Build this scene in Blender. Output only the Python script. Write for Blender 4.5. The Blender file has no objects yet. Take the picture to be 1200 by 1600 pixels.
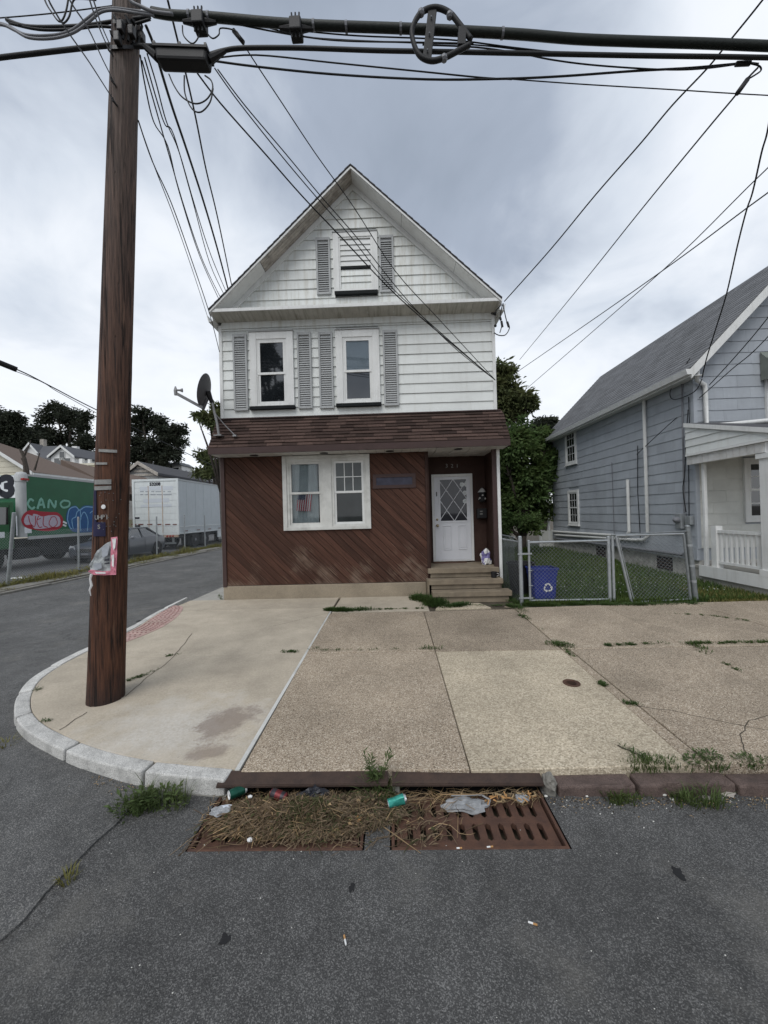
import bpy, bmesh, math, random
from mathutils import Vector, Matrix, noise
random.seed(7)
R = random.random
U = random.uniform
SC = bpy.context.scene
COL = SC.collection

# ------------------------------------------------------------------ camera
CAMZ = 1.97
YAW, PITCH, ROLL = math.radians(1.3), math.radians(0.25), math.radians(1.55)
FWD = Vector((-math.sin(YAW)*math.cos(PITCH), math.cos(YAW)*math.cos(PITCH), math.sin(PITCH)))
_r0 = Vector((math.cos(YAW), math.sin(YAW), 0)); _u0 = _r0.cross(FWD)
RGT = math.cos(ROLL)*_r0 - math.sin(ROLL)*_u0
UPV = math.sin(ROLL)*_r0 + math.cos(ROLL)*_u0
EYE = Vector((0, 0, CAMZ))
cd = bpy.data.cameras.new('camera'); cam = bpy.data.objects.new('camera', cd); COL.objects.link(cam)
cd.sensor_fit = 'VERTICAL'; cd.sensor_height = 36.0; cd.lens = 36.0*600/1600; cd.clip_end = 2000; cd.clip_start = 0.05
m3 = Matrix((RGT, UPV, -FWD)).transposed()
cam.matrix_world = Matrix.Translation(EYE) @ m3.to_4x4()
SC.camera = cam
SC.render.resolution_x = 768; SC.render.resolution_y = 1024

def ray(u, v): return FWD + RGT*((u-600)/600.0) + UPV*((800-v)/600.0)
def at(u, v, Y):
    d = ray(u, v); return EYE + d*(Y/d.y)
def atX(u, v, X):
    d = ray(u, v); return EYE + d*(X/d.x)
def walk_z(y): return 0.12 + 0.022*(min(max(y, 2.6), 8.4)-2.65)
def gnd(u, v):
    d = ray(u, v); n = Vector((0, -0.022, 1)); t = (0.12-0.022*2.65-EYE.dot(n))/d.dot(n); return EYE + d*t
def RX(u0, v0, u1, v1, Y):
    um, vm = (u0+u1)/2, (v0+v1)/2
    return at(u0, vm, Y).x, at(um, v1, Y).z, at(u1, vm, Y).x, at(um, v0, Y).z   # x0, z0, x1, z1

# ------------------------------------------------------------------ sky and light
LIGHT_EL, LIGHT_AZ = math.radians(52), math.radians(205)    # azimuth clockwise from +Y; set behind the viewpoint to light the house front
fill_dir = Vector((math.sin(LIGHT_AZ)*math.cos(LIGHT_EL), math.cos(LIGHT_AZ)*math.cos(LIGHT_EL), math.sin(LIGHT_EL)))
W = bpy.data.worlds.new('World'); SC.world = W; W.use_nodes = True
nt = W.node_tree; nt.nodes.clear()
def N(t, **k):
    n = nt.nodes.new(t)
    for a, b in k.items(): setattr(n, a, b)
    return n
def L(a, b): nt.links.new(a, b)
out = N('ShaderNodeOutputWorld'); bg = N('ShaderNodeBackground'); bg.inputs['Strength'].default_value = 0.1
L(bg.outputs[0], out.inputs[0])
sky = N('ShaderNodeTexSky', sky_type='NISHITA', sun_disc=False, sun_elevation=LIGHT_EL, sun_rotation=LIGHT_AZ)
tc = N('ShaderNodeTexCoord'); sep = N('ShaderNodeSeparateXYZ'); L(tc.outputs['Generated'], sep.inputs[0])
def M(op, a, b=None, c=None):
    n = N('ShaderNodeMath', operation=op)
    for i, x in enumerate((a, b, c)):
        if x is None: continue
        if isinstance(x, (int, float)): n.inputs[i].default_value = x
        else: L(x, n.inputs[i])
    return n.outputs[0]
zc = M('ADD', M('MAXIMUM', sep.outputs[2], 0.0), 0.22)
cmb = N('ShaderNodeCombineXYZ'); L(M('DIVIDE', sep.outputs[0], zc), cmb.inputs[0]); L(M('DIVIDE', sep.outputs[1], zc), cmb.inputs[1])
def cloud(scale, loc, det, rough, dist):
    mp = N('ShaderNodeMapping'); mp.inputs['Location'].default_value = loc; L(cmb.outputs[0], mp.inputs[0])
    n = N('ShaderNodeTexNoise'); n.inputs['Scale'].default_value = scale; n.inputs['Detail'].default_value = det
    n.inputs['Roughness'].default_value = rough; n.inputs['Distortion'].default_value = dist; L(mp.outputs[0], n.inputs['Vector'])
    return n.outputs[0]
c1 = cloud(0.75, (7.6353, -8.2459, 0), 5, 0.52, 0.35); c2 = cloud(2.3, (17.8219, 5.988, 5.225), 6, 0.55, 0.5)
dens = M('ADD', M('ADD', M('MULTIPLY', c1, 0.58), M('MULTIPLY', c2, 0.30)), 0.028)
# brighter towards the horizon, as in the photograph
hz = M('SUBTRACT', 1.0, M('MINIMUM', M('MULTIPLY', M('MAXIMUM', sep.outputs[2], 0.0), 1.6), 1.0))
dens = M('ADD', dens, M('MULTIPLY', hz, 0.36))
gl = Vector((0.56, 0.55, 0.66)).normalized()   # veiled sun behind the cloud
dp = N('ShaderNodeVectorMath', operation='DOT_PRODUCT'); L(tc.outputs['Generated'], dp.inputs[0]); dp.inputs[1].default_value = gl
glow = M('POWER', M('MAXIMUM', dp.outputs['Value'], 0.0), 45)
dens = M('ADD', dens, M('MULTIPLY', glow, 0.20))
for gx_, p_, a_ in ((Vector((-0.49, 0.70, 0.55)), 22, 0.11), (Vector((0.45, 0.78, 0.40)), 14, 0.05)):   # thinner cloud, left of the gable and low on the right
    d2 = N('ShaderNodeVectorMath', operation='DOT_PRODUCT'); L(tc.outputs['Generated'], d2.inputs[0]); d2.inputs[1].default_value = gx_.normalized()
    dens = M('ADD', dens, M('MULTIPLY', M('POWER', M('MAXIMUM', d2.outputs['Value'], 0.0), p_), a_))
ramp = N('ShaderNodeValToRGB'); L(dens, ramp.inputs[0])
e = ramp.color_ramp.elements
e[0].position = 0.40; e[0].color = (0.225, 0.262, 0.322, 1)
e[1].position = 0.80; e[1].color = (0.74, 0.765, 0.80, 1)
x = e.new(0.50); x.color = (0.30, 0.342, 0.415, 1)
x = e.new(0.60); x.color = (0.51, 0.555, 0.62, 1)
x = e.new(0.68); x.color = (0.66, 0.69, 0.735, 1)
sc10 = N('ShaderNodeMix', data_type='RGBA', blend_type='MULTIPLY'); sc10.inputs[0].default_value = 1
L(ramp.outputs[0], sc10.inputs[6]); sc10.inputs[7].default_value = (10, 10, 10, 1)
mx = N('ShaderNodeMix', data_type='RGBA'); mx.inputs[0].default_value = 0.95
L(sky.outputs[0], mx.inputs[6]); L(sc10.outputs[2], mx.inputs[7]); L(mx.outputs[2], bg.inputs[0])

sl = bpy.data.lights.new('fill_sun', 'SUN'); sl.energy = 1.5; sl.angle = math.radians(42); sl.color = (1.0, 0.985, 0.96)  # added soft fill, far from the veiled glow, to brighten the facade
so = bpy.data.objects.new('fill_sun', sl); COL.objects.link(so); so.rotation_euler = fill_dir.to_track_quat('Z', 'Y').to_euler(); so.location = (0, -5, 20)
vs = SC.view_settings; vs.view_transform = 'Standard'; vs.look = 'None'; vs.gamma = 1; vs.exposure = 0.50; vs.use_curve_mapping = False

# ------------------------------------------------------------------ materials
MATS = {}
class NB:
    def __init__(s, name):
        s.m = bpy.data.materials.new(name); s.m.use_nodes = True; s.t = s.m.node_tree; s.n = s.t.nodes
        s.b = s.n['Principled BSDF']; s.out = s.n['Material Output']; s.pos = s.new('ShaderNodeNewGeometry').outputs['Position']
        MATS[name] = s.m
    def new(s, t, **k):
        n = s.n.new(t)
        for a, b in k.items(): setattr(n, a, b)
        return n
    def l(s, a, b): s.t.links.new(a, b)
    def put(s, sock, v):
        if isinstance(v, (int, float)): sock.default_value = v
        elif isinstance(v, (tuple, list)): sock.default_value = tuple(v)+((1,) if len(v) == 3 and sock.type == 'RGBA' else ())
        else: s.l(v, sock)
    def math(s, op, a, b=0.0, clamp=False):
        n = s.new('ShaderNodeMath', operation=op, use_clamp=clamp); s.put(n.inputs[0], a); s.put(n.inputs[1], b); return n.outputs[0]
    def map(s, scale=(1, 1, 1), rot=(0, 0, 0), loc=(0, 0, 0), src=None):
        n = s.new('ShaderNodeMapping'); s.l(src or s.pos, n.inputs[0]); n.inputs['Scale'].default_value = scale
        n.inputs['Rotation'].default_value = rot; n.inputs['Location'].default_value = loc; return n.outputs[0]
    def noise(s, scale, det=4, rough=.55, vec=None, dist=0):
        n = s.new('ShaderNodeTexNoise'); n.inputs['Scale'].default_value = scale; n.inputs['Detail'].default_value = det
        n.inputs['Roughness'].default_value = rough; n.inputs['Distortion'].default_value = dist; s.l(vec or s.pos, n.inputs['Vector']); return n.outputs[0]
    def vor(s, scale, vec=None, feature='F1', outp='Distance', rnd=1):
        n = s.new('ShaderNodeTexVoronoi', feature=feature); n.inputs['Scale'].default_value = scale; n.inputs['Randomness'].default_value = rnd
        s.l(vec or s.pos, n.inputs['Vector']); return n.outputs[outp]
    def rr(s, v, a, b, c=0.0, d=1.0):
        n = s.new('ShaderNodeMapRange', clamp=True); s.put(n.inputs[0], v)
        for i, x in enumerate((a, b, c, d)): n.inputs[1+i].default_value = x
        return n.outputs[0]
    def mix(s, f, a, b, mode='MIX'):
        n = s.new('ShaderNodeMix', data_type='RGBA', blend_type=mode); s.put(n.inputs[0], f); s.put(n.inputs[6], a); s.put(n.inputs[7], b); return n.outputs[2]
    def ramp(s, v, stops):
        n = s.new('ShaderNodeValToRGB'); s.l(v, n.inputs[0]); e = n.color_ramp.elements
        e[0].position, e[0].color = stops[0][0], stops[0][1]+(1,); e[1].position, e[1].color = stops[-1][0], stops[-1][1]+(1,)
        for p, c in stops[1:-1]: q = e.new(p); q.color = c+(1,)
        return n.outputs[0]
    def objrand(s): return s.new('ShaderNodeObjectInfo').outputs['Random']
    def island(s): return s.new('ShaderNodeNewGeometry').outputs['Random Per Island']
    def bump(s, h, dist=.01, strength=1.0):
        n = s.new('ShaderNodeBump'); n.inputs['Distance'].default_value = dist; n.inputs['Strength'].default_value = strength; s.l(h, n.inputs['Height']); s.l(n.outputs[0], s.b.inputs['Normal'])
    def fin(s, col=None, rough=None, metal=None, spec=None):
        if col is not None: s.put(s.b.inputs['Base Color'], col)
        if rough is not None: s.put(s.b.inputs['Roughness'], rough)
        if metal is not None: s.put(s.b.inputs['Metallic'], metal)
        if spec is not None: s.put(s.b.inputs['Specular IOR Level'], spec)
        return s.m
def mul(c, k): return tuple(min(1, x*k) for x in c)
def pm(name, c, rough=.7, var=.15, scale=6, bscale=80, bdist=.002, metal=0, orand=0.0, dirt=0.0, dirtc=(.12, .11, .09), spec=.35, streak=False, irand=0.0):
    """plain painted / cast / cloth surface: mottling, fine relief, optional dirt and per-piece tint"""
    b = NB(name)
    f = b.rr(b.noise(scale, 6, .6), .3, .7)
    col = b.mix(f, mul(c, 1-var), mul(c, 1+var))
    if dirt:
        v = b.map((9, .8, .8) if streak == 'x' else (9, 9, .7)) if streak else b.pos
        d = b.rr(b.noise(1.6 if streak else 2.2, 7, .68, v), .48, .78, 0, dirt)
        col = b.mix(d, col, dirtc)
    for k, src in ((orand, b.objrand), (irand, b.island)):
        if k:
            g = b.rr(src(), 0, 1, 1-k, 1+k)
            col = b.mix(1.0, col, g, 'MULTIPLY')
    if bdist: b.bump(b.noise(bscale, 4, .6), bdist, .8)
    return b.fin(col, rough, metal, spec)

def plank_mat(name, c, ang, worn, wornc, orand=.25, rough=.75):
    """wood boards, grain along the direction ang in the XZ plane"""
    b = NB(name)
    rotd = b.new('ShaderNodeVectorRotate', rotation_type='Y_AXIS'); b.l(b.pos, rotd.inputs['Vector']); rotd.inputs['Angle'].default_value = ang
    v = b.map((1.0, 1.0, 26), src=rotd.outputs[0])
    g = b.noise(2.2, 7, .65, v, .3); g2 = b.noise(1.3, 3, .5)
    col = b.mix(b.rr(g, .3, .72), mul(c, .5), mul(c, 1.55))
    col = b.mix(1.0, col, b.rr(b.objrand(), 0, 1, 1-orand, 1+orand), 'MULTIPLY')
    sp = b.new('ShaderNodeSeparateXYZ'); b.l(b.pos, sp.inputs[0])
    low = b.rr(sp.outputs[2], .5, 1.6, 1, 0)
    w = b.math('ADD', b.math('MULTIPLY', low, .17), b.math('MULTIPLY', b.noise(1.7, 3, .6), .55))
    w = b.math('ADD', w, b.math('MULTIPLY', g, .45))
    col = b.mix(b.rr(w, .615, .75, 0, worn), col, wornc)
    b.bump(g, .004, .7)
    return b.fin(col, rough, spec=.25)

# asphalt: stone chips in dark binder, worn patches, hairline cracks
def asphalt(name, base, chip, crack=.6):
    b = NB(name)
    vd = b.vor(210, outp='Color'); sep = b.new('ShaderNodeSeparateColor'); b.l(vd, sep.inputs[0])
    ch = b.rr(sep.outputs[0], .55, 1.0)
    col = b.mix(ch, mul(base, .78), chip)
    col = b.mix(b.rr(b.vor(58, outp='Distance'), .0, .12, .30, 0), col, mul(chip, 1.2))
    big = b.rr(b.noise(.9, 5, .6), .3, .72, .78, 1.22); col = b.mix(1.0, col, big, 'MULTIPLY')
    med = b.rr(b.noise(7, 5, .62), .32, .7, .82, 1.15); col = b.mix(1.0, col, med, 'MULTIPLY')
    st_ = b.math('MULTIPLY', b.rr(b.noise(.55, 6, .7), .50, .64), .42); col = b.mix(st_, col, mul(base, .62))
    du = b.math('MULTIPLY', b.rr(b.noise(1.35, 7, .72, b.map((1, 1, 1), loc=(7, 3, 0))), .54, .72), .5); col = b.mix(du, col, (chip[0]*.92, chip[1]*.89, chip[2]*.83))
    ol = b.math('MULTIPLY', b.rr(b.noise(5.5, 3, .6, b.map((1, 1, 1), loc=(1, 9, 0))), .70, .76), .6); col = b.mix(ol, col, mul(base, .35))
    wv = b.new('ShaderNodeVectorMath', operation='ADD'); ns = b.new('ShaderNodeTexNoise'); ns.inputs['Scale'].default_value = 1.6; ns.inputs['Detail'].default_value = 5; b.l(b.pos, ns.inputs['Vector'])
    b.l(b.pos, wv.inputs[0]); b.l(ns.outputs['Color'], wv.inputs[1])
    ed = b.vor(.55, wv.outputs[0], 'DISTANCE_TO_EDGE')
    cm = b.math('MULTIPLY', b.rr(ed, .0, .009, crack, 0), b.rr(b.noise(.8, 2), .5, .62))
    col = b.mix(cm, col, mul(base, .3))
    h = b.math('ADD', b.math('MULTIPLY', b.vor(150), .6), b.noise(60, 3, .6)); h = b.math('SUBTRACT', h, b.math('MULTIPLY', cm, 2))
    b.bump(h, .006, .9)
    return b.fin(col, .82, spec=.3)
asphalt('asphalt', (.076, .0755, .0735), (.175, .172, .166), .35)
asphalt('asphalt_old', (.100, .100, .098), (.21, .205, .195), .9)
asphalt('asphalt_lot', (.095, .096, .098), (.17, .17, .17), .6)

def aggregate(name, base, dark, light, size, pit=0.0):
    b = NB(name)
    c = b.new('ShaderNodeSeparateColor'); b.l(b.vor(size, outp='Color'), c.inputs[0])
    col = b.ramp(c.outputs[0], [(0, dark), (.35, mul(base, .85)), (.7, base), (1, light)])
    col = b.mix(1.0, col, b.rr(b.noise(1.3, 5, .6), .3, .7, .80, 1.16), 'MULTIPLY')
    col = b.mix(b.rr(b.noise(3.1, 6, .7), .56, .72, 0, .4), col, mul(base, .62))
    col = b.mix(b.rr(b.noise(16, 4, .6), .66, .76, 0, .5), col, mul(dark, .6))
    gum = b.math('MULTIPLY', b.rr(b.vor(1.7, b.map((1, 1, 0)), rnd=1), .012, .020, 1, 0), .65); col = b.mix(gum, col, mul(dark, .5))
    stn = b.math('MULTIPLY', b.rr(b.noise(.9, 7, .75, b.map((1, 1, 1), loc=(2, 8, 0))), .53, .66), .42); col = b.mix(stn, col, mul(base, .5))
    if pit:
        pv = b.rr(b.noise(34, 3, .7), .64, .70, 0, pit); col = b.mix(pv, col, mul(dark, .8))
    col = b.mix(1.0, col, b.rr(b.objrand(), 0, 1, .88, 1.1), 'MULTIPLY')
    b.bump(b.math('ADD', b.vor(size), b.math('MULTIPLY', b.noise(14, 4), .8)), .005, .7)
    return b.fin(col, .9, spec=.2)
aggregate('slab_tan', (.36, .293, .218), (.13, .098, .068), (.57, .50, .405), 150)
aggregate('slab_pale', (.48, .41, .305), (.28, .235, .17), (.60, .53, .41), 95, .85)
def concrete(name, base, blot=0.0):
    b = NB(name)
    col = b.mix(b.rr(b.noise(2.2, 7, .62), .3, .7), mul(base, .80), mul(base, 1.12))
    col = b.mix(1.0, col, b.rr(b.noise(55, 4, .6), .3, .7, .86, 1.1), 'MULTIPLY')
    col = b.mix(b.rr(b.noise(26, 3, .65), .68, .74, 0, .6), col, mul(base, .4))
    if blot:   # bleached spill and the brown stain beside it, on the corner slab
        def spot(cx, cy, sx, sy, lo, hi):
            m_ = b.map((1/sx, 1/sy, 0), (0, 0, 0), (-cx/sx, -cy/sy, 0)); ln = b.new('ShaderNodeVectorMath', operation='LENGTH'); b.l(m_, ln.inputs[0])
            q = b.math('ADD', ln.outputs['Value'], b.math('MULTIPLY', b.math('SUBTRACT', b.noise(5, 6, .65), .5), 2.6)); return b.rr(q, lo, hi, 1, 0)
        w = b.math('MULTIPLY', spot(-1.98, 3.35, .75, .55, .3, 1.2), b.rr(b.noise(40, 4, .7), .35, .6, .35, 1.0))
        col = b.mix(b.math('MULTIPLY', w, .75), col, (.56, .535, .49))
        col = b.mix(b.math('MULTIPLY', spot(-1.55, 3.42, .26, .30, .55, 1.0), .62), col, (.17, .125, .10))
        col = b.mix(b.math('MULTIPLY', spot(-1.50, 3.0, .22, .12, .5, .95), .55), col, (.17, .125, .10))
    col = b.mix(1.0, col, b.rr(b.objrand(), 0, 1, .93, 1.06), 'MULTIPLY')
    b.bump(b.math('ADD', b.noise(90, 4, .65), b.math('MULTIPLY', b.noise(9, 4), 1.2)), .004, .7)
    return b.fin(col, .88, spec=.22)
concrete('slab_grey', (.44, .385, .305), 1)
concrete('foundation', (.28, .235, .175))
concrete('cement', (.33, .32, .29))
def granite(name, base):
    b = NB(name); c = b.new('ShaderNodeSeparateColor'); b.l(b.vor(240, outp='Color'), c.inputs[0])
    col = b.ramp(c.outputs[0], [(0, mul(base, .55)), (.3, mul(base, .88)), (1, mul(base, 1.2))])
    col = b.mix(b.rr(b.noise(4, 7, .72), .46, .70, 0, .75), col, mul(base, .42)); col = b.mix(b.rr(b.noise(22, 4, .7), .6, .7, 0, .55), col, mul(base, .35))
    col = b.mix(1.0, col, b.rr(b.objrand(), 0, 1, .85, 1.08), 'MULTIPLY')
    b.bump(b.noise(30, 5, .7), .008, .8); return b.fin(col, .8, spec=.3)
granite('granite', (.58, .57, .54)); granite('brownstone', (.115, .083, .072))
def rust(name, base, r2):
    b = NB(name); f = b.noise(9, 8, .7)
    col = b.mix(b.rr(f, .35, .68), base, r2); col = b.mix(b.rr(b.noise(60, 4, .7), .6, .75, 0, .6), col, mul(base, .45))
    b.bump(b.noise(110, 5, .7), .003, .9); return b.fin(col, .78, .35, .4)
rust('rust', (.075, .042, .032), (.135, .07, .046)); rust('rust_dark', (.05, .035, .03), (.085, .055, .042))

# utility pole: creosoted wood, long checks and knots, greyer high up
def pole_mat():
    b = NB('pole_wood'); v = b.map((1, 1, .045)); v2 = b.map((1, 1, .012))
    g = b.noise(46, 8, .7, v, .2); ck = b.rr(b.noise(34, 5, .65, v2), .56, .63)
    sp = b.new('ShaderNodeSeparateXYZ'); b.l(b.pos, sp.inputs[0])
    hi = b.rr(sp.outputs[2], 2.6, 6.8)
    c0 = b.mix(b.rr(g, .33, .7), (.014, .007, .005), (.135, .056, .030)); c1 = b.mix(b.rr(g, .33, .7), (.035, .026, .021), (.165, .125, .105))
    col = b.mix(hi, c0, c1); col = b.mix(b.math('MULTIPLY', ck, .85), col, (.015, .010, .008))
    kn = b.rr(b.vor(16, b.map((1, 1, .3))), .0, .10, 1, 0); col = b.mix(b.math('MULTIPLY', kn, .55), col, (.012, .008, .006))
    lt = b.rr(b.noise(16, 4, .6, b.map((1, 1, .05), loc=(3, 5, 2))), .62, .72); col = b.mix(b.math('MULTIPLY', lt, .5), col, (.21, .125, .08))
    base = b.rr(b.math('ADD', sp.outputs[2], b.math('MULTIPLY', b.noise(7, 4), .45)), .35, .75, 1, 0); col = b.mix(b.math('MULTIPLY', base, .8), col, (.016, .013, .014))
    b.bump(b.math('SUBTRACT', b.math('SUBTRACT', g, b.math('MULTIPLY', ck, 1.4)), kn), .012, 1.0); return b.fin(col, .72, spec=.3)
pole_mat()
plank_mat('plank_brown', (.064, .029, .019), math.radians(-45), .7, (.19, .14, .105), .25)
pm('brown_paint', (.040, .020, .015), .7, .2, 5, dirt=.3, dirtc=(.10, .065, .05), spec=.25)
pm('brown_trim', (.052, .030, .027), .65, .12, 5, dirt=.3, dirtc=(.04, .025, .02))
pm('shingle_brown', (.063, .041, .034), .9, .30, 40, 300, .003, orand=.48, spec=.2)
def siding_mat():
    b = NB('siding_white'); v = b.map((6, 6, .55)); c = (.66, .68, .66)
    col = b.mix(b.rr(b.noise(1.1, 5, .6), .3, .7), mul(c, .92), mul(c, 1.05))
    col = b.mix(b.rr(b.noise(1.5, 7, .7, v), .5, .8, 0, .38), col, (.40, .385, .33))
    sp = b.new('ShaderNodeSeparateXYZ'); b.l(b.pos, sp.inputs[0])
    top = b.rr(sp.outputs[2], 5.55, 6.15, 0, 1); st = b.rr(b.noise(2.4, 5, .75, b.map((5, 5, .25))), .47, .66)
    col = b.mix(b.math('MULTIPLY', b.math('MULTIPLY', top, st), .42), col, (.33, .29, .20))
    col = b.mix(1.0, col, b.rr(b.objrand(), 0, 1, .935, 1.04), 'MULTIPLY')
    rs = b.math('MULTIPLY', b.rr(b.noise(7, 4, .7, b.map((1, 1, .35), loc=(4, 0, 1))), .70, .78), .35); col = b.mix(rs, col, (.33, .27, .19))
    b.bump(b.noise(2.6, 3), .02, .5); return b.fin(col, .5, spec=.35)
siding_mat()
pm('trim_white', (.66, .665, .65), .5, .06, 3, dirt=.35, dirtc=(.36, .35, .31), streak=True)
pm('trim_worn', (.56, .56, .53), .55, .1, 5, dirt=.75, dirtc=(.27, .265, .24))
pm('soffit_white', (.58, .575, .56), .6, .08, 3, dirt=.6, dirtc=(.26, .24, .19), streak=False)
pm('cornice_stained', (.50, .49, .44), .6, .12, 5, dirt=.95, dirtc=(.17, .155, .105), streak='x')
pm('board_weathered', (.38, .35, .31), .8, .3, 8, dirt=.8, dirtc=(.10, .08, .065))
pm('shutter_grey', (.36, .37, .37), .6, .08, 4, dirt=.35, dirtc=(.2, .2, .19), orand=.04)
pm('louver_white', (.62, .63, .62), .55, .05, 4, dirt=.4, dirtc=(.4, .39, .35))
pm('sill_dark', (.012, .014, .015), .7, .2, 6, spec=.12)
pm('door_white', (.66, .67, .70), .4, .04, 3, dirt=.2, dirtc=(.45, .44, .42))
pm('step_wood', (.215, .175, .125), .8, .2, 5, dirt=.8, dirtc=(.12, .095, .07), orand=.1)
pm('black_plastic', (.010, .010, .011), .6, .2, 8); pm('black_metal', (.015, .015, .016), .45, .2, 10)
pm('cable_black', (.008, .009, .010), .55, .2, 8, bdist=0); pm('cable_green', (.012, .016, .013), .6, .35, 30, 60, .004)
pm('cable_grey', (.17, .175, .19), .5, .15, 8, bdist=0)
pm('galv', (.34, .36, .37), .5, .14, 14, 60, .001, .55, dirt=.35, dirtc=(.16, .15, .13)); pm('galv_dark', (.20, .215, .22), .5, .2, 14, bdist=0, metal=.5)
pm('brass', (.30, .25, .16), .35, .2, 10, metal=.9); pm('chrome', (.45, .45, .44), .25, .1, 10, metal=.9)
pm('dish_grey', (.075, .075, .08), .55, .12, 6, dirt=.3, dirtc=(.15, .14, .13)); pm('arm_grey', (.25, .25, .25), .5, .15, 8, metal=.4)
def blue_siding():
    b = NB('siding_blue'); c = (.35, .375, .405); v = b.map((9, 9, .8))
    col = b.mix(b.rr(b.noise(1.7, 5, .6), .3, .7), mul(c, .9), mul(c, 1.09)); col = b.mix(b.rr(b.noise(1.2, 7, .7, v), .5, .8, 0, .35), col, (.22, .235, .25))
    col = b.mix(1.0, col, b.rr(b.objrand(), 0, 1, .93, 1.07), 'MULTIPLY'); b.bump(b.noise(22, 4, .6, b.map((4, 4, .6))), .004, .5); return b.fin(col, .75, spec=.25)
blue_siding()
pm('siding_cream', (.55, .555, .52), .75, .08, 3, dirt=.35, dirtc=(.38, .38, .35), orand=.05)
pm('roof_grey', (.15, .153, .16), .92, .25, 60, 200, .004, dirt=.5, dirtc=(.06, .062, .06), irand=.16); pm('roof_dark', (.07, .07, .075), .92, .25, 40, 200, .004)
pm('roof_brown', (.14, .105, .085), .92, .2, 30, 200, .004); pm('roof_slate', (.09, .092, .10), .8, .2, 20)
pm('stone_white', (.40, .39, .36), .9, .3, 7, 25, .02, dirt=.6, dirtc=(.22, .21, .18))
pm('wall_cream', (.60, .565, .46), .75, .08, 1, bdist=0); pm('wall_white', (.66, .66, .65), .75, .08, 1, bdist=0); pm('wall_grey', (.26, .26, .255), .85, .2, 2, dirt=.5, dirtc=(.12, .11, .1), bdist=0)
pm('wall_yellow', (.58, .53, .36), .8, .06, 1, bdist=0)
def glass(name, tint, trans=0.0, ior=1.5):
    b = NB(name)
    if not trans:
        f = b.rr(b.noise(1.4, 4, .6), .3, .7); b.fin(b.mix(f, mul(tint, .6), mul(tint, 1.5)), .03, 0, .5); b.b.inputs['IOR'].default_value = ior
    else:
        g = b.new('ShaderNodeBsdfGlossy'); g.inputs['Roughness'].default_value = .02; t = b.new('ShaderNodeBsdfTransparent'); t.inputs[0].default_value = tint+(1,)
        fr = b.new('ShaderNodeFresnel'); fr.inputs[0].default_value = 1.6; mxs = b.new('ShaderNodeMixShader'); b.l(b.math('MULTIPLY', fr.outputs[0], .75, True), mxs.inputs[0])
        b.l(t.outputs[0], mxs.inputs[1]); b.l(g.outputs[0], mxs.inputs[2]); b.l(mxs.outputs[0], b.out.inputs[0])
    return b.m
glass('glass_dark', (.010, .012, .014), 0, 1.95); glass('glass_grey', (.042, .050, .050)); glass('glass_dim', (.022, .026, .027)); glass('glass_door', (.020, .022, .030)); glass('glass_clear', (.80, .83, .84), 1)
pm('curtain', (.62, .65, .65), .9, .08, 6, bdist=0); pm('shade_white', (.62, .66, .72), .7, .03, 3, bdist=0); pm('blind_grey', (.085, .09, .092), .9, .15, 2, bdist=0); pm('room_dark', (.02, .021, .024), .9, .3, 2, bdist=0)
pm('flag_red', (.55, .045, .07), .8, .1, 20, bdist=0); pm('flag_white', (.85, .82, .82), .8, .05, 20, bdist=0); pm('flag_blue', (.05, .06, .13), .8, .1, 20, bdist=0)
def leafy(name, c, var=.5, hue=.25, trans=.35):
    b = NB(name); r = b.island(); r2 = b.noise(1.1, 3)
    col = b.mix(r, mul(c, 1-var), mul(c, 1+var)); col = b.mix(b.rr(r2, .35, .65, 0, hue), col, (c[0]*1.7, c[1]*1.25, c[2]*.9))
    b.fin(col, .6, 0, .25); tr = b.new('ShaderNodeBsdfTranslucent'); b.l(col, tr.inputs[0]); mxs = b.new('ShaderNodeMixShader'); mxs.inputs[0].default_value = trans
    b.l(b.b.outputs[0], mxs.inputs[1]); b.l(tr.outputs[0], mxs.inputs[2]); b.l(mxs.outputs[0], b.out.inputs[0]); return b.m
leafy('leaf_dark', (.034, .043, .029)); leafy('leaf_mid', (.078, .128, .044), .6, .35, .45); leafy('leaf_olive', (.088, .108, .046), .55, .3, .45); leafy('grass', (.060, .105, .028), .5, .5); leafy('grass_dry', (.15, .155, .055), .5, .5)
leafy('weed', (.075, .112, .040), .5, .35); leafy('clipping', (.070, .082, .036), .5, .4); pm('silt', (.045, .036, .026), .95, .45, 30, 60, .02); leafy('straw', (.125, .096, .062), .7, .3, .1); leafy('straw_pale', (.28, .21, .12), .4, .3, .1); leafy('clover', (.05, .092, .028), .5, .4)
pm('bark', (.055, .045, .037), .9, .35, 12, 40, .01); pm('soil', (.075, .062, .045), .95, .3, 9, 40, .01); pm('lawn_soil', (.05, .062, .028), .95, .4, 6, 40, .01)
pm('paint_green', (.012, .105, .045), .45, .10, 2, dirt=.35, dirtc=(.02, .07, .035)); pm('paint_cab', (.012, .10, .03), .35, .1, 3); pm('silver', (.42, .43, .43), .5, .08, 3, dirt=.4, dirtc=(.25, .25, .24), streak=True)
pm('trailer_white', (.62, .65, .65), .5, .05, 2, dirt=.4, dirtc=(.40, .40, .38), streak=True); pm('trailer_side', (.46, .50, .52), .5, .05, 2, dirt=.4, dirtc=(.32, .34, .34), streak=True)
pm('trailer_rust', (.45, .34, .26), .7, .3, 4, dirt=.7, dirtc=(.2, .1, .05)); pm('rubber', (.015, .015, .016), .85, .2, 20); pm('car_paint', (.055, .062, .075), .28, .06, 2, spec=.6, bdist=0); pm('chassis', (.02, .02, .022), .7, .3, 5)
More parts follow.
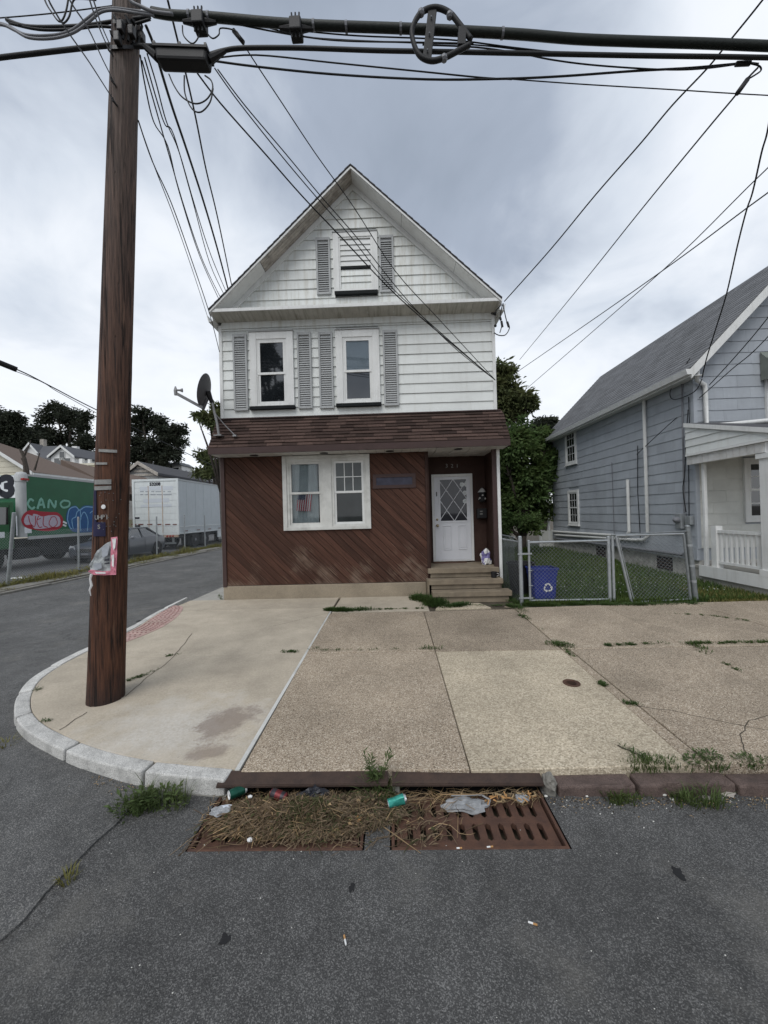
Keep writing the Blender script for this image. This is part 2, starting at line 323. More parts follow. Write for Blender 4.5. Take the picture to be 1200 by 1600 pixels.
pm('lamp_red', (.30, .015, .012), .3, .1, 5, bdist=0); pm('tape_red', (.17, .07, .055), .5, .2, 6, bdist=0); pm('kerb_far', (.19, .18, .16), .9, .3, 7, 40, .006, dirt=.6, dirtc=(.09, .09, .07)); pm('clover_white', (.40, .42, .38), .8, .1, 9, bdist=0); pm('lamp_clear', (.5, .52, .54), .15, .1, 5, bdist=0); pm('ink', (.03, .03, .04), .7, .1, 5, bdist=0); pm('ink_grey', (.33, .35, .38), .7, .1, 5, bdist=0)
pm('ghost_print', (.53, .56, .60), .6, .04, 5, bdist=0); pm('g_white', (.68, .70, .72), .6, .08, 12, bdist=0); pm('g_pale', (.20, .42, .33), .6, .15, 20, bdist=0); pm('g_red', (.35, .02, .035), .6, .12, 9, bdist=0); pm('g_blue', (.022, .095, .25), .6, .12, 9, bdist=0); pm('g_sky', (.22, .42, .62), .6, .1, 9, bdist=0); pm('g_black', (.012, .014, .022), .6, .15, 9, bdist=0); pm('g_pink', (.46, .40, .47), .6, .12, 18, bdist=0)
pm('bin_blue', (.016, .030, .20), .45, .12, 8, 60, .001, dirt=.35, dirtc=(.05, .055, .14)); pm('dome_grey', (.25, .14, .125), .85, .2, 20, bdist=0); pm('tactile', (.40, .27, .24), .85, .25, 9, 60, .002, dirt=.8, dirtc=(.34, .27, .22)); pm('tag_metal', (.27, .265, .25), .45, .2, 20, metal=.3, dirt=.6, dirtc=(.15, .14, .13)); pm('ink_blue', (.014, .013, .045), .75, .3, 10, bdist=0)
pm('paper_white', (.66, .66, .65), .7, .1, 10, bdist=0); pm('pink', (.58, .20, .26), .6, .3, 40, bdist=0, dirt=.85, dirtc=(.62, .52, .53)); pm('bag_grey', (.36, .38, .38), .35, .3, 22, 30, .01, dirt=.5, dirtc=(.08, .08, .08)); pm('bag_black', (.014, .015, .02), .3, .3, 20, 30, .01); pm('plastic_film', (.30, .31, .32), .25, .35, 16, 30, .01, dirt=.6, dirtc=(.10, .09, .08))
pm('can_green', (.012, .075, .05), .3, .2, 20, metal=.5); pm('can_teal', (.04, .27, .22), .35, .15, 20, metal=.4); pm('can_dark', (.035, .03, .035), .35, .3, 20, metal=.4); pm('can_red', (.13, .02, .022), .35, .2, 20, metal=.4); pm('can_pinkprint', (.42, .20, .20), .4, .3, 40, metal=.3); pm('alu', (.52, .53, .54), .3, .1, 20, metal=.85)
pm('butt_orange', (.42, .23, .09), .8, .2, 30, bdist=0); pm('orange', (.45, .11, .04), .6, .1, 8, bdist=0); pm('void', (.006, .006, .006), .9, .1, 5, bdist=0); pm('purple_print', (.16, .14, .30), .6, .2, 8, bdist=0); pm('terracotta_mat', (.09, .05, .035), .9, .2, 20); pm('sign_blue', (.035, .035, .055), .5, .3, 10, bdist=0); pm('awning_green', (.16, .18, .16), .6, .15, 6); pm('gravel_white', (.55, .54, .5), .9, .2, 9)

# ------------------------------------------------------------------ mesh helpers
WM = {}
class MB:
    """collects shapes; build() links them as ONE mesh object"""
    def __init__(s): s.v = []; s.f = []; s.k = []
    def poly(s, pts, k=0):
        n = len(s.v); s.v += [tuple(p) for p in pts]; s.f.append(tuple(range(n, n+len(pts)))); s.k.append(k); return s
    def _faces(s, n, fs, k):
        for f in fs: s.f.append(tuple(n+i for i in f)); s.k.append(k)
    def hexa(s, p, k=0):   # 8 points: bottom ring then top ring
        n = len(s.v); s.v += [tuple(q) for q in p]
        s._faces(n, [(3, 2, 1, 0), (4, 5, 6, 7), (0, 1, 5, 4), (1, 2, 6, 5), (2, 3, 7, 6), (3, 0, 4, 7)], k); return s
    def box(s, x0, y0, z0, x1, y1, z1, k=0):
        return s.hexa([(x0, y0, z0), (x1, y0, z0), (x1, y1, z0), (x0, y1, z0), (x0, y0, z1), (x1, y0, z1), (x1, y1, z1), (x0, y1, z1)], k)
    def beam(s, a, b, w, h, up=(0, 0, 1), k=0):
        a, b = Vector(a), Vector(b); d = (b-a).normalized(); r = d.cross(Vector(up)); r.normalize(); u = r.cross(d)
        r = r*w/2; u = u*h/2
        return s.hexa([a-r-u, a+r-u, b+r-u, b-r-u, a-r+u, a+r+u, b+r+u, b-r+u], k)
    def prism(s, pts, off, k=0):
        off = Vector(off); n = len(s.v); m = len(pts); s.v += [tuple(p) for p in pts]+[tuple(Vector(p)+off) for p in pts]
        s._faces(n, [tuple(range(m-1, -1, -1)), tuple(range(m, 2*m))]+[(i, (i+1) % m, m+(i+1) % m, m+i) for i in range(m)], k); return s
    def tube(s, path, r, n=6, k=0, cap=True):
        path = [Vector(p) for p in path]; m = len(path); base = len(s.v)
        rs = r if isinstance(r, (list, tuple)) else [r]*m
        t0 = (path[1]-path[0]).normalized(); up = Vector((0, 0, 1)) if abs(t0.z) < .9 else Vector((1, 0, 0)); u = t0.cross(up).normalized()
        for i, p in enumerate(path):
            t = ((path[min(i+1, m-1)]-path[max(i-1, 0)])).normalized()
            u = (u-t*u.dot(t)); u = u.normalized() if u.length > 1e-6 else t.orthogonal().normalized(); w = t.cross(u)
            for j in range(n):
                a = 2*math.pi*j/n; s.v.append(tuple(p+(u*math.cos(a)+w*math.sin(a))*rs[i]))
        for i in range(m-1):
            for j in range(n):
                s.f.append((base+i*n+j, base+i*n+(j+1) % n, base+(i+1)*n+(j+1) % n, base+(i+1)*n+j)); s.k.append(k)
        if cap:
            s.f.append(tuple(base+j for j in range(n-1, -1, -1))); s.k.append(k); s.f.append(tuple(base+(m-1)*n+j for j in range(n))); s.k.append(k)
        return s
    def lathe(s, prof, c=(0, 0, 0), n=16, mat=None, k=0, ks=None):
        mat = mat or Matrix.Identity(4); base = len(s.v); c = Vector(c)
        for r, z in prof:
            for j in range(n):
                a = 2*math.pi*j/n; s.v.append(tuple(c+(mat @ Vector((r*math.cos(a), r*math.sin(a), z)))))
        for i in range(len(prof)-1):
            for j in range(n):
                s.f.append((base+i*n+j, base+i*n+(j+1) % n, base+(i+1)*n+(j+1) % n, base+(i+1)*n+j)); s.k.append(ks[i] if ks else k)
        s.f.append(tuple(base+j for j in range(n-1, -1, -1))); s.k.append(ks[0] if ks else k)
        e = base+(len(prof)-1)*n; s.f.append(tuple(e+j for j in range(n))); s.k.append(ks[-1] if ks else k); return s
    def ball(s, c, r, n=8, m=5, k=0, sq=(1, 1, 1)):
        pr = [(max(.001, math.sin(math.pi*i/m)), -math.cos(math.pi*i/m)) for i in range(m+1)]
        mt = Matrix.Diagonal((r*sq[0], r*sq[1], r*sq[2], 1)); return s.lathe(pr, c, n, mt, k)
    def mesh(s, name, mats):
        me = bpy.data.meshes.new(name); me.from_pydata(s.v, [], s.f)
        for m in (mats if isinstance(mats, (list, tuple)) else [mats]): me.materials.append(MATS[m])
        if any(s.k): me.polygons.foreach_set('material_index', s.k)
        me.update(); return me
    def build(s, name, mats, parent=None, smooth=False, bevel=0, seg=2):
        return put(name, s.mesh(name, mats), parent, Matrix.Identity(4), smooth, bevel, seg)
def put(name, me, parent=None, wm=None, smooth=False, bevel=0, seg=2):
    """link an object made of mesh me at world matrix wm, as a child of parent"""
    o = bpy.data.objects.new(name, me); COL.objects.link(o); wm = wm or Matrix.Identity(4); WM[o] = wm; o.matrix_basis = wm
    if parent is not None: o.parent = parent; o.matrix_parent_inverse = WM[parent].inverted()
    if smooth:
        me.polygons.foreach_set('use_smooth', [True]*len(me.polygons))
        if smooth != 1: me.set_sharp_from_angle(angle=math.radians(smooth))
    if bevel:
        b = o.modifiers.new('bevel', 'BEVEL'); b.width = bevel; b.segments = seg; b.limit_method = 'ANGLE'
    return o
def tag(o, label=None, cat=None, group=None, kind=None):
    for k, v in (('label', label), ('category', cat), ('group', group), ('kind', kind)):
        if v: o[k] = v
    return o
def thing(name, label, cat, loc=(0, 0, 0), group=None):
    o = bpy.data.objects.new(name, None); o.empty_display_size = .2; COL.objects.link(o); WM[o] = Matrix.Translation(loc); o.matrix_basis = WM[o]
    return tag(o, label, cat, group)
T = Matrix.Translation
def RT(axis, deg): return Matrix.Rotation(math.radians(deg), 4, axis)
def BX(name, x0, y0, z0, x1, y1, z1, mat, parent=None, bevel=0): return MB().box(x0, y0, z0, x1, y1, z1).build(name, mat, parent, bevel=bevel)
def text(name, s, size, mat, parent, wm, offset=0.0, ext=.0015, align='CENTER', shear=0, space=1.0):
    """flat lettering: text turned into a mesh, lying in its own XY plane"""
    cu = bpy.data.curves.new('lettering', 'FONT'); cu.body = s; cu.size = size; cu.offset = offset; cu.extrude = ext; cu.align_x = align; cu.align_y = 'CENTER'; cu.shear = shear; cu.space_character = space; cu.resolution_u = 3
    t = bpy.data.objects.new('lettering', cu); COL.objects.link(t); dg = bpy.context.evaluated_depsgraph_get()
    me = bpy.data.meshes.new_from_object(t.evaluated_get(dg)); bpy.data.objects.remove(t); bpy.data.curves.remove(cu)
    me.materials.clear(); me.materials.append(MATS[mat]); return put(name, me, parent, wm)
FRONT = Matrix(((1, 0, 0, 0), (0, 0, -1, 0), (0, 1, 0, 0), (0, 0, 0, 1)))    # text plane -> XZ, facing -Y
SIDEX = Matrix(((0, 0, 1, 0), (1, 0, 0, 0), (0, 1, 0, 0), (0, 0, 0, 1)))     # text plane -> YZ, facing +X
def clip(poly, a, b, c):   # keep a*x+b*z<=c
    o = []
    for i in range(len(poly)):
        p, q = poly[i], poly[(i+1) % len(poly)]; dp, dq = a*p[0]+b*p[1]-c, a*q[0]+b*q[1]-c
        if dp <= 0: o.append(p)
        if dp*dq < 0: t = dp/(dp-dq); o.append((p[0]+(q[0]-p[0])*t, p[1]+(q[1]-p[1])*t))
    return o
def clip_rect(poly, x0, z0, x1, z1):
    for a, b, c in ((-1, 0, -x0), (1, 0, x1), (0, -1, -z0), (0, 1, z1)):
        poly = clip(poly, a, b, c)
        if len(poly) < 3: return []
    return poly
def chain_link(mb, p0, p1, q0, q1, pitch, r):
    """woven wire between bottom edge p0-p1 and top edge q0-q1"""
    p0, p1, q0, q1 = map(Vector, (p0, p1, q0, q1)); Lh = (p1-p0).length; H = (q0-p0).length
    def P(s, t): return (p0.lerp(p1, s)).lerp(q0.lerp(q1, s), t)
    n = int((Lh+H)/pitch)
    nrm = (p1-p0).cross(q0-p0).normalized()*r
    for i in range(n+1):
        for sg in (0, 1):
            c = i*pitch-(H if sg == 0 else 0)
            if sg == 0:   # rising
                s0, t0 = c, 0.; s1, t1 = c+H, H
                if s0 < 0: t0 = -s0; s0 = 0
                if s1 > Lh: t1 = H-(s1-Lh); s1 = Lh
            else:
                s0, t0 = c, 0.; s1, t1 = c-H, H
                if s0 > Lh: t0 = s0-Lh; s0 = Lh
                if s1 < 0: t1 = H+s1; s1 = 0
            if t1-t0 < .02: continue
            a, b = P(s0/Lh, t0/H), P(s1/Lh, t1/H)
            o = nrm*(.6 if sg else -.6); mb.tube([a+o, b+o], r, 3, cap=False)
def leaf(mb, c, d, n, l, w):
    """pointed two-triangle leaf folded on its midrib"""
    d = d.normalized(); s = d.cross(n); s = s.normalized() if s.length > 1e-4 else d.orthogonal().normalized()
    k = len(mb.v); up = s.cross(d)*w*.25; m = c+d*l*.45
    mb.v += [tuple(c), tuple(m+s*w/2+up), tuple(c+d*l), tuple(m-s*w/2+up)]; mb.f.append((k, k+1, k+2, k+3)); mb.k.append(0)
def rvec():
    while True:
        v = Vector((U(-1, 1), U(-1, 1), U(-1, 1)))
        if .05 < v.length < 1: return v.normalized()
def blade(mb, x, y, z, h, w, lean, az, k=0):
    dx, dy = math.cos(az), math.sin(az); n = len(mb.v); px, py = -dy*w/2, dx*w/2
    mb.v += [(x-px, y-py, z), (x+px, y+py, z), (x+dx*lean*.35+px*.7, y+dy*lean*.35+py*.7, z+h*.6), (x+dx*lean*.35-px*.7, y+dy*lean*.35-py*.7, z+h*.6), (x+dx*lean, y+dy*lean, z+h*(1-.25*min(1, lean/h)))]
    mb.f += [(n, n+1, n+2, n+3), (n+3, n+2, n+4)]; mb.k += [k, k]
def tuft(mb, x, y, z, r, n, h, k=0, wid=.006):
    for _ in range(n):
        a = U(0, 6.28); q = r*math.sqrt(R()); hh = h*U(.45, 1.1); blade(mb, x+q*math.cos(a), y+q*math.sin(a), z-.004, hh, wid*U(.7, 1.4), hh*U(.15, .95), a+U(-.7, .7), k)
def broadleaf(mb, x, y, z, r, n, h, ls, k=0):
    for _ in range(n):
        a = U(0, 6.28); q = r*math.sqrt(R()); c = Vector((x+q*math.cos(a), y+q*math.sin(a), z+h*R()*(1-.5*q/max(r, .001))))
        d = Vector((math.cos(a), math.sin(a), U(-.1, .9))); leaf(mb, c, d, Vector((U(-.4, .4), U(-.4, .4), 1)), ls*U(.6, 1.3), ls*U(.25, .5))

# ------------------------------------------------------------------ ground, streets, kerb
def sheet(name, xs, ys, zf, mat, hole=None):
    mb = MB(); idx = {}
    for j, y in enumerate(ys):
        for i, x in enumerate(xs): idx[i, j] = len(mb.v); mb.v.append((x, y, zf(x, y)))
    for j in range(len(ys)-1):
        for i in range(len(xs)-1):
            cx, cy = (xs[i]+xs[i+1])/2, (ys[j]+ys[j+1])/2
            if hole and hole(cx, cy): continue
            mb.f.append((idx[i, j], idx[i+1, j], idx[i+1, j+1], idx[i, j+1])); mb.k.append(0)
    return tag(mb.build(name, mat), kind='structure')
BASIN = [(-1.275, -0.232), (-0.060, 0.975)]; BY0, BY1 = 2.255, 2.855
sheet('ground', [-400, -11.2, -10, -5, 0, 20, 400], [-400, -60, 2, 12, 40, 500], lambda x, y: -.12 if y < 4 else (-.02 if abs(x+7.6) < 3.7 or x > -4 else .12), 'soil')
def road_z(x, y): return 0.0
xs = sorted(set([-60, -20, -10.2, -7, -5, -3.4, -2.4, 3, 6, 12, 60] + [b for c in BASIN for b in c])); ys = [-12, -4, 0, 1, BY0, BY1, 2.95]
sheet('street', xs, ys, road_z, 'asphalt', lambda x, y: any(a < x < b for a, b in BASIN) and BY0 < y < BY1 or (x < -1.9 and False))
def resample(p, n):
    d = [0]
    for a, b in zip(p, p[1:]): d.append(d[-1]+math.dist(a, b))
    o = []
    for i in range(n+1):
        t = d[-1]*i/n; j = max(k for k in range(len(d)) if d[k] <= t+1e-9); j = min(j, len(p)-2); f = (t-d[j])/(d[j+1]-d[j]); o.append((p[j][0]+(p[j+1][0]-p[j][0])*f, p[j][1]+(p[j+1][1]-p[j][1])*f))
    return o
# older paving that runs out of the side street over the mouth of the corner, its broken edge proud of the newer street
e1 = [gnd(u, v) for u, v in ((-260, 1640), (-120, 1560), (0, 1478), (40, 1445), (75, 1400), (120, 1352), (150, 1318), (183, 1290), (205, 1262), (218, 1240))]
mb = MB(); edge = [(p.x*1.06, p.y*1.06) for p in e1]
poly = [(-10.25, 2.95)]+[(-10.25, -.2)]+[(x+U(-.012, .012), y+U(-.012, .012)) for x, y in edge]+[(-1.75, 2.79), (-1.9, 2.95)]
EDG = resample(edge, 60)
def pav_z(x, y): return .012+.045*min(1, min(math.hypot(x-p[0], y-p[1]) for p in EDG)/1.1)**.8
def side_z(x, y): return pav_z(x, y) + .055*min(1, max(0, (y-3.6)/5)) - .005*((x+7.4)/3)**2*.4
sheet('side_street', [-10.25, -9, -8, -7, -6, -5, -4, -3.4, -3, -2.6, -2.2, -1.9, -1.4], [2.95, 4, 5, 6, 7, 8, 9, 12, 16, 20, 30, 60], side_z, 'asphalt_old')
bm = bmesh.new(); f_ = bm.faces.new([bm.verts.new((x, y, 0)) for x, y in poly]); bmesh.ops.triangulate(bm, faces=[f_])
for _ in range(5): bmesh.ops.subdivide_edges(bm, edges=[e for e in bm.edges if e.calc_length() > .35], cuts=1); bmesh.ops.triangulate(bm, faces=bm.faces[:])
for v in bm.verts:
    v.co.z = pav_z(v.co.x, v.co.y)
rim = [e for e in bm.edges if len(e.link_faces) == 1]; r_ = bmesh.ops.extrude_edge_only(bm, edges=rim)
for v in r_['geom']:
    if isinstance(v, bmesh.types.BMVert): v.co.z = -.05
me = bpy.data.meshes.new('old_paving'); bm.to_mesh(me); bm.free(); me.materials.append(MATS['asphalt_old']); tag(put('old_paving', me), kind='structure')

WALK = tag(sheet('sidewalk', [-1.25, 1.2, 4, 8, 16], [2.80, 5, 7, 8.08], lambda x, y: walk_z(y)-.035, 'soil'), kind='structure')
kin = [gnd(u, v) for u, v in ((290, 934), (240, 958), (200, 982), (160, 1001), (100, 1029), (62, 1050), (37, 1068), (22, 1093), (20, 1120), (38, 1143), (80, 1166), (130, 1186), (210, 1206), (300, 1216), (352, 1220))]
outer = [(p.x, p.y) for p in kin]
outer = resample(outer, 80)
for _ in range(4): outer = [outer[0]]+[((a[0]+2*b[0]+c[0])/4, (a[1]+2*b[1]+c[1])/4) for a, b, c in zip(outer, outer[1:], outer[2:])]+[outer[-1]]
def offs(p, w):
    o = []
    for i in range(len(p)):
        a, b = p[max(0, i-1)], p[min(len(p)-1, i+1)]; dx, dy = b[0]-a[0], b[1]-a[1]; l = math.hypot(dx, dy); ww = w(i) if callable(w) else w; o.append((p[i][0]-dy/l*ww, p[i][1]+dx/l*ww))
    return o
kw = lambda i: .05+.072*min(1, i/22)
inner = offs(outer, kw)
KERB = tag(MB().prism([(x, y, -.05) for x, y in outer]+[(x, y, -.05) for x, y in reversed(inner)], (0, 0, .06)).build('kerb', 'cement'), kind='structure')
cuts = [0, 9, 20, 31, 38, 46, 53, 64, 73, 80]
for a, b in zip(cuts, cuts[1:]):
    lift = U(-.006, .008); mb = MB(); g = .12
    seg = [(outer[i], inner[i]) for i in range(a, b+1)]
    def lp(p, q, t): return (p[0]+(q[0]-p[0])*t, p[1]+(q[1]-p[1])*t)
    seg[0] = tuple(lp(seg[0][j], seg[1][j], g) for j in (0, 1)); seg[-1] = tuple(lp(seg[-1][j], seg[-2][j], g) for j in (0, 1))
    for i in range(len(seg)-1):
        (o0, i0), (o1, i1) = seg[i], seg[i+1]
        def zz(p): return walk_z(p[1])+.006+lift+U(-.002, .002)
        k = len(mb.v)
        if i == 0: mb.v += [(o0[0], o0[1], -.03), (i0[0], i0[1], -.03), (i0[0], i0[1], zz(i0)), (o0[0]*.997, o0[1]+.004, zz(o0))]; mb.f.append((0, 1, 2, 3)); mb.k.append(0); k = 4
        mb.v += [(o1[0], o1[1], -.03), (i1[0], i1[1], -.03), (i1[0], i1[1], zz(i1)), (o1[0], o1[1]+.004, zz(o1))]
        p = k-4
        mb.f += [(p+3, p+2, k+2, k+3), (p, p+3, k+3, k), (p+1, k+1, k+2, p+2)]; mb.k += [0]*3
    mb.f.append((k+3, k+2, k+1, k)); mb.k.append(0)
    mb.build('kerb_stone', 'granite', KERB, bevel=.012)
# brown stone kerb right of the drain
xb = [1.075, 1.62, 2.28, 3.2, 4.1, 5.2, 6.4, 8, 10, 13]
for a, b in zip(xb, xb[1:]):
    w = U(-.008, .008); mb = MB(); m_ = 11; j = .010
    pts = [(a+j+(b-a-2*j)*i/m_) for i in range(m_+1)]
    mb.prism([(x, 2.655+w+U(-.008, .008), -.03) for x in pts]+[(b-j, 2.783, -.03), (a+j, 2.783, -.03)], (0, 0, .084+U(-.010, .006)+.03)); mb.v = [(x, y+U(-.006, .006), z+(U(-.011, .004) if z > 0 else 0)) for x, y, z in mb.v]; mb.build('kerb_stone', 'brownstone', KERB, bevel=.014)
MB().prism([(1.005, 2.68, -.03), (1.065, 2.66, -.03), (1.07, 2.78, -.03), (1.0, 2.78, -.03)], (.01, 0, .12)).build('kerb_stone', 'kerb_far', KERB, bevel=.015)
SLABN = [0]
def slab(poly, mat, lift=0, g=.008, bevel=.006):
    c = (sum(p[0] for p in poly)/len(poly), sum(p[1] for p in poly)/len(poly))
    tx, ty = U(-.002, .002), U(-.002, .002)
    def sh(p):
        dx, dy = p[0]-c[0], p[1]-c[1]; l = math.hypot(dx, dy); return (p[0]-dx/l*g, p[1]-dy/l*g)
    q = [sh(p) for p in poly]; top = [(x, y, walk_z(y)+lift+tx*(x-c[0])+ty*(y-c[1])) for x, y in q]
    mb = MB(); n = len(q); mb.v = [(x, y, z-.12) for x, y, z in top]+top
    mb.f = [tuple(range(n-1, -1, -1)), tuple(range(n, 2*n))]+[(i, (i+1) % n, n+(i+1) % n, n+i) for i in range(n)]; mb.k = [0]*len(mb.f)
    return mb.build('paving_slab', mat, WALK, bevel=bevel, seg=1)
S0, S1, S2, S3, S4, S5 = -1.16, .505, 2.125, 3.70, 5.30, 6.9
yk = 2.79
slab([(S0, yk-.02), (S1, yk-.03), (S1, 5.0), (S0-.02, 5.0)], 'slab_tan', .002)
slab([(S1, yk-.03), (S2-.03, yk), (S2, 4.98), (S1, 5.0)], 'slab_pale', -.004)
slab([(S2+.09, yk), (S3, yk), (S3, 4.98), (S2+.09, 4.98)], 'slab_tan', .004); slab([(S2-.03, yk), (S2+.09, yk), (S2+.09, 4.98), (S2, 4.98)], 'slab_tan', -.006)
slab([(S3, yk), (S4, yk), (S4, 4.98), (S3, 4.98)], 'slab_tan', -.006)
slab([(S4, yk), (S5, yk), (S5, 5.0), (S4, 5.0)], 'slab_tan'); slab([(S5, yk), (8.6, yk), (8.6, 5.0), (S5, 5.0)], 'slab_tan'); slab([(8.6, yk), (12.5, yk), (12.5, 5.0), (8.6, 5.0)], 'slab_tan')
slab([(S0-.02, 5.0), (S1, 5.0), (S1, 6.86), (S0-.02, 6.86)], 'slab_tan', .003); slab([(S1, 5.0), (S2, 4.98), (S2, 6.9), (S1, 6.86)], 'slab_tan', -.003)
slab([(S2, 4.98), (S3, 4.98), (S3, 7.0), (S2, 6.95)], 'slab_tan', .005); slab([(S3, 4.98), (S4+.1, 5.0), (S4, 7.05), (S3, 7.0)], 'slab_tan'); slab([(S4+.1, 5.0), (S5, 5.0), (S5, 7.1), (S4, 7.05)], 'slab_tan', .004)
slab([(S5, 5.0), (9, 5.0), (9, 7.1), (S5, 7.1)], 'slab_tan'); slab([(9, 5.0), (12.5, 5.0), (12.5, 7.1), (9, 7.1)], 'slab_tan')
slab([(S0, 6.93), (.62, 6.93), (.62, 8.06), (S0+.02, 8.06)], 'slab_grey', -.006); slab([(.72, 7.0), (1.75, 7.02), (1.62, 7.38), (.85, 7.4)], 'slab_pale', -.004); slab([(2.0, 7.15), (3.2, 7.12), (3.0, 6.99), (2.15, 6.97)], 'slab_tan', -.02)
# corner slabs follow the kerb
def kx(lo, hi): return [p for p in inner if lo <= p[1] <= hi]
front = [p for p in inner[36:] if p[1] < 5.0]
slab([(S0-.03, 5.0)]+[(front[0][0], 5.0)]+front+[(S0-.03, front[-1][1])], 'slab_grey', 0, .007)
back = [p for p in inner[:40] if 5.0 <= p[1] < 7.22]
slab([(S0-.03, 5.0), (S0-.03, 7.2), (back[0][0], 7.2)]+back+[(back[-1][0], 5.0)], 'slab_grey', .002, .007)
slab([(S0-.02, 7.22), (S0-.01, 8.06), (-4.35, 8.06), (-4.42, 7.22)], 'slab_grey', -.002)
slab([(-4.4, 8.08), (-3.68, 8.08), (-3.68, 11.5), (-4.4, 11.5)], 'cement', -.03); slab([(-4.4, 11.5), (-3.68, 11.5), (-3.68, 18), (-4.4, 18)], 'cement', -.03)
MB().prism([(S0-.045, yk, walk_z(yk)-.02), (S0-.012, yk, walk_z(yk)-.02), (S0-.005, 7.0, walk_z(7)-.02), (S0-.03, 7.0, walk_z(7)-.02)], (0, 0, .024)).build('expansion_strip', 'trim_worn', WALK)
# red tactile strip behind the kerb ramp
tp = [gnd(u, v) for u, v in ((100, 1031), (140, 1008), (198, 982), (241, 967), (281, 965), (246, 985), (198, 1010), (138, 1028))]
for q, (a, b) in enumerate(((0, .5), (.5, 1))):
    pass
P = [Vector((p.x, p.y, 0)) for p in tp]; c0 = Vector((-3.55, 6.3, 0))
inn = [p for p in inner[7:34]]
w = .42
rows = offs([(p[0]+.02, p[1]) for p in inn], lambda i: .02+w*max(0, math.sin(math.pi*(i/(len(inn)-1))**.85))**.5)
for h in range(2):
    a, b = (0, len(inn)//2) if h == 0 else (len(inn)//2, len(inn)-1)
    poly = [(inn[i][0]+.03, inn[i][1]) for i in range(a, b+1)]+[rows[i] for i in range(b, a-1, -1)]
    tp_ = MB(); n = len(poly); tp_.v = [(x, y, walk_z(y)-.05) for x, y in poly]+[(x, y, walk_z(y)+.007) for x, y in poly]
    tp_.f = [tuple(range(n, 2*n))]+[(i, (i+1) % n, n+(i+1) % n, n+i) for i in range(n)]; tp_.k = [0]*len(tp_.f)
    tile = tp_.build('tactile_tile', 'tactile', WALK)
    dm = MB()
    for i in range(a, b):
        p, q, r_ = Vector(inn[i]), Vector(rows[i]), Vector(inn[i+1]); m_ = max(1, int((q-p).length/.065)); kk = max(1, round((r_-p).length/.065))
        for f in range(kk):
            for j in range(1, m_):
                s_ = Vector(rows[i]).lerp(Vector(rows[i+1]), f/kk); p2 = p.lerp(r_, f/kk); x, y = p2.lerp(s_, j/m_)
                dm.lathe([(.017, 0), (.011, .009)], (x, y, walk_z(y)+.007), 6)
    tag(dm.build('dome', 'dome_grey', tile), kind='stuff')
# hairline joints and cracks: thin open grooves
def crack(pts, w, name='crack'):
    mb = MB()
    for a, b in zip(pts, pts[1:]):
        d = Vector((b[0]-a[0], b[1]-a[1], 0)); n = Vector((-d.y, d.x, 0)).normalized()*w/2
        mb.poly([(a[0]-n.x, a[1]-n.y, walk_z(a[1])+.0045), (b[0]-n.x, b[1]-n.y, walk_z(b[1])+.0045), (b[0]+n.x, b[1]+n.y, walk_z(b[1])+.0045), (a[0]+n.x, a[1]+n.y, walk_z(a[1])+.0045)])
    return mb
def jit(px, n=5, a=.01):
    o = []; pts = [gnd(u, v) for u, v in px]
    for p, q in zip(pts, pts[1:]):
        for i in range(n): c = p.lerp(q, i/n); o.append((c.x+U(-a, a), c.y+U(-a, a)))
    return o+[(pts[-1].x, pts[-1].y)]
cr = MB()
for px, w_ in ((((93, 1141), (136, 1113)), .008), (((198, 1088), (230, 1058), (262, 1036), (283, 1012), (300, 990)), .007), (((995, 1103), (1060, 1113), (1150, 1133), (1200, 1142)), .008), (((1200, 1118), (1172, 1127), (1158, 1145), (1162, 1170), (1178, 1190)), .008), (((965, 1165), (1005, 1182), (1018, 1190)), .012), (((420, 980), (517, 957)), .005)):
    c_ = crack(jit(px), w_); n = len(cr.v); cr.v += c_.v; cr.f += [tuple(i+n for i in f) for f in c_.f]; cr.k += c_.k
cr.build('crack', 'soil', WALK)

# ------------------------------------------------------------------ the corner house
FY = 8.1; HX0, HX1 = -3.60, 2.24; HB = 17.0; AX, AZ, EZ = -0.665, 9.01, 6.185; OY = 7.735
H = thing('house', 'white sided gabled house with brown plank ground floor and shingled mansard on the corner', 'house', (-.68, FY, .24))
SLOPE = (AZ-EZ)/(AX-(-3.63))
# cores behind the cladding
core = MB()
core.box(HX0+.03, FY+.03, 3.9, HX1-.03, HB, 6.1)
core.prism([(HX0+.03, FY+.03, 6.1), (HX1-.03, FY+.03, 6.1), (AX, FY+.03, 6.1+SLOPE*(AX-HX0)-.1)], (0, HB-FY-.03, 0))
core.build('wall', 'siding_white', H)
g = MB(); g.box(HX0+.03, FY+.24, .2, .745, HB, 3.9); g.box(.745, 9.0, .2, HX1-.03, HB, 3.9); g.box(HX0+.03, FY+.03, 3.31, HX1-.03, 9.0, 3.9); g.build('wall', 'brown_paint', H)
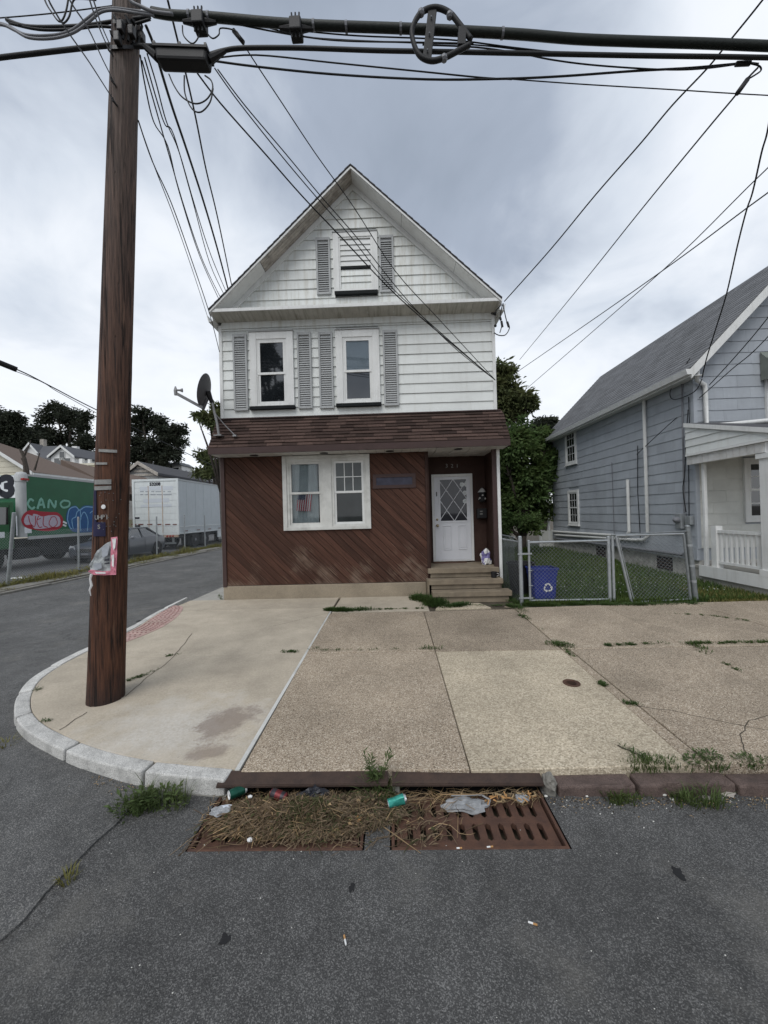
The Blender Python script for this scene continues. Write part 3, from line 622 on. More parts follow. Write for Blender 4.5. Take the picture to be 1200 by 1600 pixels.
# clapboards: each board a lapped strip, cut round the windows
EXPO = .2075
def board(x0, x1, z, h, name='clapboard', mat='siding_white', par=None, y=FY):
    z0_ = z; z = z+U(-.003, .003)
    """tilted lap board; ends follow the gable where x0/x1 are (bottom, top) pairs"""
    a0, a1 = x0 if isinstance(x0, tuple) else (x0, x0); b0, b1 = x1 if isinstance(x1, tuple) else (x1, x1)
    if b0-a0 < .02: return
    MB().hexa([(a0, y-.016, z), (b0, y-.016, z), (b0, y+.028, z), (a0, y+.028, z), (a1, y+.004, z+h), (b1, y+.004, z+h), (b1, y+.028, z+h), (a1, y+.028, z+h)]).build(name, mat, par or H)
UW = [(-2.94, 4.235, -2.01, 5.885), (-1.11, 4.235, -.19, 5.86)]
GW = (-1.11, 6.6, -.17, 7.92)
def row(z, x0, x1, holes, h=EXPO):
    xs = [(x0, None)]; cur = x0
    for a, zb, b, zt in holes:
        if z < zt-.03 and z+h > zb+.07: board(cur, a+.02, z, h); cur = b-.02
    board(cur, x1, z, h)
z = 4.075
while z < 5.95: row(z, HX0+.06, HX1-.06, UW, min(EXPO, 6.05-z) if z+EXPO < 6.06 else 6.05-z); z += EXPO
z = 6.16
while z < 8.75:
    h = EXPO; f = lambda q: ((q-6.08)/SLOPE)
    a = (HX0+f(z)-.03, HX0+f(z+h)-.03); b = (HX1-f(z)+.03, HX1-f(z+h)+.03)
    if b[1] < a[1]: m_ = (a[1]+b[1])/2; a = (a[0], m_-.005); b = (b[0], m_+.005)
    hit = z < GW[3]-.03 and z+h > GW[1]+.03
    if hit: board(a, GW[0]+.02, z, h); board(GW[2]-.02, b, z, h)
    else: board(a, b, z, h)
    z += EXPO
BX('corner_board', HX0, FY-.03, 4.06, HX0+.065, FY+.05, 6.06, 'trim_white', H); BX('corner_board', HX1-.065, FY-.03, 4.06, HX1, FY+.05, 6.06, 'trim_white', H)
BX('frieze_board', HX0+.066, FY-.034, 5.985, HX1-.066, FY+.03, 6.125, 'siding_white', H)
# cornice return at the foot of the gable: fascia and panelled soffit
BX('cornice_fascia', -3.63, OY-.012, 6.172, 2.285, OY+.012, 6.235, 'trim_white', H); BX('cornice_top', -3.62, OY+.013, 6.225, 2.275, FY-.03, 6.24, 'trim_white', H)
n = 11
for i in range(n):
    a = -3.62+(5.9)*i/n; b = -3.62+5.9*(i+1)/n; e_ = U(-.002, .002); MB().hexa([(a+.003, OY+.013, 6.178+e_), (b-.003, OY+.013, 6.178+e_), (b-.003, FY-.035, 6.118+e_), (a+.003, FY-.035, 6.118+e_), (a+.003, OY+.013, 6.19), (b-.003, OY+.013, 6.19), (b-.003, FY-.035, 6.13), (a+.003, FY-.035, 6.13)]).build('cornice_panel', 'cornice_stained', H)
# roof
for s, ex in ((-1, -3.63), (1, 2.30)):
    mb = MB(); dz = .03
    mb.hexa([(ex, OY-.03, EZ), (AX, OY-.03, AZ), (AX, HB+.3, AZ), (ex, HB+.3, EZ), (ex, OY-.03, EZ+dz), (AX, OY-.03, AZ+dz), (AX, HB+.3, AZ+dz), (ex, HB+.3, EZ+dz)]) if s < 0 else mb.hexa([(AX, OY-.03, AZ), (ex, OY-.03, EZ), (ex, HB+.3, EZ), (AX, HB+.3, AZ), (AX, OY-.03, AZ+dz), (ex, OY-.03, EZ+dz), (ex, HB+.3, EZ+dz), (AX, HB+.3, AZ+dz)])
    roof = mb.build('roof', 'roof_dark', H)
    mb = MB(); nn = 24
    L_ = math.hypot(AX-ex, AZ-EZ)
    for i in range(nn):
        t0, t1 = i/nn, (i+1)/nn; p0 = Vector((ex+(AX-ex)*t0, 0, EZ+(AZ-EZ)*t0+dz+.016)); p1 = Vector((ex+(AX-ex)*t1, 0, EZ+(AZ-EZ)*t1+dz+.003)); y0, y1 = OY-.045, HB+.31
        q = [(p0.x, y0, p0.z-.02), (p0.x, y1, p0.z-.02), (p1.x, y1, p1.z-.02), (p1.x, y0, p1.z-.02), (p0.x, y0, p0.z), (p0.x, y1, p0.z), (p1.x, y1, p1.z), (p1.x, y0, p1.z)]
        mb.hexa(q)
    tag(mb.build('shingle_course', 'roof_dark', roof), kind='stuff')
def rake(x0, z0, x1, z1, name, mat, wide=(OY, FY), drop=0, th=.012):
    """strip under the rake from the eave end to the apex"""
    mb = MB(); a, b = wide
    mb.hexa([(x0, a, z0-drop-th), (x1, a, z1-drop-th), (x1, b, z1-drop-th), (x0, b, z0-drop-th), (x0, a, z0-drop), (x1, a, z1-drop), (x1, b, z1-drop), (x0, b, z0-drop)])
    return mb.build(name, mat, H)
def onl(t): return (-3.63+(AX+3.63)*t, EZ+(AZ-EZ)*t)
def onr(t): return (2.30+(AX-2.30)*t, EZ+(AZ-EZ)*t)
# rake fascias (thin), soffits: metal panels on the right, bare boards near the top on the left
for f, nm in ((onl, 'l'), (onr, 'r')):
    p, q = f(.0), f(1.0); rake(p[0], p[1]+.03, q[0], q[1]+.03, 'rake_fascia', 'trim_white', (OY-.028, OY-.006), .0, .075)
for a, b in ((0, .30), (.302, .66), (.662, 1.0)):
    p, q = onr(a), onr(b); rake(p[0], p[1], q[0], q[1], 'rake_soffit', 'trim_white', (OY-.005, FY-.04), .045+U(0, .006))
p, q = onl(0), onl(.36); rake(p[0], p[1], q[0], q[1], 'rake_soffit', 'trim_white', (OY-.005, FY-.04), .045)
for k in range(4):
    p, q = onl(.362), onl(1.0); w0 = OY+.0+k*.084; rake(p[0], p[1], q[0], q[1], 'soffit_board', 'board_weathered', (w0+.004, w0+.078), .02+U(0, .012), .018)
for f in (onl, onr):
    p, q = f(.055), f(1.0); rake(p[0], p[1], q[0], q[1], 'rake_frieze', 'trim_white', (FY-.038, FY-.006), .05, .13)
for s, x in ((-1, -3.64), (1, 2.31)):
    g = MB(); pr = [(0, .02), (0, .14), (.015, .14), (.015, .03), (.085, .02), (.12, .14), (.135, .14), (.1, 0)]
    g.prism([(x+s*(a-.03), 7.86, 6.04+b) for a, b in pr], (0, HB-7.8, 0)); g.build('gutter', 'trim_white', H)
    BX('eave_soffit', min(x, x-s*.05), FY, 6.03, max(x, x-s*.05), HB, 6.06, 'soffit_white', H)
# side siding, plain courses seen only from the street corner
for s, x in ((-1, HX0), (1, HX1)):
    mb = MB(); z = 4.075
    while z < 6.0:
        x0, x1 = x+s*.022, x-s*.02; mb.hexa([(x0, FY+.06, z), (x1, FY+.06, z), (x1, HB, z), (x0, HB, z), (x+s*.002, FY+.06, z+EXPO), (x1, FY+.06, z+EXPO), (x1, HB, z+EXPO), (x+s*.002, HB, z+EXPO)]); z += EXPO
    tag(mb.build('side_siding', 'siding_white', H), kind='stuff')
    mb = MB(); z = .55
    while z < 3.9: mb.hexa([(x+s*.02, FY+.1, z), (x-s*.028, FY+.1, z), (x-s*.028, HB, z), (x+s*.02, HB, z), (x, FY+.1, z+EXPO), (x-s*.028, FY+.1, z+EXPO), (x-s*.028, HB, z+EXPO), (x, HB, z+EXPO)]); z += EXPO
    tag(mb.build('side_siding', 'siding_white', H), kind='stuff')

def frame(mb, x0, z0, x1, z1, w, y0, y1, k=0, ws=None):
    l, r, b, t = ws or (w, w, w, w)
    mb.box(x0, y0, z0, x0+l, y1, z1, k); mb.box(x1-r, y0, z0, x1, y1, z1, k); mb.box(x0+l, y0, z0, x1-r, y1, z0+b, k); mb.box(x0+l, y0, z1-t, x1-r, y1, z1, k); return mb
def sash(par, x0, z0, x1, z1, y, w=.05, gmat='glass_dark', mat='trim_white', d=.03):
    s = frame(MB(), x0, z0, x1, z1, w, y, y+d).build('sash', mat, par); 
    MB().box(x0+w-.004, y+d*.45, z0+w-.004, x1-w+.004, y+d*.45+.004, z1-w+.004).build('pane', gmat, par)
    return s
for k, (x0, z0, x1, z1) in enumerate(UW):
    w = frame(MB(), x0, z0+.07, x1, z1, .13, FY-.06, FY+.01, 0, (.145, .145, .03, .155)).build('window', 'trim_white', H, bevel=.004)
    frame(MB(), x0+.145, z0+.10, x1-.145, z1-.155, .028, FY-.045, FY-.005).build('frame', 'trim_white', w)
    MB().box(x0-.01, FY-.085, z1, x1+.01, FY-.0, z1+.02).build('head_flashing', 'shutter_grey', w)
    MB().box(x0-.015, FY-.10, z0+.005, x1+.015, FY, z0+.068).build('sill', 'sill_dark', w)
    ix0, ix1, iz0, iz1 = x0+.173, x1-.173, z0+.128, z1-.183; mid = iz0+(iz1-iz0)*.475
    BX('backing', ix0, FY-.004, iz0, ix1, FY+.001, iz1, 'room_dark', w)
    sash(w, ix0, mid-.02, ix1, iz1, FY-.042, .048, 'glass_dark' if k == 0 else 'glass_clear'); sash(w, ix0-.005, iz0, ix1+.005, mid+.03, FY-.03+.0, .048, 'glass_dark' if k == 0 else 'glass_dark')
    if k: BX('blind', ix0+.04, FY-.012, mid, ix1-.04, FY-.008, iz1-.03, 'shade_white', w)
# louvred shutters
slat_me = {}
def shutter(x0, z0, x1, z1):
    sh = frame(MB(), x0, z0, x1, z1, .038, FY-.052, FY-.012, 0, (.038, .038, .05, .06)).build('shutter', 'shutter_grey', H, bevel=.003)
    BX('backing', x0+.03, FY-.022, z0+.04, x1-.03, FY-.016, z1-.05, 'shutter_grey', sh)
    wd = x1-x0-.08; key = round(wd, 2)
    if key not in slat_me: slat_me[key] = MB().hexa([(-wd/2, -.012, -.017), (wd/2, -.012, -.017), (wd/2, -.006, -.017), (-wd/2, -.006, -.017), (-wd/2, .008, .017), (wd/2, .008, .017), (wd/2, .014, .017), (-wd/2, .014, .017)]).mesh('slat', 'shutter_grey')
    n = int((z1-z0-.13)/.047)
    for i in range(n): put('slat', slat_me[key], sh, T(((x0+x1)/2, FY-.036, z0+.07+.047*i+.02)))
for q in ((-3.30, 4.235, -3.0, 5.86), (-1.93, 4.235, -1.63, 5.85), (-1.475, 4.225, -1.175, 5.84), (-.115, 4.235, .195, 5.83), (-1.475, 6.635, -1.175, 7.84), (-.14, 6.63, .165, 7.83)): shutter(*q)
x0, z0, x1, z1 = GW
w = frame(MB(), x0, z0+.07, x1, z1, .12, FY-.06, FY+.01, 0, (.12, .12, .03, .10)).build('window', 'trim_white', H, bevel=.004)
MB().box(x0+.02, FY-.085, z0, x1-.02, FY, z0+.068).build('sill', 'sill_dark', w); MB().box(x0-.01, FY-.075, z1, x1+.01, FY, z1+.02).build('head_flashing', 'shutter_grey', w)
frame(MB(), x0+.12, z0+.1, x1-.12, z1-.1, .03, FY-.045, FY).build('frame', 'trim_white', w)
BX('backing', x0+.15, FY-.004, z0+.13, x1-.15, FY+.002, z1-.13, 'louver_white', w); BX('rail', x0+.15, FY-.04, 7.16, x1-.15, FY-.005, 7.20, 'sill_dark', w)
for z in [7.215+.113*i for i in range(5)]: MB().hexa([(x0+.15, FY-.04, z), (x1-.15, FY-.04, z), (x1-.15, FY-.005, z), (x0+.15, FY-.005, z), (x0+.15, FY-.02, z+.11), (x1-.15, FY-.02, z+.11), (x1-.15, FY-.005, z+.11), (x0+.15, FY-.005, z+.11)]).build('slat', 'louver_white', w)
for z in (6.735, 6.875, 7.015): MB().hexa([(x0+.15, FY-.03, z), (x1-.15, FY-.03, z), (x1-.15, FY-.005, z), (x0+.15, FY-.005, z), (x0+.15, FY-.012, z+.138), (x1-.15, FY-.012, z+.138), (x1-.15, FY-.005, z+.138), (x0+.15, FY-.005, z+.138)]).build('slat', 'siding_white', w)

# mansard skirt over the ground floor
MZ0, MZ1, MY = 3.39, 4.06, 7.66; MX0, MX1 = -3.67, 2.35
ma = MB().prism([(MX0, MY, MZ0), (MX0, FY-.002, MZ0), (MX0, FY-.002, MZ1)], (MX1-MX0, 0, 0)).build('mansard_roof', 'brown_trim', H)
sd = Vector((0, FY-MY, MZ1-MZ0)); SL = sd.length; sd.normalize(); nrm = Vector((0, -sd.z, sd.y))
NC = 9; ce = SL/NC
for i in range(NC):
    x = MX0-.02-U(0, .2); 
    while x < MX1+.02:
        wd = U(.22, .42); a, b = max(x, MX0-.015), min(x+wd, MX1+.015); x += wd
        if b-a < .04: continue
        taper = .0
        th = .014+U(0, .009); lo = Vector((0, MY, MZ0))+sd*(i*ce-.012-U(0, .004)); hi = Vector((0, MY, MZ0))+sd*min(SL, (i+1)*ce+.01)
        p = [lo+nrm*.012, lo+nrm*(.012+th), hi+nrm*.004, hi]
        MB().prism([(a+.002, q.y, q.z) for q in p], (b-a-.004, 0, 0)).build('shingle', 'shingle_brown', ma)
BX('drip_edge', MX0-.012, FY-.05, MZ1-.0, MX1-.04, FY-.024, MZ1+.022, 'brown_trim', H)
BX('fascia', MX0-.01, MY-.03, 3.255, MX1+.01, MY+.005, 3.383, 'brown_trim', H)
for s, x in ((0, MX0-.008), (1, MX1-.012)): BX('fascia', x, MY+.006, 3.255, x+.02, FY, 3.385, 'brown_trim', H)
sp_me = MB().box(-.085, 0, 0, .085, FY-MY-.012, .012).mesh('soffit_panel', 'soffit_white'); sp2 = MB().box(-.085, 0, 0, .085, 8.97-MY, .012).mesh('soffit_panel', 'soffit_white')
n = 34
for i in range(n):
    x = MX0+.1+(MX1-MX0-.2)*i/(n-1); put('soffit_panel', sp2 if x > .80 and x < 2.2 else sp_me, H, T((x, MY+.008, 3.253+(i % 2)*.003)))
BX('soffit_backing', MX0+.02, MY+.01, 3.275, MX1-.02, 8.97, 3.30, 'black_metal', H)
for u, v in ((397, 711), (506, 707), (609, 704), (716, 700)):
    p = at(u, v, 7.87); MB().lathe([(.085, -.012), (.085, -.002), (.05, .0)], (p.x, 7.87, 3.252), 14).build('recessed_light', 'black_metal', H)
# diagonal planks, clipped round the window
PX0, PZ0, PX1, PZ1 = HX0+.05, .525, .70, 3.25; WIN = (-2.31, 1.665, -.46, 3.24)
pw = .1335; c = PX0+PZ0-.0
r2 = math.sqrt(2); i = 0; tmin, tmax = PX0+PZ0, PX1+PZ1
t = tmin
while t < tmax:
    w_ = pw*r2; a, b = t+.008*r2/2, t+w_-.008*r2/2
    strip = [(a+9, -9), (b+9, -9), (b-9, 9), (a-9, 9)]
    regs = [(PX0, PZ0, WIN[0]+.03, PZ1), (WIN[2]-.03, PZ0, PX1, PZ1), (WIN[0]+.03, PZ0, WIN[2]-.03, WIN[1]+.03)]
    off = U(-.003, .003)
    if not clip_rect(strip, WIN[0]+.03, WIN[1]+.03, WIN[2]-.03, PZ1): regs = [(PX0, PZ0, PX1, PZ1)]
    for rg in regs:
        pl = clip_rect(strip, *rg)
        if pl: MB().prism([(x, FY-.012+off, z_) for x, z_ in pl][::-1], (0, .03, 0)).build('plank', 'plank_brown', H)
    t += w_
for q in ((PX0, PZ0, WIN[0]+.03, PZ1), (WIN[2]-.03, PZ0, PX1, PZ1), (WIN[0]+.03, PZ0, WIN[2]-.03, WIN[1]+.03)): BX('plank_backing', q[0], FY+.019, q[1], q[2], FY+.03, q[3], 'void', H)
BX('corner_board', HX0-.035, FY-.04, .50, HX0+.048, FY+.06, 3.255, 'brown_trim', H); BX('corner_board', HX0-.05, FY-.01, .50, HX0-.036, FY+.07, 3.255, 'trim_worn', H)
BX('corner_board', .702, FY-.03, .50, .745, FY+.03, 3.255, 'brown_paint', H)
BX('foundation', HX0-.03, FY-.035, .05, .66, FY+.2, .515, 'foundation', H, bevel=.012)
# sign panel by the door
x0, z0, x1, z1 = -.40, 2.50, .50, 2.80
sg = frame(MB(), x0, z0, x1, z1, .07, FY-.035, FY).build('sign_panel', 'brown_trim', H); BX('plate', x0+.06, FY-.02, z0+.06, x1-.06, FY-.012, z1-.06, 'sign_blue', sg)
# ground floor double window
x0, z0, x1, z1 = WIN
w = frame(MB(), x0, z0, x1, z1, .09, FY-.055, FY+.03, 0, (.085, .085, .07, .06)).build('window', 'trim_worn', H, bevel=.004)
xm = -1.36; BX('mullion', xm-.085, FY-.05, z0+.07, xm+.085, FY+.03, z1-.06, 'trim_worn', w)
BX('frame', x0+.085, FY-.035, z1-.13, xm-.085, FY+.03, z1-.061, 'trim_worn', w); BX('frame', xm+.085, FY-.035, z1-.13, x1-.085, FY+.03, z1-.061, 'trim_worn', w)
for a, b in ((x0+.085, xm-.085), (xm+.085, x1-.085)):
    for q in (a, b-.05): BX('frame', q, FY-.03, z0+.07, q+.05, FY+.03, z1-.131, 'trim_worn', w)
    BX('frame', a+.05, FY-.03, z0+.07, b-.05, FY+.03, z0+.11, 'trim_worn', w)
zm = z0+.11+(z1-z0-.24)*.505
a, b = x0+.135, xm-.135
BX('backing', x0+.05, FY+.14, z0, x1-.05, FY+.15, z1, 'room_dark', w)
sash(w, a, zm-.02, b, z1-.131, FY-.012, .045, 'glass_clear', 'trim_worn'); sash(w, a, z0+.11, b, zm+.02, FY-.002, .045, 'glass_clear', 'trim_worn')
a2, b2 = xm+.135, x1-.135
us = sash(w, a2, zm-.02, b2, z1-.131, FY-.012, .045, 'glass_grey', 'trim_white'); sash(w, a2, z0+.11, b2, zm+.02, FY-.002, .045, 'glass_dim', 'trim_white')
for f in (1/3, 2/3): BX('muntin', a2+.045+(b2-a2-.09)*f-.008, FY-.015, zm+.025, a2+.045+(b2-a2-.09)*f+.008, FY-.004, z1-.176, 'trim_white', us)
zq = (zm+.025+z1-.176)/2; BX('muntin', a2+.045, FY-.016, zq-.008, b2-.045, FY-.005, zq+.008, 'trim_white', us)
def drape(x0, x1, z0, z1, y, folds, amp, mat, gather=0.0, name='curtain'):
    mb = MB(); nx, nz = folds*6, 6
    for j in range(nz+1):
        tz = j/nz
        for i in range(nx+1):
            f = i/nx; x = x0+(x1-x0)*f; x += gather*math.sin(math.pi*f*2)*.0; mb.v.append((x+gather*(tz**2)*(x-(x0+x1)/2)*-.3, y+amp*math.sin(f*folds*2*math.pi+.6*math.sin(3*tz+f*5)), z0+(z1-z0)*tz))
    for j in range(nz):
        for i in range(nx): k = j*(nx+1)+i; mb.f.append((k, k+1, k+nx+2, k+nx+1)); mb.k.append(0)
    return mb.build(name, mat, w, smooth=True)
drape(a+.03, b-.08, z0+.1, z1-.10, FY+.075, 5, .007, 'curtain', .3)
# recessed entry
BX('entry_wall', .746, FY+.0, .80, .775, 8.95, 3.26, 'brown_paint', H); BX('entry_wall', .776, 8.951, .80, 2.16, 8.98, 3.26, 'brown_paint', H)
for i in range(8): BX('entry_board', 2.165, FY+.03+.115*i, .62, 2.18, FY+.03+.115*i+.111, 3.255, 'brown_paint', H)
BX('entry_wall', 2.181, FY+.01, .24, HX1-.002, 8.99, 3.255, 'brown_paint', H)
BX('entry_post', 2.10, FY-.035, .62, HX1-.052, FY+.028, 3.255, 'brown_trim', H); BX('downspout', HX1-.045, FY-.045, .45, HX1+.02, FY+.0, 3.255, 'trim_white', H, bevel=.01)
dx0, dz0, dx1, dz1 = .915, .83, 1.86, 2.845; dy = 8.95
dr = frame(MB(), dx0, dz0, dx1, dz1, .05, dy-.03, dy+.0, 0, (.055, .055, .03, .06)).build('door_frame', 'trim_white', H, bevel=.003)
dl = MB(); L0, L1, B0, T0 = dx0+.058, dx1-.058, dz0+.033, dz1-.063; gx0, gz0, gx1, gz1 = 1.10, 1.755, 1.725, 2.725
frame(dl, L0, B0, L1, T0, 0, dy-.022, dy-.0005, 0, (gx0-L0, L1-gx1, gz0-B0, T0-gz1)); dl = dl.build('door', 'door_white', H, bevel=.003)
frame(MB(), gx0-.03, gz0-.03, gx1+.03, gz1+.03, .04, dy-.032, dy-.0225).build('glazing_frame', 'door_white', dl, bevel=.004)
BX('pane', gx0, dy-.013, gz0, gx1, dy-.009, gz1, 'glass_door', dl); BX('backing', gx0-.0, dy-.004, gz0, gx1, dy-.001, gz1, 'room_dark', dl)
gw, gh = gx1-gx0, gz1-gz0
def lat(p, q): MB().beam((gx0+gw*p[0], dy-.0165, gz0+gh*p[1]), (gx0+gw*q[0], dy-.0165, gz0+gh*q[1]), .013, .006, (0, 1, 0)).build('lattice_bar', 'door_white', dl)
for p, q in (((0, .96), (1, .04)), ((.5, 1), (1, .52)), ((0, .5), (.52, 0)), ((1, .96), (0, .04)), ((.5, 1), (0, .52)), ((1, .5), (.52, 0))): lat(p, q)
for px in (1.155, 1.50):
    frame(MB(), px, 1.09, px+.20, 1.66, .022, dy-.036, dy-.0225).build('door_panel', 'door_white', dl, bevel=.006); BX('door_panel', px+.045, dy-.032, 1.135, px+.155, dy-.0225, 1.615, 'door_white', dl, bevel=.004)
kn = MB().lathe([(.032, 0), (.034, .008), (.014, .014), (.012, .03), (.026, .042), (.03, .056), (.02, .07), (.003, .074)], (dx0+.115, dy-.023, 1.66), 14, RT('X', 90)).build('knob', 'brass', dl, smooth=40)
MB().lathe([(.028, 0), (.026, .015), (.01, .02), (.008, .028)], (dx0+.11, dy-.023, 1.80), 12, RT('X', 90)).build('deadbolt', 'brass', dl, smooth=40)
for k_, (u_, v_) in enumerate(((729, 757), (726.5, 770), (727, 783), (722, 757))):
    p = at(u_, v_, dy-.03); mbf = MB()
    for j in range(8): a_ = j*math.pi/4+k_; mbf.ball((p.x+.035*math.cos(a_), dy-.0145, p.z+.035*math.sin(a_)), .022, 6, 4, 0, (1, .1, 1))
    mbf.ball((p.x, dy-.0155, p.z), .013, 6, 4, 0, (1, .2, 1)); tag(mbf.build('window_flower', 'curtain', dl), kind='stuff')
BX('door_plate', dx0+.10, dy-.028, 2.34, dx0+.125, dy-.0225, 2.44, 'black_metal', dl)
BX('threshold', dx0-.0, 8.80, .803, dx1-.2, 8.93, .825, 'terracotta_mat', H)
for ch, u in (('3', 698), ('2', 706.5), ('1', 714.5)):
    p = at(u, 728, 8.935); text('house_number', ch, .12, 'tag_metal', H, T((p.x, 8.948, p.z)) @ FRONT)
# steps
for k, (y0, y1, z, x0, x1) in enumerate(((7.97, 8.95, .80, .70, 2.165), (7.72, 7.968, .61, .69, 2.17), (7.46, 7.718, .42, .73, 2.26))):
    BX('step', x0, y0, z-.10, x1, y1, z, 'step_wood', H, bevel=.008)
    BX('riser', x0+.05, y0+.045, (z-.19 if k < 2 else .2), x1-.05, y0+.07, z-.101, 'step_wood', H)
BX('step_wall', .664, 7.76, .2, .70-.002, FY-.036, .60, 'step_wood', H); BX('step_wall', 2.11, 7.80, .2, 2.16, FY+.3, .50, 'step_wood', H)
# lantern and mailbox belong to the wall they are screwed to
lp = at(750, 771, 8.8); LX = 2.06
lan = MB().lathe([(.03, -.2), (.07, -.18), (.075, .02), (.09, .03)], (LX, 8.86, 2.37), 6).build('wall_lantern', 'black_metal', H)
MB().lathe([(.10, .03), (.045, .10), (.012, .13)], (LX, 8.86, 2.37), 6).build('lantern_cap', 'trim_worn', lan)
for j in range(6): a = j*math.pi/3+.5; MB().ball((LX+.07*math.cos(a), 8.86+.07*math.sin(a), 2.28+.05*math.sin(j*2)), .022, 6, 4).build('lantern_lens', 'trim_worn', lan)
mbx = MB().box(1.93, 8.80, 1.80, 2.155, 8.945, 2.03).build('mailbox', 'black_metal', H, bevel=.02); BX('mail_slot', 1.985, 8.792, 1.89, 2.045, 8.799, 1.92, 'tag_metal', mbx); BX('mail_slot', 1.985, 8.792, 1.955, 2.045, 8.799, 1.975, 'tag_metal', mbx)

# ------------------------------------------------------------------ small things at the house
fl = thing('flag', 'small american flag hanging aslant inside the left ground floor window', 'flag', (-1.95, FY+.03, 2.4))
f0 = Vector(at(466, 769, FY+.03)); dn = (Vector(at(463, 798, FY+.03))-f0); rt_ = (Vector(at(488, 770, FY+.03))-f0)
def fq(u0, v0, u1, v1, y=0):
    o = Vector((0, y, 0)); return [f0+rt_*u0+dn*v0+o, f0+rt_*u1+dn*v0+o, f0+rt_*u1+dn*v1+o, f0+rt_*u0+dn*v1+o]
for i in range(13):
    MB().prism(fq(i/13, 0, (i+1)/13, 1, .003*math.sin(i*.9))[::-1], (0, .0015, 0)).build('stripe', 'flag_red' if i % 2 == 0 else 'flag_white', fl)
cn = MB().prism(fq(0, -.02, .53, .40, -.006)[::-1], (0, .002, 0)).build('canton', 'flag_blue', fl)
st = MB()
for i in range(9):
    for j in range(5+(i % 2 == 0)):
        p = f0+rt_*(.53*(j+.5+(.5 if i % 2 else 0))/6.0)+dn*(.40*(i+.5)/9)+Vector((0, -.0075, 0)); st.lathe([(.006, 0), (.003, .0008)], p, 5, RT('X', 90))
st.build('star', 'flag_white', cn)

def crumple(name, label, cat, c, size, mat, seed, k=1.0, mats2=None, parent=None, sub=3, rz=0):
    bm = bmesh.new(); bmesh.ops.create_icosphere(bm, subdivisions=sub, radius=1)
    for v in bm.verts:
        q = v.co.copy(); n1 = noise.noise(q*1.6+Vector((seed, 0, 0))); n2 = abs(noise.noise(q*3.4+Vector((0, seed, 0)))); n3 = noise.noise(q*7+Vector((0, 0, seed)))
        s = 1+k*(.35*n1-.5*n2+.14*n3); v.co = Vector((q.x*s*size[0], q.y*s*size[1], max(q.z*s, -.75)*size[2]))
    bmesh.ops.rotate(bm, verts=bm.verts, matrix=Matrix.Rotation(rz, 3, 'Z'))
    zmin = min(v.co.z for v in bm.verts)
    for v in bm.verts: v.co += Vector(c)-Vector((0, 0, zmin))
    if mats2:
        for f in bm.faces:
            if noise.noise(f.calc_center_median()*9/max(size)*.12+Vector((seed*3, 0, 0))) > .22: f.material_index = 1
    me = bpy.data.meshes.new(name); bm.to_mesh(me); bm.free()
    for m_ in [mat]+([mats2] if mats2 else []): me.materials.append(MATS[m_])
    o = put(name, me, parent)
    return tag(o, label, cat) if parent is None else o
crumple('plastic_bag', 'crumpled white and purple plastic bag standing on the top step by the door', 'bag', (1.99, 8.42, .80), (.125, .09, .20), 'paper_white', 3, 1.0, 'purple_print')
cup = thing('mug', 'dark mug with a pale handle at the end of the middle step', 'mug', (2.03, 7.86, .61)); MB().lathe([(.045, 0), (.055, .01), (.06, .12), (.052, .12), (.045, .03), (.002, .03)], (2.02, 7.86, .61), 14).build('body', 'black_plastic', cup, smooth=40); MB().tube([(2.075, 7.85, .70), (2.11, 7.84, .69), (2.115, 7.84, .66), (2.07, 7.85, .635)], .009, 6).build('handle', 'tag_metal', cup)

# satellite dish on the mansard
ds = thing('satellite_dish', 'dark grey satellite dish on a bent mast at the left end of the mansard', 'satellite dish', (-3.62, 7.9, 3.75))
dc = at(323, 611, 7.6); nv = Vector((-.96, -.12, .25)).normalized()
rot = nv.to_track_quat('Z', 'Y').to_matrix().to_4x4()
prof = [(.001, -.0), (.12, .006), (.2, .018), (.27, .034), (.33, .052), (.335, .05), (.27, .028), (.2, .011), (.12, .0), (.001, -.006)]
MB().lathe(prof, dc, 28, rot @ Matrix.Diagonal((1, 1, 1, 1))).build('reflector', 'dish_grey', ds, smooth=60)
low = at(318, 638, 7.6); lnb = at(276, 615, 7.35)
MB().beam(low, lnb, .035, .05).build('arm', 'arm_grey', ds); h1 = lnb+Vector((-.02, 0, .09)); MB().tube([lnb+Vector((-.02, 0, -.03)), lnb+Vector((-.02, 0, .06)), lnb+Vector((-.02, 0, .14))], [.028, .035, .012], 8).build('receiver', 'arm_grey', ds); MB().tube([lnb+Vector((-.0, 0, .07)), lnb+Vector((.05, .02, .07)), lnb+Vector((.10, .03, .07))], [.02, .02, .042], 8).build('receiver', 'arm_grey', ds)
hub = at(331, 629, 7.68); ft = at(342, 679, 7.72); MB().tube([dc-nv*.02, hub], [.06, .04], 8).build('bracket', 'black_metal', ds); MB().tube([at(317, 640, 7.6), dc-nv*.01-Vector((0, 0, .15))], .03, 6).build('bracket', 'dish_grey', ds)
MB().tube([hub+Vector((0, 0, .03)), at(334, 640, 7.68), at(339, 660, 7.7), ft], .026, 8).build('mast', 'arm_grey', ds); MB().box(ft.x-.09, ft.y-.05, ft.z-.03, ft.x+.07, ft.y+.08, ft.z-.01).build('foot_plate', 'arm_grey', ds)
MB().tube([at(335, 645, 7.69), at(352, 665, 7.75), at(367, 680, 7.74)], .010, 6).build('strut', 'arm_grey', ds); q = at(367, 680, 7.74); MB().box(q.x-.035, q.y-.03, q.z-.03, q.x+.035, q.y+.03, q.z+.005).build('foot_plate', 'arm_grey', ds)

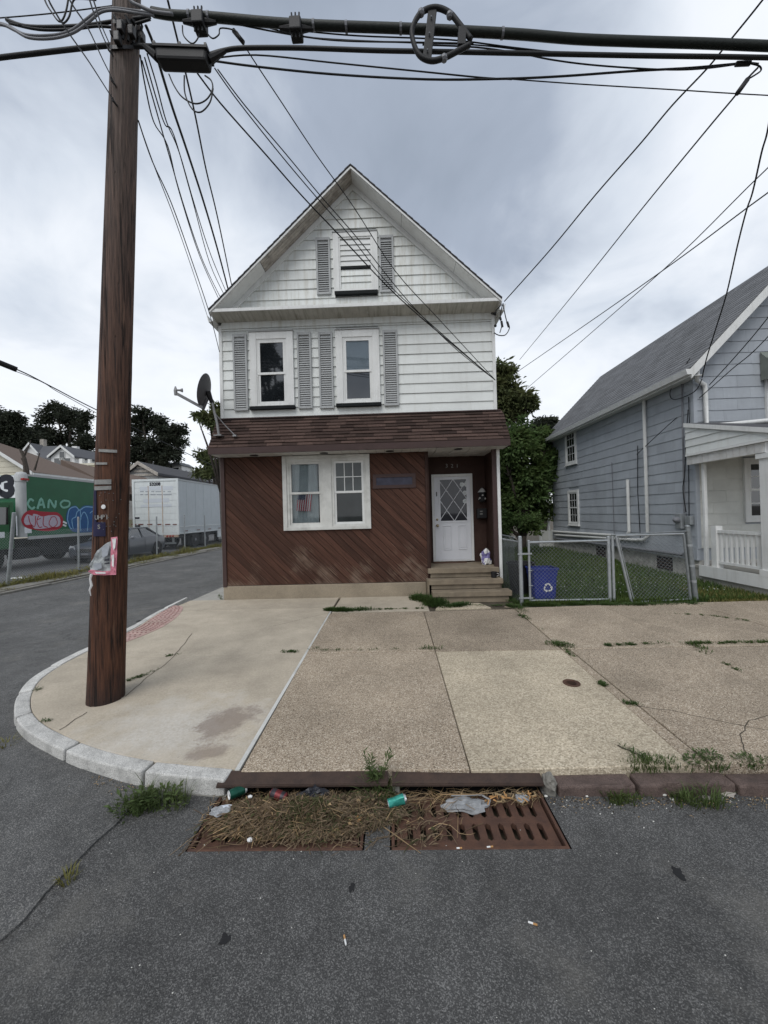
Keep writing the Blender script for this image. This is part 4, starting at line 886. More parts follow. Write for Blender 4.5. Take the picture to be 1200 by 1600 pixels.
# ------------------------------------------------------------------ neighbour house on the right
NX0, NXR, NX1, NY0, NY1, NEZ, NRZ, NB = 7.0, 9.4, 11.9, 9.0, 16.95, 5.22, 7.71, .26
NH = thing('neighbor_house', 'blue grey shingle clad house with white front porch and steep grey roof', 'house', (9.4, 9.0, NB))
g = MB(); g.box(NX0+.03, NY0+.03, NB, NX1-.03, NY1, NEZ-.05); g.prism([(NX0+.03, NY0+.03, NEZ-.05), (NX1-.03, NY0+.03, NEZ-.05), (NXR, NY0+.03, NRZ-.18)], (0, NY1-NY0-.03, 0)); g.build('wall', 'siding_blue', NH)
sk = .262
sm = {}
def sshingle(axis, w, h, mat):
    k = (axis, round(w, 3), round(h, 3), mat)
    if k not in sm:
        g = MB(); a = w/2-.0015
        if axis == 'x': g.hexa([(-.013, a, 0), (-.013, -a, 0), (.028, -a, 0), (.028, a, 0), (0, a, h), (0, -a, h), (.028, -a, h), (.028, a, h)])
        else: g.hexa([(-a, -.013, 0), (a, -.013, 0), (a, .028, 0), (-a, .028, 0), (-a, 0, h), (a, 0, h), (a, .028, h), (-a, .028, h)])
        sm[k] = g.mesh('siding_shingle', mat)
    return sm[k]
SW = [(14.62, 3.68, 15.50, 5.08), (14.55, 1.33, 15.40, 2.68)]     # side windows (y0, z0, y1, z1)
z = .98; r = 0
while z < 5.1:
    h = min(sk, 5.15-z); y = NY0+.05-(.0 if r % 2 else .30)
    while y < NY1:
        a, b = max(y, NY0+.05), min(y+.61, NY1); y += .61
        segs = [(a, b)]
        for (wy0, wz0, wy1, wz1) in SW:
            if z < wz1-.02 and z+h > wz0+.02:
                ns = []
                for (p, q) in segs:
                    if q <= wy0 or p >= wy1: ns.append((p, q))
                    else:
                        if p < wy0: ns.append((p, wy0+.02))
                        if q > wy1: ns.append((wy1-.02, q))
                segs = ns
        for p, q in segs:
            if q-p > .03: put('siding_shingle', sshingle('x', q-p, h, 'siding_blue'), NH, T((NX0, (p+q)/2, z+U(-.004, .004))))
    z += sk; r += 1
# gable front: upper courses blue, porch wall cream
z = 3.62; r = 0; NS = (NRZ-NEZ)/(NXR-NX0)
def front_row(z, h, xa, xb, mat, holes, sl=0):
    x = xa-(.0 if r % 2 else .30)
    if sl:
        for e_, sg in ((xa, 1), (xb, -1)):
            k = sl*sg; MB().hexa([(e_-k, NY0-.020, z), (e_, NY0-.020, z), (e_, NY0+.028, z), (e_-k, NY0+.028, z), (e_-.002*sg, NY0, z+h), (e_, NY0, z+h), (e_, NY0+.028, z+h), (e_-.002*sg, NY0+.028, z+h)]).build('siding_shingle', mat, NH)
    while x < xb:
        a, b = max(x, xa), min(x+.61, xb); x += .61
        segs = [(a, b)]
        for (p0, zb, p1, zt) in holes:
            if z < zt-.02 and z+h > zb+.02: segs = [t for (p, q) in segs for t in ((p, min(q, p0+.02)), (max(p, p1-.02), q)) if t[1]-t[0] > .03]
        for p, q in segs: put('siding_shingle', sshingle('y', q-p, h, mat), NH, T(((p+q)/2, NY0, z+U(-.004, .004))))
while z < NRZ-.3:
    h = sk; ins = max(0, (z+h-NEZ+.12)/NS); front_row(z, h, NX0+.06+ins, NX1-.06-ins, 'siding_blue', [(8.6, 3.7, 9.6, 5.35)], min(ins, h/NS)); z += sk; r += 1
z = .98
while z < 3.5: front_row(z, sk, 7.06, 11.8, 'siding_cream', [(8.05, 1.55, 9.07, 3.05)]); z += sk; r += 1
BX('corner_board', NX0-.024, NY0-.024, .97, NX0+.06, NY0+.05, 5.15, 'siding_blue', NH)
# roof with courses
for s in (-1, 1):
    ex = NX0-.30 if s < 0 else NX1+.30; ez = NEZ-.30*NS+.12; y0, y1 = NY0-.32, NY1+.3; rz = NRZ+.10
    p = [(ex, y0, ez), (NXR, y0, rz), (NXR, y1, rz), (ex, y1, ez)]; rf = MB().hexa([(q[0], q[1], q[2]-.07) for q in p]+p).build('roof', 'roof_dark', NH)
    mb = MB(); nn = 27
    for i in range(nn):
        t0, t1 = i/nn, (i+1)/nn; xa, za = ex+(NXR-ex)*t0, ez+(rz-ez)*t0; xb, zb_ = ex+(NXR-ex)*t1, ez+(rz-ez)*t1
        y = y0-.02
        while y < y1:
            e_ = min(y1+.01, y+U(.22, .5)); mb.hexa([(xa, y, za), (xb, y, zb_), (xb, e_-.004, zb_), (xa, e_-.004, za), (xa, y, za+.020+U(0, .005)), (xb, y, zb_+.006), (xb, e_-.004, zb_+.006), (xa, e_-.004, za+.020)]); y = e_
    tag(mb.build('shingle', 'roof_grey', rf), kind='stuff')
    # white rake board and fascia
    MB().hexa([(ex, y0-.03, ez-.24), (NXR, y0-.03, rz-.24), (NXR, y0-.002, rz-.24), (ex, y0-.002, ez-.24), (ex, y0-.03, ez-.015), (NXR, y0-.03, rz-.015), (NXR, y0-.002, rz-.015), (ex, y0-.002, ez-.015)]).build('rake_board', 'trim_white', NH)
    MB().hexa([(ex+.02, y0, ez-.10), (NXR, y0, rz-.10), (NXR, NY0-.03, rz-.10), (ex+.02, NY0-.03, ez-.10), (ex+.02, y0, ez-.085), (NXR, y0, rz-.085), (NXR, NY0-.03, rz-.085), (ex+.02, NY0-.03, ez-.085)]).build('rake_soffit', 'trim_white', NH)
    BX('eave_soffit', min(ex, ex-s*.28), NY0-.3, ez-.17, max(ex, ex-s*.28), NY1+.25, ez-.15, 'trim_white', NH)
ex, ez = NX0-.30, NEZ-.30*NS+.12
BX('fascia', ex-.012, NY0-.32, ez-.20, ex+.014, NY1+.3, ez-.02, 'trim_white', NH)
pr = [(0, 0), (0, .11), (-.015, .11), (-.015, .02), (-.085, .02), (-.115, .12), (-.13, .12), (-.095, 0)]
gt = MB().prism([(ex-.013+a, NY0-.36, ez-.16+b) for a, b in pr], (0, NY1-NY0+.66, 0)); gt.prism([(ex-.013+a, NY0-.375, ez-.16+b) for a, b in ((0, 0), (0, .12), (-.13, .12), (-.095, 0))], (0, .014, 0)); gt.build('gutter', 'trim_white', NH)
# windows on the side
def nwin(y0, z0, y1, z1, grid=(2, 2)):
    w = MB(); x0, x1 = NX0-.055, NX0+.02
    def fr(mb, a, zb, b, zt, wd, xa, xb): mb.box(xa, a, zb, xb, a+wd, zt); mb.box(xa, b-wd, zb, xb, b, zt); mb.box(xa, a+wd, zb, xb, b-wd, zb+wd); mb.box(xa, a+wd, zt-wd, xb, b-wd, zt); return mb
    o = fr(w, y0, z0, y1, z1, .09, x0, x1).build('window', 'trim_white', NH); zm = (z0+z1)/2
    BX('sill', x0-.03, y0-.04, z0-.03, x1-.02, y1+.04, z0+.0, 'trim_white', o)
    for q, (a, b) in enumerate(((z0+.09, zm+.02), (zm-.02, z1-.09))):
        fr(MB(), y0+.09, a, y1-.09, b, .045, NX0-.03-.012*q, NX0-.005).build('sash', 'trim_white', o); BX('pane', NX0-.016-.012*q, y0+.13, a+.04, NX0-.012-.012*q, y1-.13, b-.04, 'glass_dark', o)
        for i in (1, 2): yy = y0+.135+(y1-y0-.27)*i/3; BX('muntin', NX0-.022-.012*q, yy-.009, a+.045, NX0-.0165-.012*q, yy+.009, b-.045, 'trim_white', o)
        zz = (a+b)/2; BX('muntin', NX0-.023-.012*q, y0+.135, zz-.009, NX0-.0168-.012*q, y1-.135, zz+.009, 'trim_white', o)
for q in SW: nwin(*q)
# foundation: whitewashed rubble with dark vents, step ledge above
BX('foundation', NX0+.02, NY0, .0, NX1, NY1, .70, 'stone_white', NH, bevel=.02); BX('ledge', NX0-.035, NY0-.01, .70, NX0+.05, NY1, .975, 'siding_blue', NH)
for yv, nm in ((12.9, 0), (9.85, 1)): v = BX('vent', NX0-.0, yv, .33, NX0+.03, yv+.55, .66, 'void', NH); [BX('vent_bar', NX0-.012, yv, .36+.07*i, NX0-.001, yv+.55, .39+.07*i, 'rust_dark', v) for i in range(4)]
# downspouts, waste pipes, conduit
def pipe(pts, r, mat, name='pipe', par=None, n=8): return MB().tube(pts, r, n).build(name, mat, par or NH, smooth=60)
px = NX0-.075
pipe([(px, 10.62, 5.02), (px, 10.62, 1.18), (px-.02, 10.75, 1.06), (px, 11.2, 1.02), (px, 16.6, .86)], .045, 'trim_white', 'downspout'); pipe([(px, 11.45, 2.78), (px, 11.45, 1.25)], .045, 'trim_white', 'vent_pipe')
pipe([(px, 11.45, 1.25), (px-.02, 11.55, 1.12), (px, 11.9, 1.1), (px, 16.8, 1.0)], .045, 'trim_white', 'pipe'); pipe([(px-.03, 9.15, .88), (px-.03, 9.35, .80), (px-.03, 16.4, .72)], .04, 'cable_grey', 'pipe'); pipe([(px+.03, 9.28, 5.0), (px+.03, 9.33, 1.55)], .018, 'cable_grey', 'conduit'); pipe([(px+.04, 9.1, 4.5), (px+.04, 9.1, 3.9), (px+.04, 9.16, 3.0), (px+.04, 9.2, 1.6)], .009, 'cable_black', 'conduit'); pipe([(px+.04, 12.3, 3.4), (px+.04, 12.28, 1.1)], .010, 'cable_grey', 'conduit'); pipe([(px+.04, 11.0, 3.7), (px+.04, 11.06, 2.4), (px+.04, 11.0, 1.1)], .010, 'cable_black', 'conduit')
MB().tube([(px, 8.78, 5.0), (px, 8.78, 4.88), (6.98, 8.86, 4.80), (7.20, 8.93, 4.72), (7.215, 8.93, 4.55), (7.215, 8.93, 3.78), (7.26, 8.75, 3.74), (8.2, 7.55, 3.62), (8.6, 7.2, 3.6)], .048, 8).build('downspout', 'trim_white', NH, smooth=60)
mt = BX('meter_box', NX0-.15, 9.30, 1.42, NX0-.022, 9.50, 1.78, 'galv', NH, .01); MB().lathe([(.075, 0), (.07, .06), (.04, .10), (.002, .11)], (NX0-.15, 9.40, 1.63), 14, RT('Y', -90)).build('meter_dial', 'cable_grey', mt, smooth=50)
BX('meter_box', NX0-.12, 9.06, 1.52, NX0-.026, 9.22, 1.72, 'galv', NH, .01)
# upper front window with its metal awning
w = frame(MB(), 8.6, 3.72, 9.6, 5.3, .1, NY0-.06, NY0+.02).build('window', 'trim_white', NH); BX('pane', 8.7, NY0-.03, 3.82, 9.5, NY0-.02, 5.2, 'glass_dark', w)
aw = MB()
for i in range(7): a = i/7; aw.hexa([(8.5, NY0-.03-.55*a, 5.42-.62*a), (9.7, NY0-.03-.55*a, 5.42-.62*a), (9.7, NY0-.03-.55*(a+.12), 5.42-.62*(a+.16)), (8.5, NY0-.03-.55*(a+.12), 5.42-.62*(a+.16)), (8.5, NY0-.03-.55*a, 5.435-.62*a), (9.7, NY0-.03-.55*a, 5.435-.62*a), (9.7, NY0-.03-.55*(a+.12), 5.435-.62*(a+.16)), (8.5, NY0-.03-.55*(a+.12), 5.435-.62*(a+.16))])
aw.prism([(8.5, NY0-.03, 5.42), (8.5, NY0-.03, 4.78), (8.5, NY0-.6, 4.72)], (.012, 0, 0)); aw.build('awning', 'awning_green', w)
# front porch
PXL, PYF = 6.78, 7.05; zt, zb, zf = 3.86, 3.14, 3.14
PR = MB().hexa([(PXL-.04, PYF-.1, 3.24), (11.9, PYF-.1, 3.24), (11.9, NY0-.03, 3.80), (PXL-.04, NY0-.03, 3.80), (PXL-.04, PYF-.1, 3.30), (11.9, PYF-.1, 3.30), (11.9, NY0-.03, 3.86), (PXL-.04, NY0-.03, 3.86)]).build('porch_roof', 'roof_dark', NH)
MB().hexa([(PXL-.055, PYF-.12, 3.21), (PXL-.041, PYF-.12, 3.21), (PXL-.041, NY0-.03, 3.77), (PXL-.055, NY0-.03, 3.77), (PXL-.055, PYF-.12, 3.30), (PXL-.041, PYF-.12, 3.30), (PXL-.041, NY0-.03, 3.86), (PXL-.055, NY0-.03, 3.86)]).build('rake_board', 'trim_white', PR)
MB().prism([(PXL+.006, PYF+.0, 3.14), (PXL+.006, NY0-.03, 3.14), (PXL+.006, NY0-.03, 3.80), (PXL+.006, PYF+.0, 3.25)], (.06, 0, 0)).build('gable_panel', 'siding_white', PR)
for i in range(4):
    a, b = 3.14+.165*i, 3.14+.165*(i+1); ya = PYF+.02+max(0, (a-3.2))/.27*1.0*.92; yb = PYF+.02+max(0, (b-3.2))/.27*.92
    ya, yb = min(ya, NY0-.05), min(yb, NY0-.05)
    MB().hexa([(PXL-.018, ya, a), (PXL+.05, ya, a), (PXL+.05, NY0-.02, a), (PXL-.018, NY0-.02, a), (PXL, yb, b), (PXL+.05, yb, b), (PXL+.05, NY0-.02, b), (PXL, NY0-.02, b)]).build('clapboard', 'siding_white', PR)
BX('gutter', PXL-.03, PYF-.22, 3.17, 11.9, PYF-.11, 3.29, 'trim_white', PR); BX('trim_board', PXL-.03, PYF+.0, 3.09, PXL+.03, NY0-.03, 3.135, 'trim_white', NH)
for i in range(12): BX('frieze_slat', PXL+.01, PYF+.14+.15*i, 2.90, PXL+.03, PYF+.14+.15*i+.142, 3.088, 'soffit_white', NH)
BX('beam', PXL+.031, PYF+.1, 2.90, PXL+.14, NY0-.03, 3.088, 'trim_white', NH); BX('beam', PXL+.14, PYF+.04, 2.90, 11.9, PYF+.2, 3.088, 'trim_white', NH); BX('ceiling', PXL+.15, PYF+.2, 3.05, 11.9, NY0-.03, 3.08, 'soffit_white', NH)
for yy, wd in ((8.66, .07), (PYF+.03, .22)):
    cx = PXL+.16; c_ = BX('porch_post', cx-wd/2, yy, .62, cx+wd/2, yy+wd, 2.899, 'trim_white', NH, .01)
    for zz, hh, e_ in ((2.80, .09, .03), (.62, .12, .025)) if wd > .2 else (): BX('capital' if zz > 2 else 'plinth', cx-wd/2-e_, yy-e_, zz, cx+wd/2+e_, yy+wd+e_, zz+hh, 'trim_white', c_)
BX('porch_floor', PXL+.06, PYF, .56, 11.9, NY0-.03, .62, 'cement', NH); BX('skirt', PXL+.03, PYF-.02, .40, PXL+.058, 8.75, .64, 'trim_white', NH); BX('skirt', PXL+.06, PYF-.045, .40, 11.9, PYF-.02, .64, 'trim_white', NH); BX('skirt_wall', PXL+.08, PYF+.03, .15, 11.8, NY0-.03, .55, 'cement', NH)
rx = PXL+.14; rl = BX('railing', rx-.045, PYF+.30, 1.37, rx+.045, 8.36, 1.43, 'trim_white', NH); BX('rail', rx-.035, PYF+.30, .72, rx+.035, 8.36, .77, 'trim_white', rl); BX('newel_post', rx-.07, 8.32, .62, rx+.07, 8.45, 1.52, 'trim_white', rl)
bal = MB().box(-.022, -.022, .77, .022, .022, 1.37).mesh('baluster', 'trim_white')
for i in range(10): put('baluster', bal, rl, T((rx, 8.27-.118*i+.0, 0)))
for i in range(14): put('baluster', bal, rl, T((7.35+.12*i, PYF+.12, 0)))
BX('rail', 7.1, PYF+.08, 1.37, 9.1, PYF+.16, 1.43, 'trim_white', rl); BX('rail', 7.1, PYF+.09, .72, 9.1, PYF+.15, .77, 'trim_white', rl)
w = frame(MB(), 8.05, 1.55, 9.07, 3.02, .10, NY0-.06, NY0+.02).build('window', 'trim_white', NH); zm = 2.29
for q, (a, b) in enumerate(((1.65, zm+.02), (zm-.02, 2.92))):
    frame(MB(), 8.15, a, 8.97, b, .05, NY0-.035-.012*q, NY0-.005).build('sash', 'trim_white', w); BX('pane', 8.19, NY0-.022-.012*q, a+.04, 8.93, NY0-.017-.012*q, b-.04, 'glass_dark', w)
    for i in (1, 2): BX('muntin', 8.20+.72*i/3-.01, NY0-.03-.012*q, a+.05, 8.20+.72*i/3+.01, NY0-.0225-.012*q, b-.05, 'trim_white', w)
    BX('muntin', 8.20, NY0-.031-.012*q, (a+b)/2-.01, 8.92, NY0-.0227-.012*q, (a+b)/2+.01, 'trim_white', w)
# rear porch, seen past the far corner
rp = MB().prism([(6.45, 17.0, 2.95), (7.05, 17.0, 3.55), (7.05, 17.0, 2.78), (6.45, 17.0, 2.78)], (0, .05, 0)); rp.hexa([(6.3, 16.95, 2.86), (7.0, 16.95, 3.58), (7.0, 20, 3.58), (6.3, 20, 2.86), (6.3, 16.95, 2.92), (7.0, 16.95, 3.64), (7.0, 20, 3.64), (6.3, 20, 2.92)]); rp.build('rear_porch', 'siding_cream', NH); BX('porch_post', 6.42, 17.0, .3, 6.52, 17.1, 2.8, 'trim_white', NH); BX('porch_post', 6.8, 17.0, .3, 6.88, 17.1, 2.8, 'trim_white', NH); BX('porch_panel', 6.44, 17.02, .3, 7.05, 17.08, 1.05, 'siding_cream', NH); pipe([(6.34, 16.98, 2.78), (6.36, 16.98, 2.7), (6.42, 16.98, 2.62), (6.42, 16.98, .3)], .03, 'trim_white', 'downspout')

# ------------------------------------------------------------------ yard
def yard_z(x, y): return walk_z(y)-.012+.05*min(1, max(0, (y-7.4)/6))
YARD = sheet('lawn', [2.28, 3, 4, 5, 6, 7.05], [7.02, 8, 9, 11, 13, 15, 18, 26], lambda x, y: yard_z(x, y)-.006, 'lawn_soil'); sheet('verge', [5.75, 7.05, 9, 14], [7.12, 7.7, 8.4, 9.0], lambda x, y: walk_z(y)-.015, 'lawn_soil')
mb = MB()
for _ in range(30000):
    y = 7.15+10*R()**1.7; x = U(2.32, 6.98)
    if y < 8.95 and x < 2.4: continue
    blade(mb, x, y, yard_z(x, y), U(.04, .13)*(1 if y < 8 else 1.1), U(.008, .016)*(1+.10*(y-7)), U(.01, .07), U(0, 6.28))
tag(mb.build('lawn_grass', 'grass', None), kind='stuff')
mb = MB()
for _ in range(160): y = 7.6+5*R()**1.5; x = U(3.1, 6.8); mb.ball((x, y, yard_z(x, y)+U(.08, .13)), .009, 5, 3)
tag(mb.build('clover_bloom', 'clover_white'), kind='stuff')
mb = MB()
for _ in range(4200): x = U(5.8, 9); y = U(7.2, 8.0); blade(mb, x, y, walk_z(y)-.015, U(.04, .14), U(.008, .014), U(.02, .1), U(0, 6.28))
for _ in range(1500): x = U(5.7, 8.2); y = U(7.05, 7.3); blade(mb, x, y, walk_z(y)-.015, U(.03, .09), U(.008, .012), U(.02, .08), U(0, 6.28))
tag(mb.build('verge_grass', 'grass_dry'), kind='stuff')
BX('walkway', 7.06, 8.1, .15, 7.3, 8.95, walk_z(8)+.0, 'cement'); tag(bpy.data.objects['walkway'], kind='structure')

# chain link yard fence: panel of the fence, then the leaning gate
FYY = 7.22; fz = walk_z(FYY)
F = thing('yard_fence', 'galvanized chain link fence panel in front of the blue bin and lawn', 'fence', (3.2, FYY, fz))
pA, pB, pC = at(815, 936, FYY), at(955, 940, FYY), at(1087, 936, FYY)
def post(x, y, z0, z1, r, par, name='post', x2=None, mat='galv'):
    o = MB().tube([(x, y, z0), ((x2 or x), y, z1)], r, 10).build(name, mat, par, smooth=50); MB().ball(((x2 or x), y, z1), r*1.12, 10, 5, sq=(1, 1, .7)).build('post_cap', 'galv', o, smooth=True); return o
zt = fz+1.20
post(pA.x, FYY, .1, zt+.04, .036, F); post(pA.x+.16, FYY, fz+.05, zt-.03, .022, F); post(pB.x-.02, FYY, .1, zt, .03, F); post(pB.x+.055, FYY, .1, zt+.0, .026, F)
MB().tube([(pA.x+.16, FYY, zt-.06), (pB.x, FYY, zt-.06)], .02, 8).build('rail', 'galv', F); MB().tube([(pA.x+.16, FYY, fz+.06), (pB.x, FYY, fz+.05)], .018, 8).build('rail', 'galv', F)
for zz in (.1, .34, .62, .92):
    MB().box(pA.x-.06, FYY-.045, fz+zz, pA.x+.20, FYY-.035, fz+zz+.03).build('fence_band', 'galv', F) if zz in (.1, .92) else MB().tube([(pA.x+.13, FYY-.028, fz+zz), (pA.x+.2, FYY-.028, fz+zz)], .008, 5).build('fence_band', 'galv', F)
mb = MB(); chain_link(mb, (pA.x+.16, FYY+.03, fz+.05), (pB.x, FYY+.03, fz+.05), (pA.x+.16, FYY+.03, zt-.02), (pB.x, FYY+.03, zt-.02), .072, .0023); tag(mb.build('chain_link_mesh', 'galv_dark', F), kind='stuff')
S2_ = (2.27, 8.3); mb = MB(); chain_link(mb, (S2_[0], S2_[1], fz+.03), (pA.x-.02, FYY+.03, fz+.03), (S2_[0], S2_[1], zt-.04), (pA.x-.02, FYY+.03, zt-.04), .072, .0023); tag(mb.build('chain_link_mesh', 'galv_dark', F), kind='stuff'); MB().tube([(S2_[0], S2_[1], zt-.05), (pA.x, FYY, zt-.05)], .018, 8).build('rail', 'galv', F)
G = thing('yard_gate', 'leaning chain link gate between the middle fence post and the dark corner post', 'gate', (4.8, FYY, fz))
g0, g1 = at(987, 941, FYY-.03), at(1079, 936, FYY-.03); t0, t1 = at(962, 837, FYY-.03), at(1068, 834, FYY-.03)
MB().tube([g0, t0], .022, 8).build('gate_stile', 'galv', G); MB().tube([g0+Vector((.05, 0, 0)), t0+Vector((.04, 0, 0))], .008, 6).build('tension_bar', 'galv', G); MB().tube([g1, t1], .022, 8).build('gate_stile', 'galv_dark', G)
MB().tube([t0, t1], .018, 8).build('rail', 'galv', G); q0, q1 = at(990, 941, FYY-.03), at(1079, 936, FYY-.03); MB().tube([q0, q1], .016, 8).build('rail', 'galv', G)
MB().tube([at(955, 836, FYY-.02), at(1072, 830, FYY-.02)], .014, 8).build('rail', 'galv_dark', G)
mb = MB(); chain_link(mb, g0, g1, t0, t1, .072, .0023); tag(mb.build('chain_link_mesh', 'galv_dark', G), kind='stuff')
CP = thing('fence_post', 'thick dark grey fence post leaning at the corner of the neighbouring porch', 'fence post', (pC.x, FYY, fz))
MB().tube([at(1087, 938, FYY), at(1074, 824, FYY)], .045, 12).build('post', 'galv_dark', CP, smooth=50); MB().ball(at(1074, 823, FYY), .05, 10, 5, sq=(1, 1, .8)).build('post_cap', 'galv_dark', CP, smooth=True)
for v in (852, 884, 908): p = at(1074+(v-824)*.114, v, FYY); MB().lathe([(.05, -.02), (.05, .02)], p, 12).build('fence_band', 'galv', CP)
# line of low fence along the back of the lawn
BF = thing('back_fence', 'chain link fence running back along the far side of the lawn behind the dark bin', 'fence', (2.6, 12, .25))
for y in (9.5, 11.5, 13.5, 15.5): post(2.62, y, .2, 1.42, .024, BF)
MB().tube([(2.62, 8.4, 1.38), (2.62, 16, 1.38)], .016, 6).build('rail', 'galv', BF); mb = MB(); chain_link(mb, (2.62, 8.4, .28), (2.62, 16, .30), (2.62, 8.4, 1.38), (2.62, 16, 1.38), .085, .003); tag(mb.build('chain_link_mesh', 'galv_dark', BF), kind='stuff')

# bins
bb = thing('recycling_bin', 'blue plastic recycling bin with a white recycling symbol behind the chain link fence', 'recycling bin', (2.86, 7.50, yard_z(2.9, 7.5)))
b0 = Vector((2.855, 7.52, yard_z(2.9, 7.5)))
def rbox(mb, w0, d0, w1, d1, z0, z1, c, rr=.05):
    def ring(w, d, z): return [(c.x+sx*(w/2-rr)+rr*math.cos(a), c.y+sy*(d/2-rr)+rr*math.sin(a), c.z+z) for sx, sy, st in ((1, 1, 0), (-1, 1, 90), (-1, -1, 180), (1, -1, 270)) for a in (math.radians(st), math.radians(st+45), math.radians(st+90))]
    n = len(mb.v); m_ = 12; mb.v += ring(w0, d0, z0)+ring(w1, d1, z1); mb.f += [(n+i, n+(i+1) % m_, n+m_+(i+1) % m_, n+m_+i) for i in range(m_)]; mb.k += [0]*m_
    return n
mb = MB(); n0 = rbox(mb, .40, .34, .455, .38, 0, .50, b0); mb.f.append(tuple(n0+i for i in range(11, -1, -1))); mb.k.append(0); rbox(mb, .475, .40, .485, .41, .50, .62, b0); rbox(mb, .455, .38, .475, .40, .498, .50, b0); rbox(mb, .485, .41, .455, .38, .62, .625, b0); rbox(mb, .455, .38, .40, .34, .624, .06, b0); mb.build('body', 'bin_blue', bb, smooth=35)
mb = MB(); rbox(mb, .525, .45, .525, .45, .605, .635, b0, .06); rbox(mb, .525, .45, .47, .39, .635, .637, b0); rbox(mb, .485, .41, .525, .45, .603, .605, b0); mb.build('rim', 'bin_blue', bb, smooth=35)
BX('handle_grip', b0.x-.06, b0.y-.214, .82, b0.x+.05, b0.y-.204, .845, 'ink_blue', bb)
sy = Vector((b0.x+.035, b0.y-.195, b0.z+.275)); mb = MB()
for k in range(3):
    a0 = math.radians(90+120*k)
    def pt(a, r): return Vector((sy.x+r*math.cos(a), sy.y-.006, sy.z+r*math.sin(a)))
    pts = [pt(a0+math.radians(t), .066+.010*math.cos(math.radians(t*3))) for t in (-52, -30, -8, 14, 30)]
    for p, q in zip(pts, pts[1:]): mb.beam(p, q, .024, .004, (0, 1, 0))
    e_, d_ = pts[-1], (pts[-1]-pts[-2]).normalized(); s_ = Vector((-d_.z, 0, d_.x)); mb.prism([e_+s_*.028, e_-s_*.028, e_+d_*.036], (0, .004, 0))
mb.build('recycling_symbol', 'paper_white', bb)
tb = thing('trash_can', 'round black plastic trash can without lid behind the fence post', 'trash can', (2.62, 8.0, .25)); tz = yard_z(2.6, 8)
MB().lathe([(.19, 0), (.20, .02), (.255, .62), (.285, .625), (.285, .66), (.25, .66), (.24, .60), (.19, .05), (.002, .05)], (2.60, 7.98, tz), 24).build('body', 'black_plastic', tb, smooth=40)
for a in range(12): t = a*math.pi/6; MB().beam((2.60+.2*math.cos(t), 7.98+.2*math.sin(t), tz+.05), (2.60+.252*math.cos(t), 7.98+.252*math.sin(t), tz+.58), .018, .012).build('rib', 'black_plastic', tb)
MB().tube([(2.60+.28*math.cos(i*math.pi/12), 7.98+.28*math.sin(i*math.pi/12), tz+.655) for i in range(25)], .012, 6).build('rim', 'black_plastic', tb)

# ------------------------------------------------------------------ trees
def crown(mb, blobs, n, l, w, droop=.2):
    tot = sum(b[3]**2.2 for b in blobs)
    for (x, y, z, r) in blobs:
        c = Vector((x, y, z)); m_ = int(n*r**2.2/tot); sub = [(c+rvec()*r*U(.35, .95), r*U(.22, .45)) for _ in range(max(5, int(9+r*5)))]
        for i in range(m_):
            sc, sr = random.choice(sub) if R() < .78 else (c, r*.98); p = sc+Vector((rvec().x, rvec().y, rvec().z*.8))*sr*(R()**.45)
            d = (p-sc)*1.2+Vector((U(-1, 1), U(-1, 1), U(-.7, .5)))*sr; d.z -= droop*sr
            if d.length < 1e-3: d = Vector((0, 0, 1))
            leaf(mb, p, d, rvec(), l*U(.6, 1.3), w*U(.7, 1.2))
def tree(name, label, cat, base, blobs, n, l, w, mat, tr, group=None, droop=.2, fork=.45):
    t = thing(name, label, cat, base, group); B = Vector(base); cx = sum(b[0] for b in blobs)/len(blobs); cy = sum(b[1] for b in blobs)/len(blobs); zlow = min(b[2]-b[3]*.5 for b in blobs)
    fk = Vector((B.x+(cx-B.x)*.3, B.y+(cy-B.y)*.3, B.z+max(.4, (zlow-B.z)*fork+ .3)))
    tm = MB(); tm.tube([B-Vector((0, 0, .2)), B.lerp(fk, .5)+Vector((U(-.1, .1), U(-.1, .1), 0)), fk], [tr*1.25, tr, tr*.85], 8)
    for (x, y, z, r) in blobs:
        e_ = Vector((x, y, z)); m_ = fk.lerp(e_, .5)+Vector((U(-.2, .2), U(-.2, .2), .12*(e_-fk).length)); tm.tube([fk-Vector((0, 0, .1)), m_, e_], [tr*.55, tr*.36, tr*.12], 6)
        for _ in range(4):
            q = m_.lerp(e_, U(.2, 1)); v = rvec()*r*.8; v.z = abs(v.z)*.7; tm.tube([q, q+v*.5+Vector((0, 0, .05*r)), q+v], [tr*.16, tr*.10, tr*.03], 4)
    tm.build('trunk', 'bark', t, smooth=True); cm = MB(); crown(cm, blobs, n, l, w, droop); cm.build('crown', mat, t); return t
def bl(u, v, Y, rpx): p = at(u, v, Y); return (p.x, p.y+U(-.6, .6), p.z, rpx/600*Y)
def px_tree(name, label, Y, bs, base_u, n, l, w, mat, tr, cat='tree', group=None, fork=.45):
    b = at(base_u, 830, Y); return tree(name, label, cat, (b.x, Y, .1), [bl(u, v, Y, r) for u, v, r in bs], n, l, w, mat, tr, group, fork=fork)
